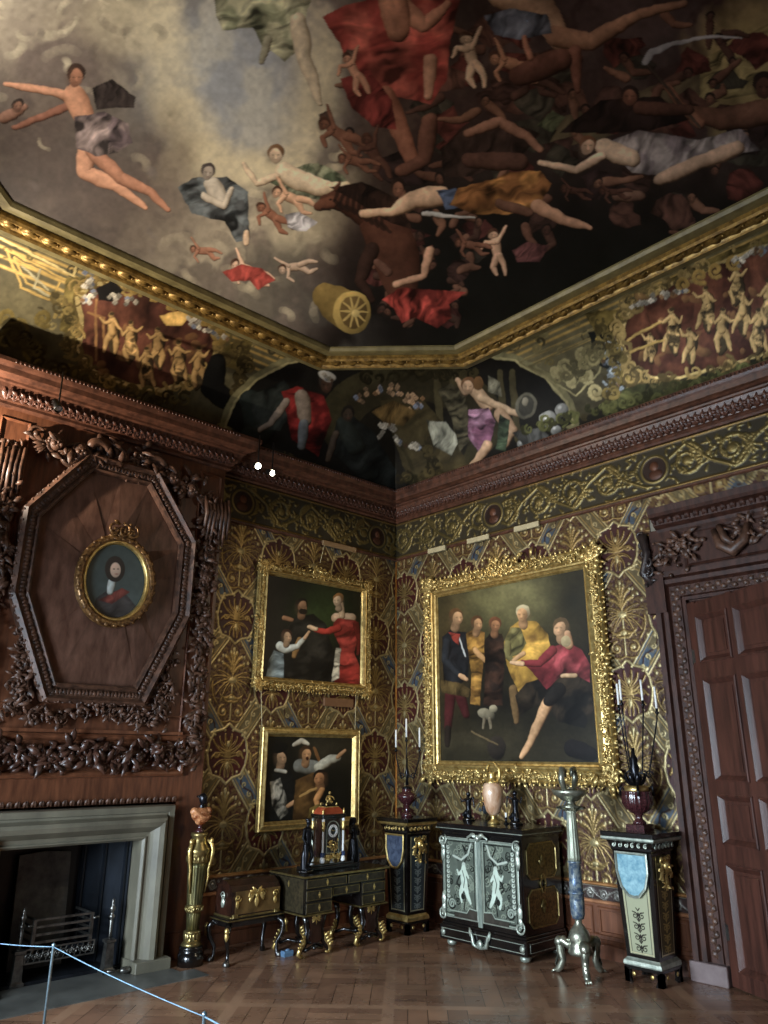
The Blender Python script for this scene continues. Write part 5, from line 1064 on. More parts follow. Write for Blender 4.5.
def paint3(cv, px, py):
    def mix(c, k): cv.c = cv.c*(1-k[:, None])+s2l(c)*k[:, None]
    Q = lambda *p: [(390+x/3.072, 520+y/3.072) for x, y in p]; q = lambda x, y: (390+x/3.072, 520+y/3.072)
    nz = vnoise(px, py, 22, 12, 4)
    mix((116, 112, 68), np.exp(-(((px-510)/50)**2+((py-600)/30)**2))*(.6+nz)); mix((60, 54, 34), .35*nz); mix((104, 82, 44), np.exp(-(((px-452)/16)**2+((py-640)/60)**2))*.5); mix((16, 22, 16), np.exp(-(((px-572)/20)**2+((py-600)/24)**2)))
    mix((50, 44, 28), sst(700, 760, py)*.6); mix((82, 72, 50), np.exp(-(((px-470)/40)**2+((py-740)/10)**2))*(nz))
    # soldier
    cv.limb([q(185, 540), q(178, 640)], [6, 4], (74, 20, 26)); cv.limb([q(215, 540), q(235, 600)], [6, 4], (70, 18, 24)); cv.limb([q(178, 640), q(176, 690)], [3.6, 3], (40, 30, 24))
    cv.poly(Q((160, 360), (185, 338), (235, 345), (245, 420), (240, 480), (200, 520), (165, 500)), (24, 26, 30), .5, 20, 5); cv.limb([q(175, 375), q(168, 430), q(215, 480)], [4.4, 4, 2.8], (40, 44, 50)); cv.limb([q(212, 360), q(232, 420)], [1, 1], (190, 196, 200)); cv.poly(Q((180, 345), (215, 350), (210, 385), (195, 370)), (168, 48, 40), .4, 60, 4); cv.poly(Q((150, 490), (215, 500), (245, 520), (240, 545), (160, 530)), (90, 70, 36), .4, 20, 5)
    cv.head(*q(204, 298), 7.2, (196, 146, 104), (96, 62, 32), 8, .7); cv.limb([q(215, 478), q(235, 490)], [2.6, 2.2], (200, 150, 108))
    # yellow robe
    cv.poly(Q((232, 350), (258, 335), (290, 345), (290, 420), (282, 480), (276, 570), (246, 565), (250, 470)), (176, 124, 42), .5, 78, 6, c2=(128, 86, 30)); cv.limb([q(262, 400), q(290, 430), q(308, 440)], [3.4, 2.8, 2], (206, 150, 92)); cv.head(*q(268, 318), 6.4, (196, 142, 96), (84, 52, 26), 5, .6)
    cv.poly(Q((290, 370), (310, 345), (345, 350), (355, 400), (350, 460), (345, 570), (288, 570), (292, 450)), (62, 38, 28), .6, 70, 8, c2=(36, 24, 20)); cv.head(*q(323, 322), 6.4, (176, 116, 76), (110, 60, 34), 0, .2)
    # elder in gold
    cv.poly(Q((370, 330), (400, 305), (450, 312), (485, 350), (492, 385), (470, 420), (450, 520), (400, 540), (372, 480), (355, 430), (350, 375)), (196, 146, 44), .5, 55, 10, c2=(140, 100, 34)); cv.poly(Q((352, 370), (372, 330), (400, 330), (420, 380), (400, 410), (365, 425)), (116, 108, 62), .5, 40, 6); cv.head(*q(408, 288), 7.4, (206, 150, 100), (196, 180, 140), -6, -.3); cv.limb([q(362, 380), q(362, 420), q(385, 440)], [4, 3.4, 2.4], (120, 110, 64)); cv.limb([q(410, 410), q(380, 432)], [2.8, 2.2], (214, 160, 110))
    cv.limb([q(378, 520), q(388, 620)], [5, 3], (110, 82, 48))
    # seated man in crimson
    cv.poly(Q((385, 540), (420, 500), (520, 470), (610, 490), (632, 560), (600, 640), (520, 620), (470, 560), (400, 600)), (20, 18, 16), .6, 30, 10, c2=(48, 38, 28)); cv.poly(Q((400, 430), (450, 435), (500, 390), (545, 372), (590, 400), (615, 445), (614, 500), (560, 470), (520, 485), (480, 520), (440, 470)), (124, 26, 44), .6, 50, 10, c2=(168, 54, 70)); cv.limb([q(500, 400), q(460, 440), q(415, 440)], [5.5, 4.4, 3.2], (132, 30, 46)); cv.limb([q(408, 442), q(372, 438)], [2.8, 1.8], (220, 172, 128))
    cv.head(*q(524, 330), 8, (206, 154, 112), (92, 70, 46), 28, -.5); cv.limb([q(545, 350), q(550, 385)], [4, 5], (190, 138, 100)); cv.ell(*q(540, 372), 5, 5.5, 0, (170, 150, 110), .4)
    cv.limb([q(485, 560), q(462, 610), q(432, 680), q(404, 728)], [6.5, 5.4, 4.2, 2.8], (208, 154, 108)); cv.limb([q(520, 520), q(488, 556)], [8, 6.5], (30, 26, 24)); cv.limb([q(530, 480), q(570, 478)], [2.4, 2.8], (214, 170, 126))
    cv.ell(*q(296, 596), 9, 5.5, 20, (128, 118, 96), .9); cv.ell(*q(318, 580), 4, 4, 0, (150, 138, 112), .8); cv.limb([q(290, 610), q(286, 640)], [2, 1.4], (110, 98, 78)); cv.limb([q(306, 610), q(310, 640)], [2, 1.4], (110, 98, 78)); cv.ell(*q(328, 700), 9, 12, 0, (46, 38, 32), .8); cv.line(Q((250, 650), (330, 690)), .8, (110, 90, 60)); cv.limb([q(560, 700), q(620, 720)], [10, 8], (24, 20, 20))
picture('framed_painting', 'upper gilt framed painting of a woman in red with a bearded man and child', [(259, 564), (372, 583), (369, 694), (252, 685)], 'L', [(268, 575), (361.5, 592), (360, 684), (262, 677)], FP1, True, paint1)
picture('framed_painting', 'plain gilt framed painting of young musicians hanging behind the clock', [(263, 725), (359, 730), (353, 829), (253, 833)], 'L', [(269.5, 735.5), (352.5, 738.5), (351, 817), (262.5, 822)], [(0, 0), (0, .05), (.1, .06), (.2, .05), (.35, .055), (.6, .07), (.75, .06), (.85, .04), (1.03, .02)], False, paint2)
picture('framed_painting', 'largest painting, in a carved gilt frame, with soldier and seated man in crimson', [(421, 583), (595, 548), (618, 784), (425, 780)], 'R', [(438, 597), (583.5, 569), (598.5, 761.5), (440.5, 762)], FP1, True, paint3, res=300)
# cream blocks below the frieze, cords
labs = ('cream block under the right frieze nearest the room corner', 'cream block under the right frieze, middle of the three', 'cream block under the right frieze farthest from the corner')
for (x0, x1, y0), lb in zip(((428, 445.5, 550), (467, 489, 538), (514, 539, 526)), labs):
    p, q = wr(x0, y0+3, -.07), wr(x1, y0-2, -.07); tag(fix(MB().bbox(-.08, -.045, q[1], p[1], 4.41, 4.475, .004).build('picture_hanging_block', CREAM)), lb, 'block', 'cream blocks under the frieze')
p, q = wl(323, 545, -.07), wl(356, 552, -.07); tag(fix(MB().bbox(p[0], q[0], -.08, -.045, 4.41, 4.475, .004).build('picture_hanging_block', mat('tan_wood_block', (140, 110, 74), (158, 126, 88), 5, 0, .6))), 'tan block under the left wall frieze above the upper painting', 'block', 'cream blocks under the frieze')
p, q = wl(324, 700, -.05), wl(353, 706, -.05); tag(fix(MB().bbox(p[0], q[0], -.06, -.024, p[2]-.07, p[2]+.03, .004).build('wooden_batten', mat('brown_batten', (104, 70, 44), (124, 88, 56), 5, 0, .6))), 'brown wooden batten on the wall between the two stacked paintings', 'batten')
for a_, b_, lb in (((325.5, 541), (320, 563), 'pale cord slanting from the rail to the upper painting'), ((261, 686), (262, 727), 'thin wire running down to the left of the lower painting'), ((356, 694), (355, 730), 'thin wire running down to the right of the lower painting')):
    tag(fix(MB().tube([wl(*a_, -.06), wl(*b_, -.06)], .004, 6).build('hanging_cord', CREAM)), lb, 'cord', 'hanging cords of the paintings')
# ================================================================ sculpture helper
def sculpt(name, m, parent, mb, vox=.006, sm=3):
    o = mb.build(name, m, parent)
    r = o.modifiers.new('merge', 'REMESH'); r.mode = 'VOXEL'; r.voxel_size = vox; r.use_smooth_shade = True
    s = o.modifiers.new('soften', 'SMOOTH'); s.factor = .5; s.iterations = sm; return o
def sface(b, c, r, f=(0, -1, 0), up=(0, 0, 1)):
    """head with brow, nose, lips, ears"""
    c = np.array(c, float); f = nrm(f); s = np.cross(up, f); u = np.array(up, float)
    b.ell(c, (r*.8, r*.9, r*1.08), 14, 10); b.ell(c+f*r*.35-u*r*.45, r*.55, 10, 6); b.tube([c+f*r*.74+u*r*.15, c+f*r*.98-u*r*.12], [r*.07, r*.12], 6)
    b.ell(c+f*r*.85-u*r*.42, (r*.22, r*.12, r*.09), 8, 5); b.ell(c+f*r*.72-u*r*.8, r*.2, 6, 5)
    for k in (-1, 1): b.ell(c+s*k*r*.82, (r*.12, r*.16, r*.25), 6, 5); b.ell(c+f*r*.7+s*k*r*.32+u*r*.22, (r*.24, r*.12, r*.08), 6, 4)
# ---------------------------------------------------------------- column pedestal and bust
px0, py0 = -3.07, -.44
cpd = thing('column_pedestal', 'slender green and gilt fluted column pedestal beside the fireplace carrying a bust', 'pedestal', (px0, py0, 0))
MB().lathe([(.118, 0), (.118, .10), (.108, .105), (.108, .14), (.112, .15), (.10, .165)], seg=32).build('plinth', EBONY, cpd)
b = MB().lathe([(.10, .162), (.085, .185), (.07, .2), (.062, .21), (.066, .25), (.078, .27), (.08, .28), (.062, .29)], seg=28); r = random.Random(2)
for k in range(14): a = k*PI/7; b.leaf((.066*math.cos(a), .066*math.sin(a), .2), (0, 0, 1), (math.cos(a), math.sin(a), 0), .08, .03, .4)
b.build('foot_ring', BRASS, cpd)
MB().lathe([(.058, .285), (.062, .4), (.076, .62), (.088, .82), (.094, .865)], seg=72, flute=.03, fn=18).build('fluted_shaft', GREENG, cpd)
b = MB().lathe([(.068, .435), (.078, .45), (.07, .47), (.078, .49), (.07, .505)], seg=28)
for k in range(6): a = k*PI/3; b.ell((.08*math.cos(a), .08*math.sin(a), .47), (.016, .016, .022), 8, 5); b.scroll((.08*math.cos(a+.5), .08*math.sin(a+.5), .47), (-math.sin(a+.5), math.cos(a+.5), 0), EZ, (math.cos(a+.5), math.sin(a+.5), 0), .025, 1.2, .25)
b.build('collar', BRASS, cpd)
b = MB().lathe([(.094, .86), (.1, .87), (.1, .93), (.104, .945), (.11, .965), (.104, .985), (.075, 1.03), (.068, 1.06), (.07, 1.09), (.08, 1.10), (.08, 1.125), (.0, 1.125)], seg=32)
for k in range(16): a = k*PI/8; b.leaf((.1*math.cos(a), .1*math.sin(a), .87), (0, 0, 1), (math.cos(a), math.sin(a), 0), .06, .03, .3)
b.build('capital', BRASS, cpd)
b = MB()
for k in (0, 2, 4):
    a = math.radians(205)+k*PI/3; c_, s_ = math.cos(a), math.sin(a)
    b.tube([(.08*c_, .08*s_, 1.06), (.12*c_, .12*s_, 1.03), (.14*c_, .14*s_, .97), (.125*c_, .125*s_, .88), (.105*c_, .105*s_, .80), (.11*c_, .11*s_, .74), (.085*c_, .085*s_, .6)], [.012, .018, .02, .018, .014, .012, .005], 8); b.ell((.12*c_, .12*s_, 1.05), (.022, .022, .03), 8, 6)
b.build('scroll_bracket', GILT, cpd)
bu = thing('portrait_bust', 'small bust with black head and amber drapery on the column pedestal', 'bust', (px0, py0, 1.127))
f = nrm(np.array([.3, -.95, 0]))
MB().lathe([(.042, 0), (.045, .015), (.025, .03), (.02, .06), (.035, .075)], seg=24).build('socle', PORPH, bu)
b = MB(); b.ell((0, 0, .16), (.105, .06, .07), 14, 8).ell((0, -.01, .115), (.07, .045, .055), 12, 8).ell((-.07, 0, .19), (.05, .045, .04), 10, 6).ell((.07, 0, .19), (.05, .045, .04), 10, 6)
for k in range(6): b.tube([(-.1+.02*k, -.03, .21-.006*k), (-.03+.015*k, -.065, .14), (.05+.008*k, -.05, .1+.01*k)], [.01, .012, .008], 6)
sculpt('drapery', AMBER, bu, b, .006)
b = MB(); b.tube([(0, 0, .19), (.004, -.004, .25)], [.03, .026], 10); sface(b, (.006, -.01, .305), .05, f)
for k in range(26):
    a = k*2.4; q = .01+.035*(k/26)**.5; b.ell((.004+q*math.cos(a), .008+q*math.sin(a), .345-.5*q), .012, 6, 4)
sculpt('head', BRONZE, bu, b, .004)
# ---------------------------------------------------------------- coffer on a cabriole stand
kx0, kx1, ky0, ky1 = -2.86, -2.27, -.72, -.44
st = thing('coffer_stand', 'black cabriole-legged stand with gilt knees between column pedestal and writing desk', 'stand', ((kx0+kx1)/2, (ky0+ky1)/2, 0))
hx, hy = (kx1-kx0)/2, (ky1-ky0)/2
b = MB().bbox(-hx-.02, hx+.02, -hy-.02, hy+.02, .355, .385, .008).bbox(-hx, hx, -hy, hy, .31, .356, .006)
b.build('apron', EBONY, st); MB().sweep([(-hx-.02, -hy-.02), (hx+.02, -hy-.02), (hx+.02, hy+.02), (-hx-.02, hy+.02)], [(0, 0), (.004, .003), (.004, .009), (0, .012)], (0, 0, .362), EX, EY, EZ).build('gilt_edge', BRASS, st)
for sx in (-1, 1):
    for sy in (-1, 1):
        d = np.array([sx, sy])*.7
        P = [(sx*(hx-.02), sy*(hy-.02), .34), (sx*(hx)+d[0]*.035, sy*hy+d[1]*.035, .29), (sx*(hx)+d[0]*.02, sy*hy+d[1]*.02, .2), (sx*(hx-.02)-d[0]*.005, sy*(hy-.02), .12), (sx*(hx-.02), sy*(hy-.02), .05), (sx*(hx-.01), sy*(hy-.01), .02), (sx*(hx-.0), sy*(hy-.0), .0)]
        lg = MB().tube(P, [.03, .03, .021, .016, .016, .026, .028], 12).build('leg', EBONY, st)
        k_ = MB().ell((P[1][0]+d[0]*.018, P[1][1]+d[1]*.018, .295), (.024, .024, .032), 8, 6).leaf((P[1][0]+d[0]*.03, P[1][1]+d[1]*.03, .3), (0, 0, -1), (d[0], d[1], 0), .09, .04, -.1).build('knee_mount', GILT, st); k_.parent = lg
        h_ = MB().lathe([(.03, 0), (.033, .01), (.027, .03), (.02, .04)], P[-1][0], P[-1][1], 14).build('shoe', STEEL, st); h_.parent = lg
cf = thing('coffer', 'small dark domed coffer with gilt front and mounts on the cabriole stand', 'coffer', ((kx0+kx1)/2, (ky0+ky1)/2, .386))
W2, D2 = hx-.02, hy
b = MB(); R = [[(x, -D2, 0), (x, -D2, .22), (x, -D2+.03, .27), (x, -.03, .31), (x, .06, .31), (x, D2, .26), (x, D2, 0)] for x in (-W2, W2)]; b.rings(R, True); b.build('body', TORT, cf)
MB().prism([(-W2+.04, .03), (W2-.005, .03), (W2-.005, .225), (-W2+.04, .225)], (0, -D2-.001, 0), EX, EZ, -EY, .008).build('front_panel', mat('worn_gilt_lacquer', (92, 72, 42), (132, 104, 62), 12, .5, .4), cf)
b = MB(); r = random.Random(4); c = np.array([.0, -D2-.012, .17])
for s in (-1, 1):
    for k in range(5): b.leaf(c+np.array([s*.01*k, 0, .02]), (s*1, 0, 1.2-.7*k), (0, -1, 0), .08, .035, .3)
    b.scroll(c+np.array([s*.07, 0, .02]), EX, EZ, -EY, .03, 1.3, .25, s); MB().scroll((s*W2*.78, -D2-.012, .17), EX, EZ, -EY, .035, 1.3, .25, s).leaf((s*W2*.78, -D2-.012, .15), (0, 0, -1), (0, -1, 0), .07, .04, .3).build('corner_mount', GILT, cf)
b.leaf(c, (0, 0, -1), (0, -1, 0), .1, .05, .3).ell(c, (.02, .012, .03), 8, 6); b.build('gilt_mount', GILT, cf)
b = MB()
for x in (-W2+.04, W2-.04): b.bbox(x-.03, x+.03, -D2-.02, -D2, .0, .035, .004)
b.bbox(-W2-.01, W2+.01, -D2-.01, D2+.01, 0, .018, .004); b.build('base_strip', BRASS, cf)
b = MB().scroll((-W2-.008, 0, .18), EY, EZ, -EX, .04, 1.4, .22).leaf((-W2-.01, 0, .16), (0, 0, -1), (-1, 0, 0), .08, .05, .3); b.build('side_mount', PEWTER, cf)
# ---------------------------------------------------------------- kneehole writing desk
dx0, dx1, dy0, dy1, dzt = -2.21, -1.15, -1.02, -.50, .725
dk = thing('writing_desk', 'black and brass kneehole writing desk on scrolled gilt feet under the small paintings', 'desk', ((dx0+dx1)/2, (dy0+dy1)/2, 0))
HX, HY = (dx1-dx0)/2, (dy1-dy0)/2; DKM = mat('dark_boulle_veneer', (34, 30, 24), (66, 58, 40), 30, .25, .28, bump=0)
MB().bbox(-HX-.03, HX+.03, -HY-.03, HY+.03, dzt-.025, dzt, .005).build('top', EBONY, dk)
MB().sweep([(-HX-.03, -HY-.03), (HX+.03, -HY-.03), (HX+.03, HY+.03), (-HX-.03, HY+.03)], [(0, 0), (.008, .004), (.008, .016), (0, .02)], (0, 0, dzt-.023), EX, EY, EZ).build('brass_edge', BRASS, dk)
pw = .34
b = MB().box(-HX, -HX+pw, -HY, HY, .375, dzt-.024).box(HX-pw, HX, -HY, HY, .375, dzt-.024).box(-HX+pw, HX-pw, -HY+.02, HY, .50, dzt-.024); b.build('carcass', EBONY, dk)
for x0, x1 in ((-HX, -HX+pw), (HX-pw, HX)): MB().sweep([(x0-.01, -HY-.01), (x1+.01, -HY-.01), (x1+.01, HY+.01), (x0-.01, HY+.01)], [(0, 0), (.008, .004), (.008, .014), (0, .018)], (0, 0, .365), EX, EY, EZ).box(x0, x1, -HY, HY, .368, .376).build('lower_moulding', BRASS, dk)

def drawer(x0, x1, z0, z1, y=-HY):
    d = MB().bbox(x0+.01, x1-.01, y-.012, y+.002, z0+.006, z1-.006, .003).build('drawer', DKM, dk)
    t_ = MB().sweep([(x0+.016, z0+.012), (x1-.016, z0+.012), (x1-.016, z1-.012), (x0+.016, z1-.012)], [(0, 0), (0, .003), (-.004, .003), (-.004, 0)], (0, y-.012, 0), EX, EZ, -EY).build('brass_line', BRASS, d)
    xm, zm = (x0+x1)/2, (z0+z1)/2; MB().prism([(xm, zm-.03), (xm+.014, zm), (xm, zm+.03), (xm-.014, zm)], (0, y-.012, 0), EX, EZ, -EY, .006).ell((xm, y-.02, zm), .006, 6, 4).build('keyhole_plate', GILT, d)
drawer(-HX, 0, .60, .695); drawer(0, HX, .60, .695); drawer(-HX+pw, HX-pw, .505, .597, -HY+.018)
for x0, x1 in ((-HX, -HX+pw), (HX-pw, HX)): drawer(x0, x1, .49, .597); drawer(x0, x1, .38, .487)
sp = MB().prism([(-HY+.02, .39), (HY-.02, .39), (HY-.02, .69), (-HY+.02, .69)], (-HX-.001, 0, 0), EY, EZ, -EX, .004).build('side_panel', DKM, dk)
MB().prism([(-.0, .60), (.014, .63), (0, .66), (-.014, .63)], (-HX-.004, 0, 0), EY, EZ, -EX, .006).build('keyhole_plate', GILT, sp)
for px_ in (-HX, HX-pw):
    xm = px_+pw/2
    for sx in (-1, 1):
        for sy in (-1, 1):
            x = xm+sx*(pw/2-.05); y = sy*(HY-.06)
            P = [(x, y, .366), (x-sx*.02, y, .30), (x-sx*.035, y, .22), (x-sx*.01, y, .13), (x+sx*.035, y, .08), (x+sx*.06, y, .04), (x+sx*.045, y, .014)]
            lg = MB().tube(P, [.032, .03, .026, .026, .026, .022, .014], 10).build('leg', EBONY, dk)
            g_ = MB().tube([(x+sx*.002, y-.01, .2), (x+sx*.005, y-.012, .13), (x+sx*.05, y-.01, .085), (x+sx*.072, y-.01, .04), (x+sx*.045, y-.01, .014), (x+sx*.02, y-.01, .03)], [.008, .018, .022, .022, .014, .012], 8)
            for j in range(4): g_.leaf((x+sx*(.0+.016*j), y-.03, .17-.03*j), (sx*.8, -.2, .5), (sx*.3, -1, .2), .06, .03, .4)
            g = g_.build('gilt_scroll', GILT, dk); g.parent = lg
    b = MB(); c = np.array([xm, -HY+.03, .335])
    for s in (-1, 1):
        for j in range(4): b.leaf(c, (s*1, -.1, .7-.45*j), (0, -1, 0), .06, .028, .3)
    b.leaf(c, (0, 0, -1), (0, -1, 0), .06, .03, .3).ell(c, .014, 8, 5); b.build('gilt_mount', GILT, dk)
    b = MB().prism([(-.11, .366), (.11, .366), (.09, .33), (.055, .24), (.07, .16), (.04, .12), (-.04, .12), (-.07, .16), (-.055, .24), (-.09, .33)][::-1], (xm, -HY+.045, 0), EX, EZ, -EY, .02); b.build('apron_panel', TORT, dk)
    b = MB()
    for sx in (-1, 1):
        for y in (-1, 1): b.tube([(xm+sx*.12, y*(HY-.06), .07), (xm+sx*.05, y*(HY-.12), .10), (xm, 0, .09)], .016, 8)
    b.ell((xm, 0, .1), (.035, .035, .03), 10, 6).ell((xm, -HY+.05, .075), .02, 8, 6).tube([(xm-.11, -HY+.06, .06), (xm, -HY+.06, .09), (xm+.11, -HY+.06, .06)], .016, 8); b.build('stretcher', EBONY, dk)
# small blue thing glimpsed on the floor under the desk
o = MB().sweep([(-.05, -.03), (.05, -.03), (.05, .03), (-.05, .03)], [(0, 0), (.004, .03), (0, .05), (-.01, .05)], (0, 0, 0), EX, EY, EZ).box(-.05, .05, -.03, .03, 0, .01).ell((.01, 0, .045), (.03, .02, .018), 10, 6)
o = o.build('floor_sensor', mat('pale_blue_plastic', (70, 100, 130), (110, 140, 165), 5, 0, .4, bump=0), None, (-2.22, -.78, 0)); tag(o, 'small pale blue box on the floor behind the coffer stand leg', 'box')
# ---------------------------------------------------------------- clock
cx_, cy_, cz_ = -1.72, -.72, dzt
pb = tag(MB().bbox(-.30, .34, -.11, .11, 0, .035, .006).bbox(-.27, .31, -.09, .09, .034, .055, .005).build('clock_plinth', EBONY, None, (cx_, cy_, cz_)), 'long black plinth on the desk under the clock', 'plinth')
cz2 = cz_+.0605
ck = thing('table_clock', 'red and black architectural table clock with gilt mounts on the desk', 'clock', (cx_+.02, cy_, cz2))
w, d = .125, .075; ztop = .42
MB().bbox(-w, w, -d, d, .045, ztop, .004).build('case', TORT, ck)
MB().bbox(-w-.025, w+.025, -d-.025, d+.025, ztop, ztop+.02, .003).bbox(-w-.035, w+.035, -d-.03, d+.03, ztop+.02, ztop+.045, .004).build('cornice', EBONY, ck)
b = MB().sq([(1, 0), (1.0, .02), (.82, .05), (.7, .065)], 0, 0, w+.01, d+.01); b.v = [v+np.array([0, 0, ztop+.045]) for v in b.v]; b.build('roof', REDV, ck)
MB().bbox(-.08, .08, -.05, .05, ztop+.108, ztop+.125, .003).bbox(-.06, .06, -.04, .04, ztop+.125, ztop+.145, .003).build('upper_step', EBONY, ck)
b = MB().sweep([(-.085, -.055), (.085, -.055), (.085, .055), (-.085, .055)], [(0, 0), (.004, 0), (.004, .012), (0, .012)], (0, 0, ztop+.107), EX, EY, EZ)
for sx in (-1, 1):
    for sy in (-1, 1): b.lathe([(.012, 0), (.008, .01), (.014, .025), (.006, .04), (.004, .055)], sx*(w+.015), sy*(d+.01), 10, ztop+.045); b.lathe([(.008, 0), (.01, .015), (.004, .03)], sx*.07, sy*.045, 10, ztop+.125)
b.build('finial', GILT, ck)
b = MB(); z_ = ztop+.146; b.ell((0, 0, z_+.03), (.035, .025, .03), 10, 6).tube([(0, 0, z_+.04), (.005, 0, z_+.08)], [.022, .016], 8).ell((.008, -.002, z_+.105), .017, 8, 6)
for k in (-1, 1): b.tube([(k*.015, 0, z_+.075), (k*.045, -.015, z_+.06), (k*.06, -.02, z_+.035)], [.009, .008, .006], 6).tube([(k*.01, 0, z_+.02), (k*.04, -.02, z_+.012)], [.014, .008], 6)
sculpt('crowning_figure', GILT, ck, b, .004, 2)
# front: arched plate, dial ring, hands, gilt relief
def arch(hw, z0, z1, n=10): return [(-hw, z0), (hw, z0)]+[(hw*math.cos(t), z1-hw+hw*math.sin(t)) for t in np.linspace(0, PI, n)]
MB().sweep(arch(.085, .085, ztop-.02), [(0, 0), (0, .01), (-.006, .01), (-.008, 0)], (0, -d, 0), EX, EZ, -EY).build('arch_moulding', PEWTER, ck)
MB().prism(arch(.077, .093, ztop-.028), (0, -d-.001, 0), EX, EZ, -EY, .004).build('arch_panel', TORT, ck)
dz = .30
circ = lambda r, n=40: [(r*math.cos(t), dz+r*math.sin(t)) for t in np.linspace(0, 2*PI, n, endpoint=False)]
dial = MB().sweep(circ(.062), [(0, 0), (0, .01), (-.006, .012), (-.024, .012), (-.026, 0)], (0, -d-.004, 0), EX, EZ, -EY).build('dial_ring', DIALW, ck)
MB().prism(circ(.037), (0, -d-.004, 0), EX, EZ, -EY, .005).build('dial_centre', EBONY, dial)
b = MB()
NUM = {0: 'XII', 1: 'I', 2: 'II', 3: 'III', 4: 'IV', 5: 'V', 6: 'VI', 7: 'VII', 8: 'VIII', 9: 'IX', 10: 'X', 11: 'XI'}
for k in range(12):
    a = PI/2-k*PI/6; c_, s_ = math.cos(a), math.sin(a)
    for j, q in enumerate(NUM[k]):
        off = (j-(len(NUM[k])-1)/2)*.0045; tx, tz = s_*off, -c_*off
        for sl in ((0,) if q == 'I' else (-.0014, .0014)):
            sg = -1 if q == 'X' else 1
            p0 = (c_*.043+tx-s_*sl*(1 if q == 'X' else .2), -d-.0165, dz+s_*.043+tz+c_*sl*(1 if q == 'X' else .2)); p1 = (c_*.055+tx+s_*sl*(1), -d-.0165, dz+s_*.055+tz-c_*sl)
            b.tube([p0, p1], .0006, 4)
b.build('numerals', BLACK, dial)
MB().tube([(0, -d-.012, dz), (-.02, -d-.012, dz+.012)], .002, 5).tube([(0, -d-.012, dz), (.03, -d-.012, dz+.004)], .0015, 5).ell((0, -d-.012, dz), .004, 6, 4).build('hands', GILT, dial)
b = MB(); r = random.Random(6); foliage(b, [np.array([x, -d-.008, z]) for x in np.linspace(-.05, .05, 8) for z in np.linspace(.12, .2, 6)], -EY, .03, 60, r); b.build('gilt_relief', GILT, ck)
b = MB(); foliage(b, [np.array([x, -d-.01, z]) for x in np.linspace(-.085, .085, 16) for z in (.05, .065, .04)], -EY, .035, 60, r); b.box(-.1, .1, -d-.006, -d, .03, .07); b.build('base_mount', GILT, ck)
for sx in (-1, 1):
    for sy in (-1, 1):
        x, y = sx*(w+.012), sy*(d+.012)
        c = MB().lathe([(.013, .10), (.011, .11), (.012, .25), (.011, .38), (.016, .39), (.016, .42)], x, y, 12).build('column', DIALW if sy < 0 else PEWTER, ck)
        g = MB().lathe([(.014, .30), (.02, .33), (.014, .36), (.02, .39), (.013, .40)], x, y, 12).ell((x, y-.012, .35), (.014, .012, .02), 8, 5).build('gilt_terminal', GILT, ck); g.parent = c
        g = MB().bbox(x-.016, x+.016, y-.016, y+.016, .055, .10, .003).build('lapis_base', BLUEL, ck); g.parent = c
        g = MB().lathe([(.014, 0), (.026, .008), (.028, .03), (.02, .05), (.014, .056)], x, y, 14).build('foot', DIALW, ck); g.parent = c
# ---------------------------------------------------------------- bronze statuettes each side of the clock
def statuette(name, lab, loc, H, pose, rz=0):
    t = thing(name, lab, 'statuette', loc, rz); s = H/1.0
    MB().bbox(-.11*s*1.1, .11*s*1.1, -.10*s, .10*s, 0, .045*s, .004).build('base', EBONY, t); z0 = .045*s
    L = lambda *p: [tuple(np.array(q)*s+[0, 0, z0]) for q in p]; b = MB()
    R = lambda *q: [v*s for v in q]
    b.tube(L((.0, 0, .46), (.0, -.01, .56), (.0, 0, .68), (0, 0, .76), (0, 0, .81)), R(.085, .072, .10, .085, .035), 12); b.tube(L((0, 0, .78), (0, -.01, .85)), R(.032, .03), 8); sface(b, L((.005, -.015, .895))[0], .058*s)
    for k in (-1, 1): b.ell(L((k*.09, 0, .75))[0], .045*s, 8, 6)
    if pose == 0:
        b.tube(L((-.05, 0, .48), (-.06, -.03, .26), (-.055, 0, .03)), R(.062, .045, .026), 10).tube(L((-.055, 0, .02), (-.06, -.08, .012)), R(.026, .018), 8)
        b.tube(L((.05, 0, .48), (.09, -.07, .27), (.07, .02, .06)), R(.062, .045, .026), 10).tube(L((.07, .02, .03), (.09, -.05, .015)), R(.026, .018), 8)
        b.tube(L((-.10, 0, .75), (-.15, .0, .60), (-.12, -.07, .47)), R(.036, .028, .018), 8).tube(L((.10, 0, .75), (.14, -.02, .60), (.07, -.10, .52)), R(.036, .028, .018), 8)
        b.tube(L((.05, .05, .5), (.02, .09, .25), (.03, .08, .0)), R(.05, .055, .07), 8); b.ell(L((0, 0, .94))[0], (.065*s, .065*s, .03*s), 10, 5)
    else:
        b.tube(L((0, 0, .5), (.0, 0, .3), (.0, .01, .0)), R(.10, .12, .14), 14)
        for k in range(8): a = k*PI/4; b.tube(L((.09*math.cos(a), .08*math.sin(a), .5), (.13*math.cos(a+.2), .12*math.sin(a+.2), .2), (.14*math.cos(a), .13*math.sin(a), 0)), R(.02, .022, .024), 6)
        b.tube(L((-.10, 0, .75), (-.17, -.02, .62), (-.10, -.09, .66)), R(.04, .034, .02), 8).tube(L((.10, 0, .75), (.16, -.03, .62), (.06, -.10, .58)), R(.04, .034, .02), 8); b.tube(L((-.06, .03, .95), (.0, .07, .8), (.08, .06, .5)), R(.04, .07, .06), 8); b.ell(L((0, .01, .93))[0], (.07*s, .07*s, .045*s), 10, 5)
    sculpt('figure', BRONZE, t, b, .005, 2); return t
statuette('bronze_statuette', 'dark bronze nude statuette standing on the desk left of the clock', (-2.08, -.86, dzt), .50, 0, .3)
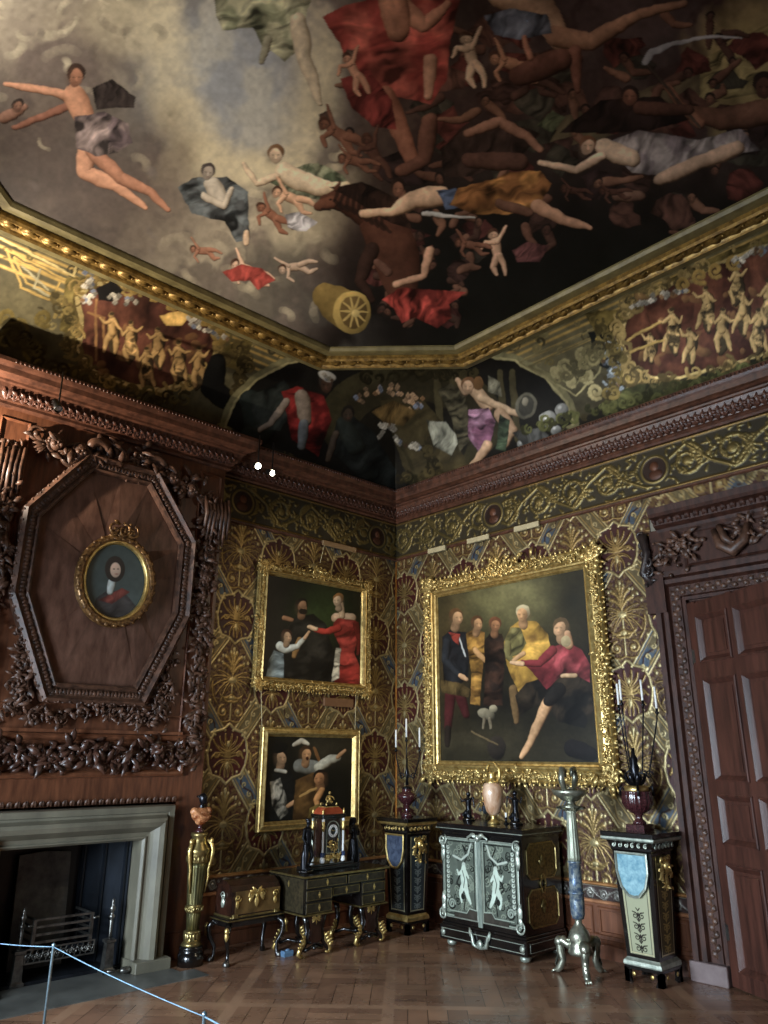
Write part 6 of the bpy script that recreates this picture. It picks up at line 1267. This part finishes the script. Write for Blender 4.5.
statuette('bronze_statuette', 'dark bronze draped statuette standing on the desk right of the clock', (-1.29, -.66, dzt), .46, 1, .2)
# ---------------------------------------------------------------- two tapering term pedestals
def term(lab, x, y, H, half, rz, front, grp):
    t = thing('term_pedestal', lab, 'pedestal', (x, y, 0), rz, grp); a = half
    b = MB()
    for sx in (-1, 1):
        for sy in (-1, 1): b.prism([(0, 0), (.45*a, 0), (.30*a, .05), (.42*a, .085), (.0, .115)], (sx*a*1.13, sy*a*1.13, 0), -sx*EX, EZ, -sy*EY, .02).prism([(0, 0), (.45*a, 0), (.30*a, .05), (.42*a, .085), (.0, .115)], (sx*a*1.13, sy*a*1.13, 0), -sy*EY, EZ, -sx*EX, .02).box(sx*a*1.13-(.3*a if sx > 0 else 0), sx*a*1.13+(0 if sx > 0 else .3*a), sy*a*1.13-(.3*a if sy > 0 else 0), sy*a*1.13+(0 if sy > 0 else .3*a), 0, .11)
    b.bbox(-a*1.13, a*1.13, -a*1.13, a*1.13, .10, .13, .004); b.build('bracket_foot', EBONY, t)
    MB().sq([(a*1.14, .13), (a*1.15, .14), (a*1.12, .165), (a*1.02, .18), (a*.98, .19)]).build('base_moulding', PEWTER if front else GILT, t)
    for sx in ((-1, 1) if True else ()):
        MB().lathe([(.012, 0), (.02, .003), (.012, .007)], 0, 0, 12).xf([[0, 0, -1, -a*1.13], [0, 1, 0, sx*a*.55], [1, 0, 0, .07], [0, 0, 0, 1]]).build('rosette', GILT, t)
        MB().lathe([(.012, 0), (.02, .003), (.012, .007)], 0, 0, 12).xf([[1, 0, 0, sx*a*.55], [0, 0, -1, -a*1.13], [0, 1, 0, .07], [0, 0, 0, 1]]).build('rosette', GILT, t)
    zt = H-.16; at = a*1.22
    sh = MB().sq([(a*.98, .188), (at, zt)]).build('tapering_shaft', EBONY, t)
    for face in (0, 1):
        A = -EY if face == 0 else EX; N = -EX if face == 0 else -EY
        hw = lambda z: (a*.98+(at-a*.98)*(z-.188)/(zt-.188))
        bright = face == 0 and front
        p0 = [(-hw(.22)*.72, .22), (hw(.22)*.72, .22), (hw(zt-.06)*.74, zt-.03), (-hw(zt-.06)*.74, zt-.03)]
        nu, nv = 70, 190; u, v = np.meshgrid(np.linspace(-1, 1, nu), np.linspace(0, 1, nv), indexing='ij'); u = u.ravel(); v = v.ravel(); z = .22+(zt-.25)*v; hwz = hw(z); X = u*hwz*.74
        P = A*X[:, None]+EZ*z[:, None]+N*(hwz+.003)[:, None]
        cv = Cv(X*100, z*100, (176, 178, 146) if bright else ((64, 72, 74) if not front else (96, 88, 60)), soft=.35, light=(0, 0)); cv.g[:] = .35
        dk_ = (38, 34, 30) if bright else ((120, 126, 120) if not front else (160, 140, 84)); k = a/.15
        for zz_ in np.arange(27, zt*100-(46 if bright else 30), 8.5):
            for s in (-1, 1):
                cv.spiral(s*3.2*k, zz_, 2.6*k, PI/2, 1.2, .42, dk_, s, 0, 0); cv.line([(0, zz_-3), (s*2*k, zz_+2), (s*5.2*k, zz_+3)], .5, dk_, 0, 0); cv.line([(0, zz_+4), (s*1.6*k, zz_+6)], .5, dk_)
            cv.ell(0, zz_+1, 1, 1.8, 0, dk_)
        eh = hw(z[0])*74; cv.line([(-hw(.22)*70, 23), (hw(.22)*70, 23)], .5, (200, 190, 150), .6)
        for s in (-1, 1): cv.line([(s*hw(.22)*68, 22), (s*hw(zt)*68, zt*100-3)], .45, (204, 196, 156), .6); cv.line([(s*hw(.22)*60, 24), (s*hw(zt)*60, zt*100-3)], .25, (60, 54, 44), .3)
        pn = grid_obj('inlaid_panel', P, nu, nv, cv, INLAY, 1., sh, flip=False)
        # apron lambrequin with gilt or pale border
        hwt = hw(zt-.15)*.86; apz = zt-.005; depth = .36*(H/1.2)
        outl = [(-hwt, apz), (-hwt, apz-depth*.45), (-hwt*.78, apz-depth*.8), (-hwt*.35, apz-depth), (0, apz-depth*1.03), (hwt*.35, apz-depth), (hwt*.78, apz-depth*.8), (hwt, apz-depth*.45), (hwt, apz)]
        tilt = nrm(EZ-N*.0); O = N*(hw(zt)+.008)
        if face == 0 or not front and False:
            MB().prism(outl, O-N*.01, A, EZ, N, .022).build('apron', (mat('pale_blue_inlay', (96, 140, 156), (150, 186, 192), 22, .2, .3, bump=0) if front else mat('slate_blue_inlay', (48, 56, 74), (84, 94, 112), 22, .2, .3, bump=0)), t)
            MB().sweep(outl, [(0, 0), (0, .028), (-.012, .032), (-.022, .022)], O-N*.008, A, EZ, N).build('apron_border', PEWTER if front else GILT, t)
        else:
            m_ = MB(); r = random.Random(3); c = N*(hw(zt)+.02)+EZ*(zt-.11)
            m_.ell(c, (.04, .04, .055), 12, 8).ell(c+N*.04-EZ*.01, .014, 6, 5)
            for s in (-1, 1): m_.ell(c+N*.03+A*s*.016+EZ*.01, .009, 6, 4).scroll(c+A*s*.06+EZ*.05, A, EZ, N, .035, 1.3, .28, s).leaf(c+A*s*.05, (A*s*.5-EZ), N, .12, .05, .3)
            foliage(m_, [c+A*r.gauss(0, .04)+EZ*r.gauss(-.02, .06) for _ in range(30)], N, .05, 50, r, .1); m_.leaf(c-EZ*.08, -EZ, N, .12, .06, .3); m_.build('mask_mount', GILT, t)
    MB().sq([(at*1.0, zt-.005), (at*1.06, zt+.01), (at*1.04, zt+.03), (at*1.16, zt+.075), (at*1.22, zt+.085)]).build('frieze', EBONY, t)
    b = MB()
    for face in (0, 1):
        A = -EY if face == 0 else EX; N = -EX if face == 0 else -EY
        for s in np.linspace(-.82, .82, 6): b.scroll(A*s*at+N*at*1.13+EZ*(zt+.05), A, EZ, N, .022, 1.1, .35, 1 if s > 0 else -1, 1)
    b.build('scroll_frieze', GILT if not front else PEWTER, t)
    MB().sq([(at*1.3, zt+.088), (at*1.36, zt+.10), (at*1.36, zt+.115), (at*1.28, zt+.12)]).build('brass_band', GILT if not front else PEWTER, t)
    MB().bbox(-at*1.38, at*1.38, -at*1.38, at*1.38, zt+.12, H, .006).build('top_slab', EBONY, t)
    return t
T1 = (-.60, -.80); T2 = (-.36, -3.58)
H1 = 1.17; H2 = 1.20
term('blue-panelled tapering pedestal standing in the room corner beside the desk', *T1, H1, .148, 0, False, None)
term('tapering pedestal with pale inlay and light blue apron beside the doorcase', *T2, H2, .155, 0, True, None)
# ---------------------------------------------------------------- porphyry urns with candle branches
def urn(lab, x, y, z, s, cands, metal, square, big):
    t = thing('candelabrum_urn', lab, 'candelabrum', (x, y, z))
    if square: MB().sq([(.085*s, 0), (.085*s, .05*s), (.075*s, .055*s)]).build('base', PORPH, t)
    else: MB().lathe([(.07*s, 0), (.07*s, .03*s), (.05*s, .055*s)], seg=24).build('base', PORPH, t)
    if big: prof = [(.05, .05), (.055, .07), (.03, .09), (.028, .12), (.05, .14), (.1, .17), (.128, .22), (.13, .28), (.125, .31), (.13, .32)]
    else: prof = [(.035, .05), (.028, .08), (.03, .12), (.05, .14), (.1, .185), (.12, .215), (.122, .235), (.09, .265), (.06, .28), (.06, .3), (.07, .31)]
    MB().lathe([(r_*s, z_*s) for r_, z_ in prof], seg=72, flute=.035 if big else 0, fn=18).build('bowl', PORPH, t)
    ztop = prof[-1][1]*s
    MB().lathe([(.10*s, 0), (.105*s, .01), (.1*s, .04*s), (.085*s, .045*s), (0, .045*s)] if big else [(.06*s, 0), (.05*s, .02), (.0, .03)], seg=32, z0=ztop).build('rim', metal if big else BRONZE, t)
    b = MB(); c = ztop+.04*s
    if big:
        b.lathe([(.03, c), (.025, c+.08), (.045, c+.16), (.03, c+.2), (.038, c+.24), (.02, c+.27), (.015, c+.34)], seg=12)
        for k in range(8):
            a = k*PI/4; b.leaf((.03*math.cos(a), .03*math.sin(a), c), (math.cos(a), math.sin(a), 1.6), (math.cos(a), math.sin(a), -.4), .13, .045, .5)
        for k in (0, 1, 2, 3):
            a = .6+k*PI/2; b.tube([(.1*math.cos(a), .1*math.sin(a), ztop), (.14*math.cos(a), .14*math.sin(a), ztop+.05), (.15*math.cos(a), .15*math.sin(a), ztop-.04)], .012, 6)
    else: b.lathe([(.018, c), (.014, c+.1), (.026, c+.14), (.012, c+.18), (.01, c+.3)], seg=10)
    b.build('stem', BRONZE, t)
    for row_top, row_bot, col_ in cands:
        d = ray(col_, (row_top+row_bot)/2)          # place the candle at this column, near the urn axis plane
        n = nrm(np.array([x, y])-CAM[:2]); t0 = ((np.array([x, y])-CAM[:2])@n)/(d[:2]@n); q = CAM+d*t0; X_, Y_ = q[0]-x, q[1]-y
        z1 = zrow(q[0], q[1], row_top)-z; z0_ = zrow(q[0], q[1], row_bot)-z
        br = MB().tube([(0, 0, c+.12), (X_*.5, Y_*.5, c+.02+.5*(z0_-c-.1)*.3), (X_*.95, Y_*.95, z0_-.12), (X_, Y_, z0_-.03)], .007, 8).lathe([(.006, z0_-.05), (.02, z0_-.03), (.012, z0_-.015), (.012, z0_+.01)], X_, Y_, 12).scroll((X_*.5, Y_*.5, c+.1), np.array([X_, Y_, 0])/math.hypot(X_, Y_), EZ, np.array([-Y_, X_, 0])/math.hypot(X_, Y_), .04, 1.3, .18).build('branch', BRONZE, t)
        MB().lathe([(.0105, z0_), (.0105, z1), (.004, z1+.004)], X_, Y_, 12).build('candle', CANDLE, br)
    return t
urn('dark red porphyry urn with three white candles on the corner pedestal', *T1, H1, .98, [(730, 748, 396), (719, 738, 406.4), (728, 748, 419.6)], GILT, False, False)
urn('fluted red porphyry urn with four white candles on the pedestal beside the door', *T2, H2, 1.06, [(684, 706, 617.8), (680, 701, 620.4), (680, 701.5, 641.6), (687, 709.5, 655.5)], GILT, True, True)
# ---------------------------------------------------------------- inlaid two-door cabinet
X0, X1, Y1, Y0, CH = -.76, -.13, -1.49, -2.53, 1.165
cb_ = thing('inlaid_cabinet', 'black two-door cabinet with pale floral marquetry standing under the largest painting', 'cabinet', ((X0+X1)/2, (Y0+Y1)/2, 0))
hx, hy = (X1-X0)/2, (Y1-Y0)/2
for sx in (-1, 1):
    for sy in (-1, 1): MB().lathe([(.02, 0), (.045, .012), (.055, .035), (.045, .055), (.025, .066)], sx*(hx-.06), sy*(hy-.06), 20).build('bun_foot', PEWTER, cb_)
b = MB().bbox(-hx-.03, hx+.0, -hy-.03, hy+.03, .065, .20, .006).bbox(-hx-.015, hx, -hy-.015, hy+.015, .198, .225, .006); b.build('base', EBONY, cb_)
MB().bbox(-hx, hx, -hy, hy, .224, 1.085, .004).build('carcass', EBONY, cb_)
MB().bbox(-hx-.02, hx, -hy-.02, hy+.02, 1.084, 1.11, .005).bbox(-hx-.045, hx, -hy-.045, hy+.045, 1.108, CH, .008).build('top', EBONY, cb_)
MB().sweep([(-hy, .09), (hy, .09), (hy, .17), (-hy, .17)], [(0, 0), (0, .003), (-.006, .003), (-.006, 0)], (-hx-.031, 0, 0), -EY, EZ, -EX).build('pewter_stringing', PEWTER, cb_)
MB().sweep([(-hx+.02, .09), (hx-.04, .09), (hx-.04, .17), (-hx+.02, .17)], [(0, 0), (0, .003), (-.006, .003), (-.006, 0)], (0, -hy-.031, 0), EX, EZ, -EY).build('pewter_stringing', PEWTER, cb_)
MB().sweep([(-hx-.045, -hy-.045), (hx, -hy-.045), (hx, hy+.045), (-hx-.045, hy+.045)], [(0, 0), (.003, .002), (.003, .006), (0, .008)], (0, 0, 1.112), EX, EY, EZ).build('pewter_stringing', PEWTER, cb_)
def marq(w, h, seed, mirror):
    """door marquetry in centimetres"""
    nu, nv = 110, 180; u, v = np.meshgrid(np.linspace(-w/2, w/2, nu), np.linspace(0, h, nv), indexing='ij'); cv = Cv(u*100, v*100, (84, 90, 80), soft=.45, light=(0, 0)); cv.g[:] = .2
    Wc, Hc = w*100, h*100; m = mirror; L = (206, 214, 198); D = (30, 32, 28); M_ = (140, 148, 130)
    cv.c *= (.75+.5*vnoise(cv.X, cv.Y, 5, seed, 3))[:, None]
    r = random.Random(seed)
    for k in range(64):
        x, y = r.uniform(-Wc*.42, Wc*.42), r.uniform(4, Hc-4); cv.spiral(x, y, r.uniform(2.4, 4.6), r.uniform(0, 6), 1.3, .5, M_ if r.random() < .65 else D, r.choice((-1, 1)), .4, 0, .25)
    for y in np.arange(14, Hc-6, 4.6):
        cv.ell(-m*Wc*.36, y, 2, 2.1, 0, L, 0, .6); cv.ell(-m*Wc*.36, y+2.3, .8, 1, 0, D); cv.cap(-m*Wc*.36, y, -m*Wc*.36+2.6, y+1.6, .7, .2, M_, 0, .5)
    cv.line([(m*Wc*.1, 8), (m*Wc*.16, 22), (-m*Wc*.1, 32), (m*Wc*.06, 44), (m*Wc*.22, 58), (m*Wc*.1, Hc-6)], .8, D); cv.line([(m*Wc*.36, Hc-3), (m*Wc*.26, Hc-14), (m*Wc*.05, Hc-20), (-m*Wc*.2, Hc-17)], 1, L, .6)
    # a pale seated or standing figure
    x = m*Wc*.12; cv.ell(x, 49, 2.4, 3, 0, L, 0, .5); L = (168, 178, 162); cv.limb([(x, 46), (x-m*1, 38), (x+m*1, 31)], [3.6, 4.2, 4.4], L, 0); cv.limb([(x, 32), (x-m*5, 24), (x-m*4, 15)], [3.4, 2.6, 1.4], L, 0); cv.limb([(x+m*1, 32), (x+m*4, 22), (x+m*8, 15)], [3.2, 2.6, 1.4], L, 0); cv.limb([(x-m*2, 44), (x-m*7, 40), (x-m*9, 44)], [1.8, 1.4, .9], L, 0); cv.limb([(x+m*2, 44), (x+m*6, 38)], [1.8, 1.2], L, 0)
    cv.line([(x-2, 44), (x+1, 36), (x-1, 28)], .4, D); cv.ell(x-m*2, 20, 2.6, 3, 0, D); cv.ell(-m*Wc*.26, 12, 5.5, 5.5, 0, D); cv.spiral(-m*Wc*.26, 12, 4.6, 0, 1.6, .7, L, 1, .5)
    for s0, s1 in ((1.2, L), (3.0, D)):
        e = Wc/2-s0; cv.line([(-e, s0), (e, s0), (e, Hc-s0), (-e, Hc-s0), (-e, s0)], .5, s1, .6)
    cv.poly([(m*Wc*.5, 0), (m*Wc*.5, 9), (m*Wc*.26, 10), (m*Wc*.18, 5), (-m*Wc*.2, 5), (-m*Wc*.2, 0)], (54, 50, 44), .2, 0, 4); cv.line([(m*Wc*.5, 9), (m*Wc*.26, 10), (m*Wc*.18, 5.5), (-m*Wc*.34, 5.5)], .45, L, .6)
    return u.ravel(), v.ravel(), nu, nv, cv
for s, sd in ((1, 1), (-1, 2)):
    dw = hy-.075; yc = s*(hy*.5+.0)
    u, v, nu, nv, cv = marq(dw, .74, sd, s)
    frd = MB().bbox(-hx-.022, -hx, yc-dw/2-.03, yc+dw/2+.03, .25, 1.06, .004).build('door', EBONY, cb_)
    P = np.stack([np.full(len(u), -hx-.0245), yc-u, .285+v], 1); grid_obj('marquetry_panel', P, nu, nv, cv, INLAY, 1.15, frd)
    MB().sweep([(-dw/2, .285), (dw/2, .285), (dw/2, 1.025), (-dw/2, 1.025)], [(.008, 0), (.008, .006), (0, .008), (-.004, .002)], (-hx-.022, yc, 0), -EY, EZ, -EX).build('panel_border', PEWTER, frd)
# centre strip with mask, corner mounts, apron mount
b = MB().bbox(-hx-.035, -hx-.02, -.028, .028, .235, 1.05, .003); b.build('centre_stile', mat('fluted_pewter', (120, 134, 124), (164, 172, 158), 40, .5, .35, (1, 1, .2)), cb_)
b = MB(); c = np.array([-hx-.045, 0, 1.045]); b.ell(c, (.02, .03, .035), 10, 6)
for s in (-1, 1): b.tube([c+[0, s*.02, .0], c+[0, s*.07, .03], c+[0, s*.13, 0], c+[0, s*.12, -.03]], [.014, .016, .012, .006], 8); b.leaf(c, (0, s, .6), -EX, .09, .04, .3)
b.build('mask_mount', PEWTER, cb_)
for s in (-1, 1):
    for z, dz_ in ((1.0, -1), (.30, 1)):
        c = np.array([-hx-.03, s*(hy-.035), z]); b = MB().scroll(c, -EY, EZ, -EX, .06, 1.4, .22, s*dz_, 1).leaf(c+[0, 0, dz_*.05], (0, 0, dz_), -EX, .16, .06, .2).leaf(c+[0, s*.02, 0], (0, -s*.3, dz_), -EX, .12, .05, .3); b.build('corner_mount', PEWTER, cb_)
b = MB(); c = np.array([-hx-.05, 0, .13]); b.ell(c-[0, 0, .04], (.02, .035, .045), 10, 8)
for s in (-1, 1): b.tube([c+[0, s*.02, -.07], c+[0, s*.08, -.05], c+[0, s*.10, .03], c+[0, s*.13, .09]], [.012, .02, .016, .008], 8); b.leaf(c+[0, s*.1, 0], (0, s*.4, 1), -EX, .09, .04, .4)
b.build('apron_mount', PEWTER, cb_)
for s in (-1, 1): MB().lathe([(.03, 0), (.03, .006), (.012, .014), (0, .014)], 0, 0, 14).xf([[0, 0, -1, -hx-.031], [0, 1, 0, s*(hy-.02)], [1, 0, 0, .13], [0, 0, 0, 1]]).build('rosette', PEWTER, cb_)
# side: two octagonal brass panels with ring mounts
SD = mat('brass_and_shell_side', (58, 46, 26), (124, 104, 56), 36, .5, .3, bump=0)
b = MB(); bb = MB()
for z0, z1 in ((.28, .62), (.70, 1.03)):
    o8 = [(-hx+.12, z0), (hx-.14, z0), (hx-.08, z0+.06), (hx-.08, z1-.06), (hx-.14, z1), (-hx+.12, z1), (-hx+.06, z1-.06), (-hx+.06, z0+.06)]
    b.prism(o8, (0, -hy-.001, 0), EX, EZ, -EY, .004); bb.sweep(o8, [(0, 0), (0, .01), (-.01, .012), (-.014, .002)], (0, -hy-.002, 0), EX, EZ, -EY)
for z, r_ in ((.66, .05), (.60, .028), (.72, .028)): bb.sweep([(-.01+r_*math.cos(t), z+r_*math.sin(t)) for t in np.linspace(0, 2*PI, 20, endpoint=False)], [(0, 0), (0, .014), (-.012, .014), (-.014, 0)], (0, -hy-.004, 0), EX, EZ, -EY)
for z, dz_ in ((.80, 1), (.52, -1)): bb.leaf((-.01, -hy-.012, z), (0, 0, dz_), -EY, .12, .05, .3).leaf((-.01, -hy-.012, z), (.6, 0, dz_), -EY, .08, .04, .3).leaf((-.01, -hy-.012, z), (-.6, 0, dz_), -EY, .08, .04, .3)
sp = b.build('side_panel', SD, cb_); bb.build('brass_border', BRASS, sp)
# ---------------------------------------------------------------- things on the cabinet
ex, ey = -.50, wr(493.5, 815, -.50)[1]
EWS = 1.22
ew = thing('mounted_ewer', 'pink onyx ewer with looped gilt handle standing on the inlaid cabinet', 'ewer', (ex, ey, CH))
k = .98
MB().lathe([(.05, 0), (.052, .012), (.03, .03), (.022, .05), (.035, .07)], seg=28).build('foot', GILT, ew)
MB().lathe([(.03, .065), (.06, .1), (.082, .17), (.092, .24), (.09, .29), (.072, .325), (.05, .335)], seg=32).build('body', ONYX, ew)
b = MB().lathe([(.055, .325), (.058, .34), (.04, .355), (.034, .39), (.05, .42), (.0, .42)], seg=24)
b.tube([(.0, -.04, .33), (-.01, -.09, .37), (-.01, -.095, .44), (-.01, -.04, .495), (0, .02, .50), (0, .05, .46), (0, .05, .42)], [.012, .016, .016, .014, .014, .016, .012], 10)
b.build('handle_and_neck', GILT, ew)
b = MB(); r = random.Random(9)
foliage(b, [np.array([-.06+.01*math.sin(z*30), .055, z]) for z in np.linspace(.16, .4, 14)], nrm((-1, 1, 0)), .05, 46, r, .2); b.build('gilt_foliage', GILT, ew); ew.scale = (EWS,)*3
def small_group(name, lab, px_, H, seed, m_=BRONZE):
    x = -.36; y = wr(px_, 815, x)[1]; t = thing(name, lab, 'figure', (x-.02, y, CH)); MB().lathe([(.07, 0), (.07, .02), (.05, .035)], seg=20).build('base', EBONY, t); b = MB(); s = H
    b.tube([(0, 0, .03), (0, 0, .25*s), (.0, 0, .45*s), (0, 0, .62*s), (0, 0, .72*s)], [.035, .03, .03, .036, .014], 10); b.ell((0, -.0, .80*s), .028, 10, 7)
    for q in (-1, 1):
        b.tube([(0, q*.02, .3*s), (-.04, q*.05, .16*s), (0, q*.045, .03)], [.022, .018, .012], 8); b.tube([(0, q*.035, .64*s), (-.02, q*.085, .56*s+(.16*s if (seed+q) % 3 == 0 else 0)), (-.02, q*.10, .72*s if q == (1 if seed % 2 else -1) else .42*s)], [.014, .011, .008], 8)
    sculpt('figure', m_, t, b, .005, 2); return t
small_group('bronze_figurine', 'small dark bronze figurine left of the pink ewer on the cabinet', 470, .34, 1)
small_group('bronze_figurine', 'small dark bronze figurine right of the pink ewer on the cabinet', 517, .38, 2)
x, y = -.42, wr(506, 815, -.42)[1]; t = thing('candle_stub_holder', 'short pale candle stub in a dark holder beside the pink ewer', 'candle holder', (x, y, CH)); MB().lathe([(.03, 0), (.03, .01), (.012, .02), (.014, .06), (.018, .065)], seg=16).build('holder', BRONZE, t); MB().lathe([(.011, .065), (.011, .11), (.004, .114)], seg=12).build('candle', CANDLE, t)
# ---------------------------------------------------------------- silvered torchere
tx, ty = -.70, -3.08
to = thing('torchere', 'tall silvered torchere on three clawed scroll feet between the cabinet and the pale pedestal', 'torchere', (tx, ty, 0))
for k in range(3):
    a = math.radians(225)+k*2*PI/3; c_, s_ = math.cos(a), math.sin(a); Q = lambda r_, z_: (r_*c_, r_*s_, z_)
    b = MB().tube([Q(.06, .26), Q(.11, .235), Q(.16, .27), Q(.19, .25), Q(.185, .18), Q(.165, .11), Q(.19, .06), Q(.215, .03), Q(.24, .018)], [.03, .035, .04, .04, .036, .03, .032, .03, .018], 10)
    b.ell(Q(.19, .25), (.045, .045, .05), 10, 7).ell(Q(.225, .24), .014, 6, 4); b.scroll(Q(.10, .24), (c_, s_, 0), EZ, (-s_, c_, 0), .045, 1.2, .3)
    for j in (-1, 0, 1): b.tube([Q(.22, .03), (.255*c_-s_*.018*j, .255*s_+c_*.018*j, .02), (.272*c_-s_*.024*j, .272*s_+c_*.024*j, .006)], [.014, .012, .006], 6)
    for j in range(6): b.leaf(Q(.16+.01*j, .27-.03*j), (c_*.4, s_*.4, -1), (c_, s_, .3), .07, .04, .4)
    b.build('claw_foot', SILVER, to)
b = MB().lathe([(.10, .17), (.11, .19), (.10, .23), (.08, .27), (.10, .30), (.085, .35), (.055, .39), (.03, .42), (.034, .44), (.02, .455)], seg=28)
b.build('base_vase', SILVER, to)
BL1 = mat('blue_silver_enamel', (72, 90, 112), (140, 148, 146), 30, .4, .35, lo=.42, hi=.6)
MB().lathe([(.05, .455), (.062, .49), (.066, .60), (.064, .655), (.074, .66), (.074, .675), (.062, .68), (.058, .78), (.056, .91), (.064, .915), (.062, .93)], seg=28).build('enamelled_shaft', BL1, to)
MB().lathe([(.055, .93), (.058, .96), (.05, 1.1), (.044, 1.28), (.04, 1.34), (.055, 1.36)], seg=64, flute=.05, fn=12).build('fluted_shaft', mat('pale_silvered_wood', (120, 124, 108), (176, 178, 156), 12, .4, .4, (1, 1, .3)), to)
b = MB().lathe([(.05, 1.355), (.09, 1.385), (.10, 1.40), (.05, 1.41), (.04, 1.44), (.09, 1.47), (.15, 1.50), (.17, 1.54), (.155, 1.545), (.02, 1.50)], seg=32)
for k in range(8): a = k*PI/4; b.leaf((.05*math.cos(a), .05*math.sin(a), 1.36), (math.cos(a), math.sin(a), .3), (0, 0, 1), .09, .05, .3); b.leaf((.05*math.cos(a), .05*math.sin(a), 1.45), (math.cos(a), math.sin(a), .9), (math.cos(a), math.sin(a), -.5), .1, .06, .3)
b.build('tray', SILVER, to)
b = MB()
for a0 in (.3, 3.4): c_, s_ = math.cos(a0), math.sin(a0); b.tube([(.05*c_, .05*s_, 1.52), (.15*c_, .15*s_, 1.55), (.21*c_, .21*s_, 1.64), (.18*c_, .18*s_, 1.73), (.10*c_, .10*s_, 1.72), (.10*c_, .10*s_, 1.66)], [.014, .026, .032, .028, .02, .012], 8)
b.build('scroll_crest', SILVER, to)
# ---------------------------------------------------------------- rope barrier
pA = fl(53.8, 945, .7); pB = fl(204.5, 1014, .7)
for q, lb in ((pA, 'slim pale metal barrier post in front of the hearth'), (pB, 'slim barrier post at the bottom edge, only its top showing')):
    t = thing('barrier_post', lb, 'post', (q[0], q[1], 0), 0, 'rope barrier posts'); MB().lathe([(.11, 0), (.11, .008), (.02, .014)], seg=28).build('base', BLACK, t); MB().lathe([(.0085, .012), (.0085, .69), (.012, .695), (.012, .705), (.003, .712)], seg=12).build('pole', POSTM, t)
pC = np.array([pA[0]-1.6, pA[1]+.62, .7]); d = ray(0, 942); s_ = (.69-CAM[2])/d[2]; pC = pA+(CAM+d*s_-pA)*1.6
def rope(p, q, sag): return [p*(1-t)+q*t-EZ*sag*4*t*(1-t) for t in np.linspace(0, 1, 12)]
b = MB().tube(rope(np.array([pA[0], pA[1], .69]), np.array([pC[0], pC[1], .69]), .01), .0028, 6).tube(rope(np.array([pA[0], pA[1], .69]), np.array([pB[0], pB[1], .69]), .012), .0028, 6); pD = pB+(pB-pA)*.6
b.tube(rope(np.array([pB[0], pB[1], .69]), np.array([pD[0], pD[1], .69]), .01), .004, 6)
tag(fix(b.build('barrier_rope', ROPE)), 'thin pale blue cord strung between the barrier posts', 'rope')
# ---------------------------------------------------------------- spotlights on the cornice
def fixture(lab, loc, aim, glow, on=True, s=1.):
    t = thing('cornice_spotlight', lab, 'spotlight', tuple(loc)); d = nrm(np.array(aim, float)-np.array(loc)); L = .11*s
    s0 = nrm(np.cross(d, EZ)); u = np.cross(s0, d); Mx = np.eye(4); Mx[:3, 0] = s0; Mx[:3, 1] = u; Mx[:3, 2] = d
    MB().lathe([(.02, -.10), (.03, -.095), (.034, -.03), (.04, 0), (.04, .02), (.037, .02), (.035, .0), (.0, -.004)], seg=20, cap=False).xf(Mx).build('housing', BLACK, t)
    MB().lathe([(.0, .0), (.033, .002)], seg=20, cap=False).xf(Mx).build('lamp', LAMPM if on else DIALW, t)
    MB().tube([(0, 0, 0), (0, 0, .05), (.0, .0, .38)], .008, 6).build('bracket', BLACK, t); return t
fixture('brighter lit spotlight hanging from the cornice at the right end of the chimneybreast', wl(258, 466, -.62), CAM+np.array([3, 1.5, .2]), 1, s=2.6)
fixture('smaller lit spotlight hanging under the cornice right of the brighter one', wl(272, 473, -.60), CAM+np.array([5, 0, -.5]), .5, s=1.6)
fixture('black spotlight head hanging from the cornice above the octagonal panel', wl(58, 408, -.62), (-4, -3, 1), 0, on=False, s=1.4)
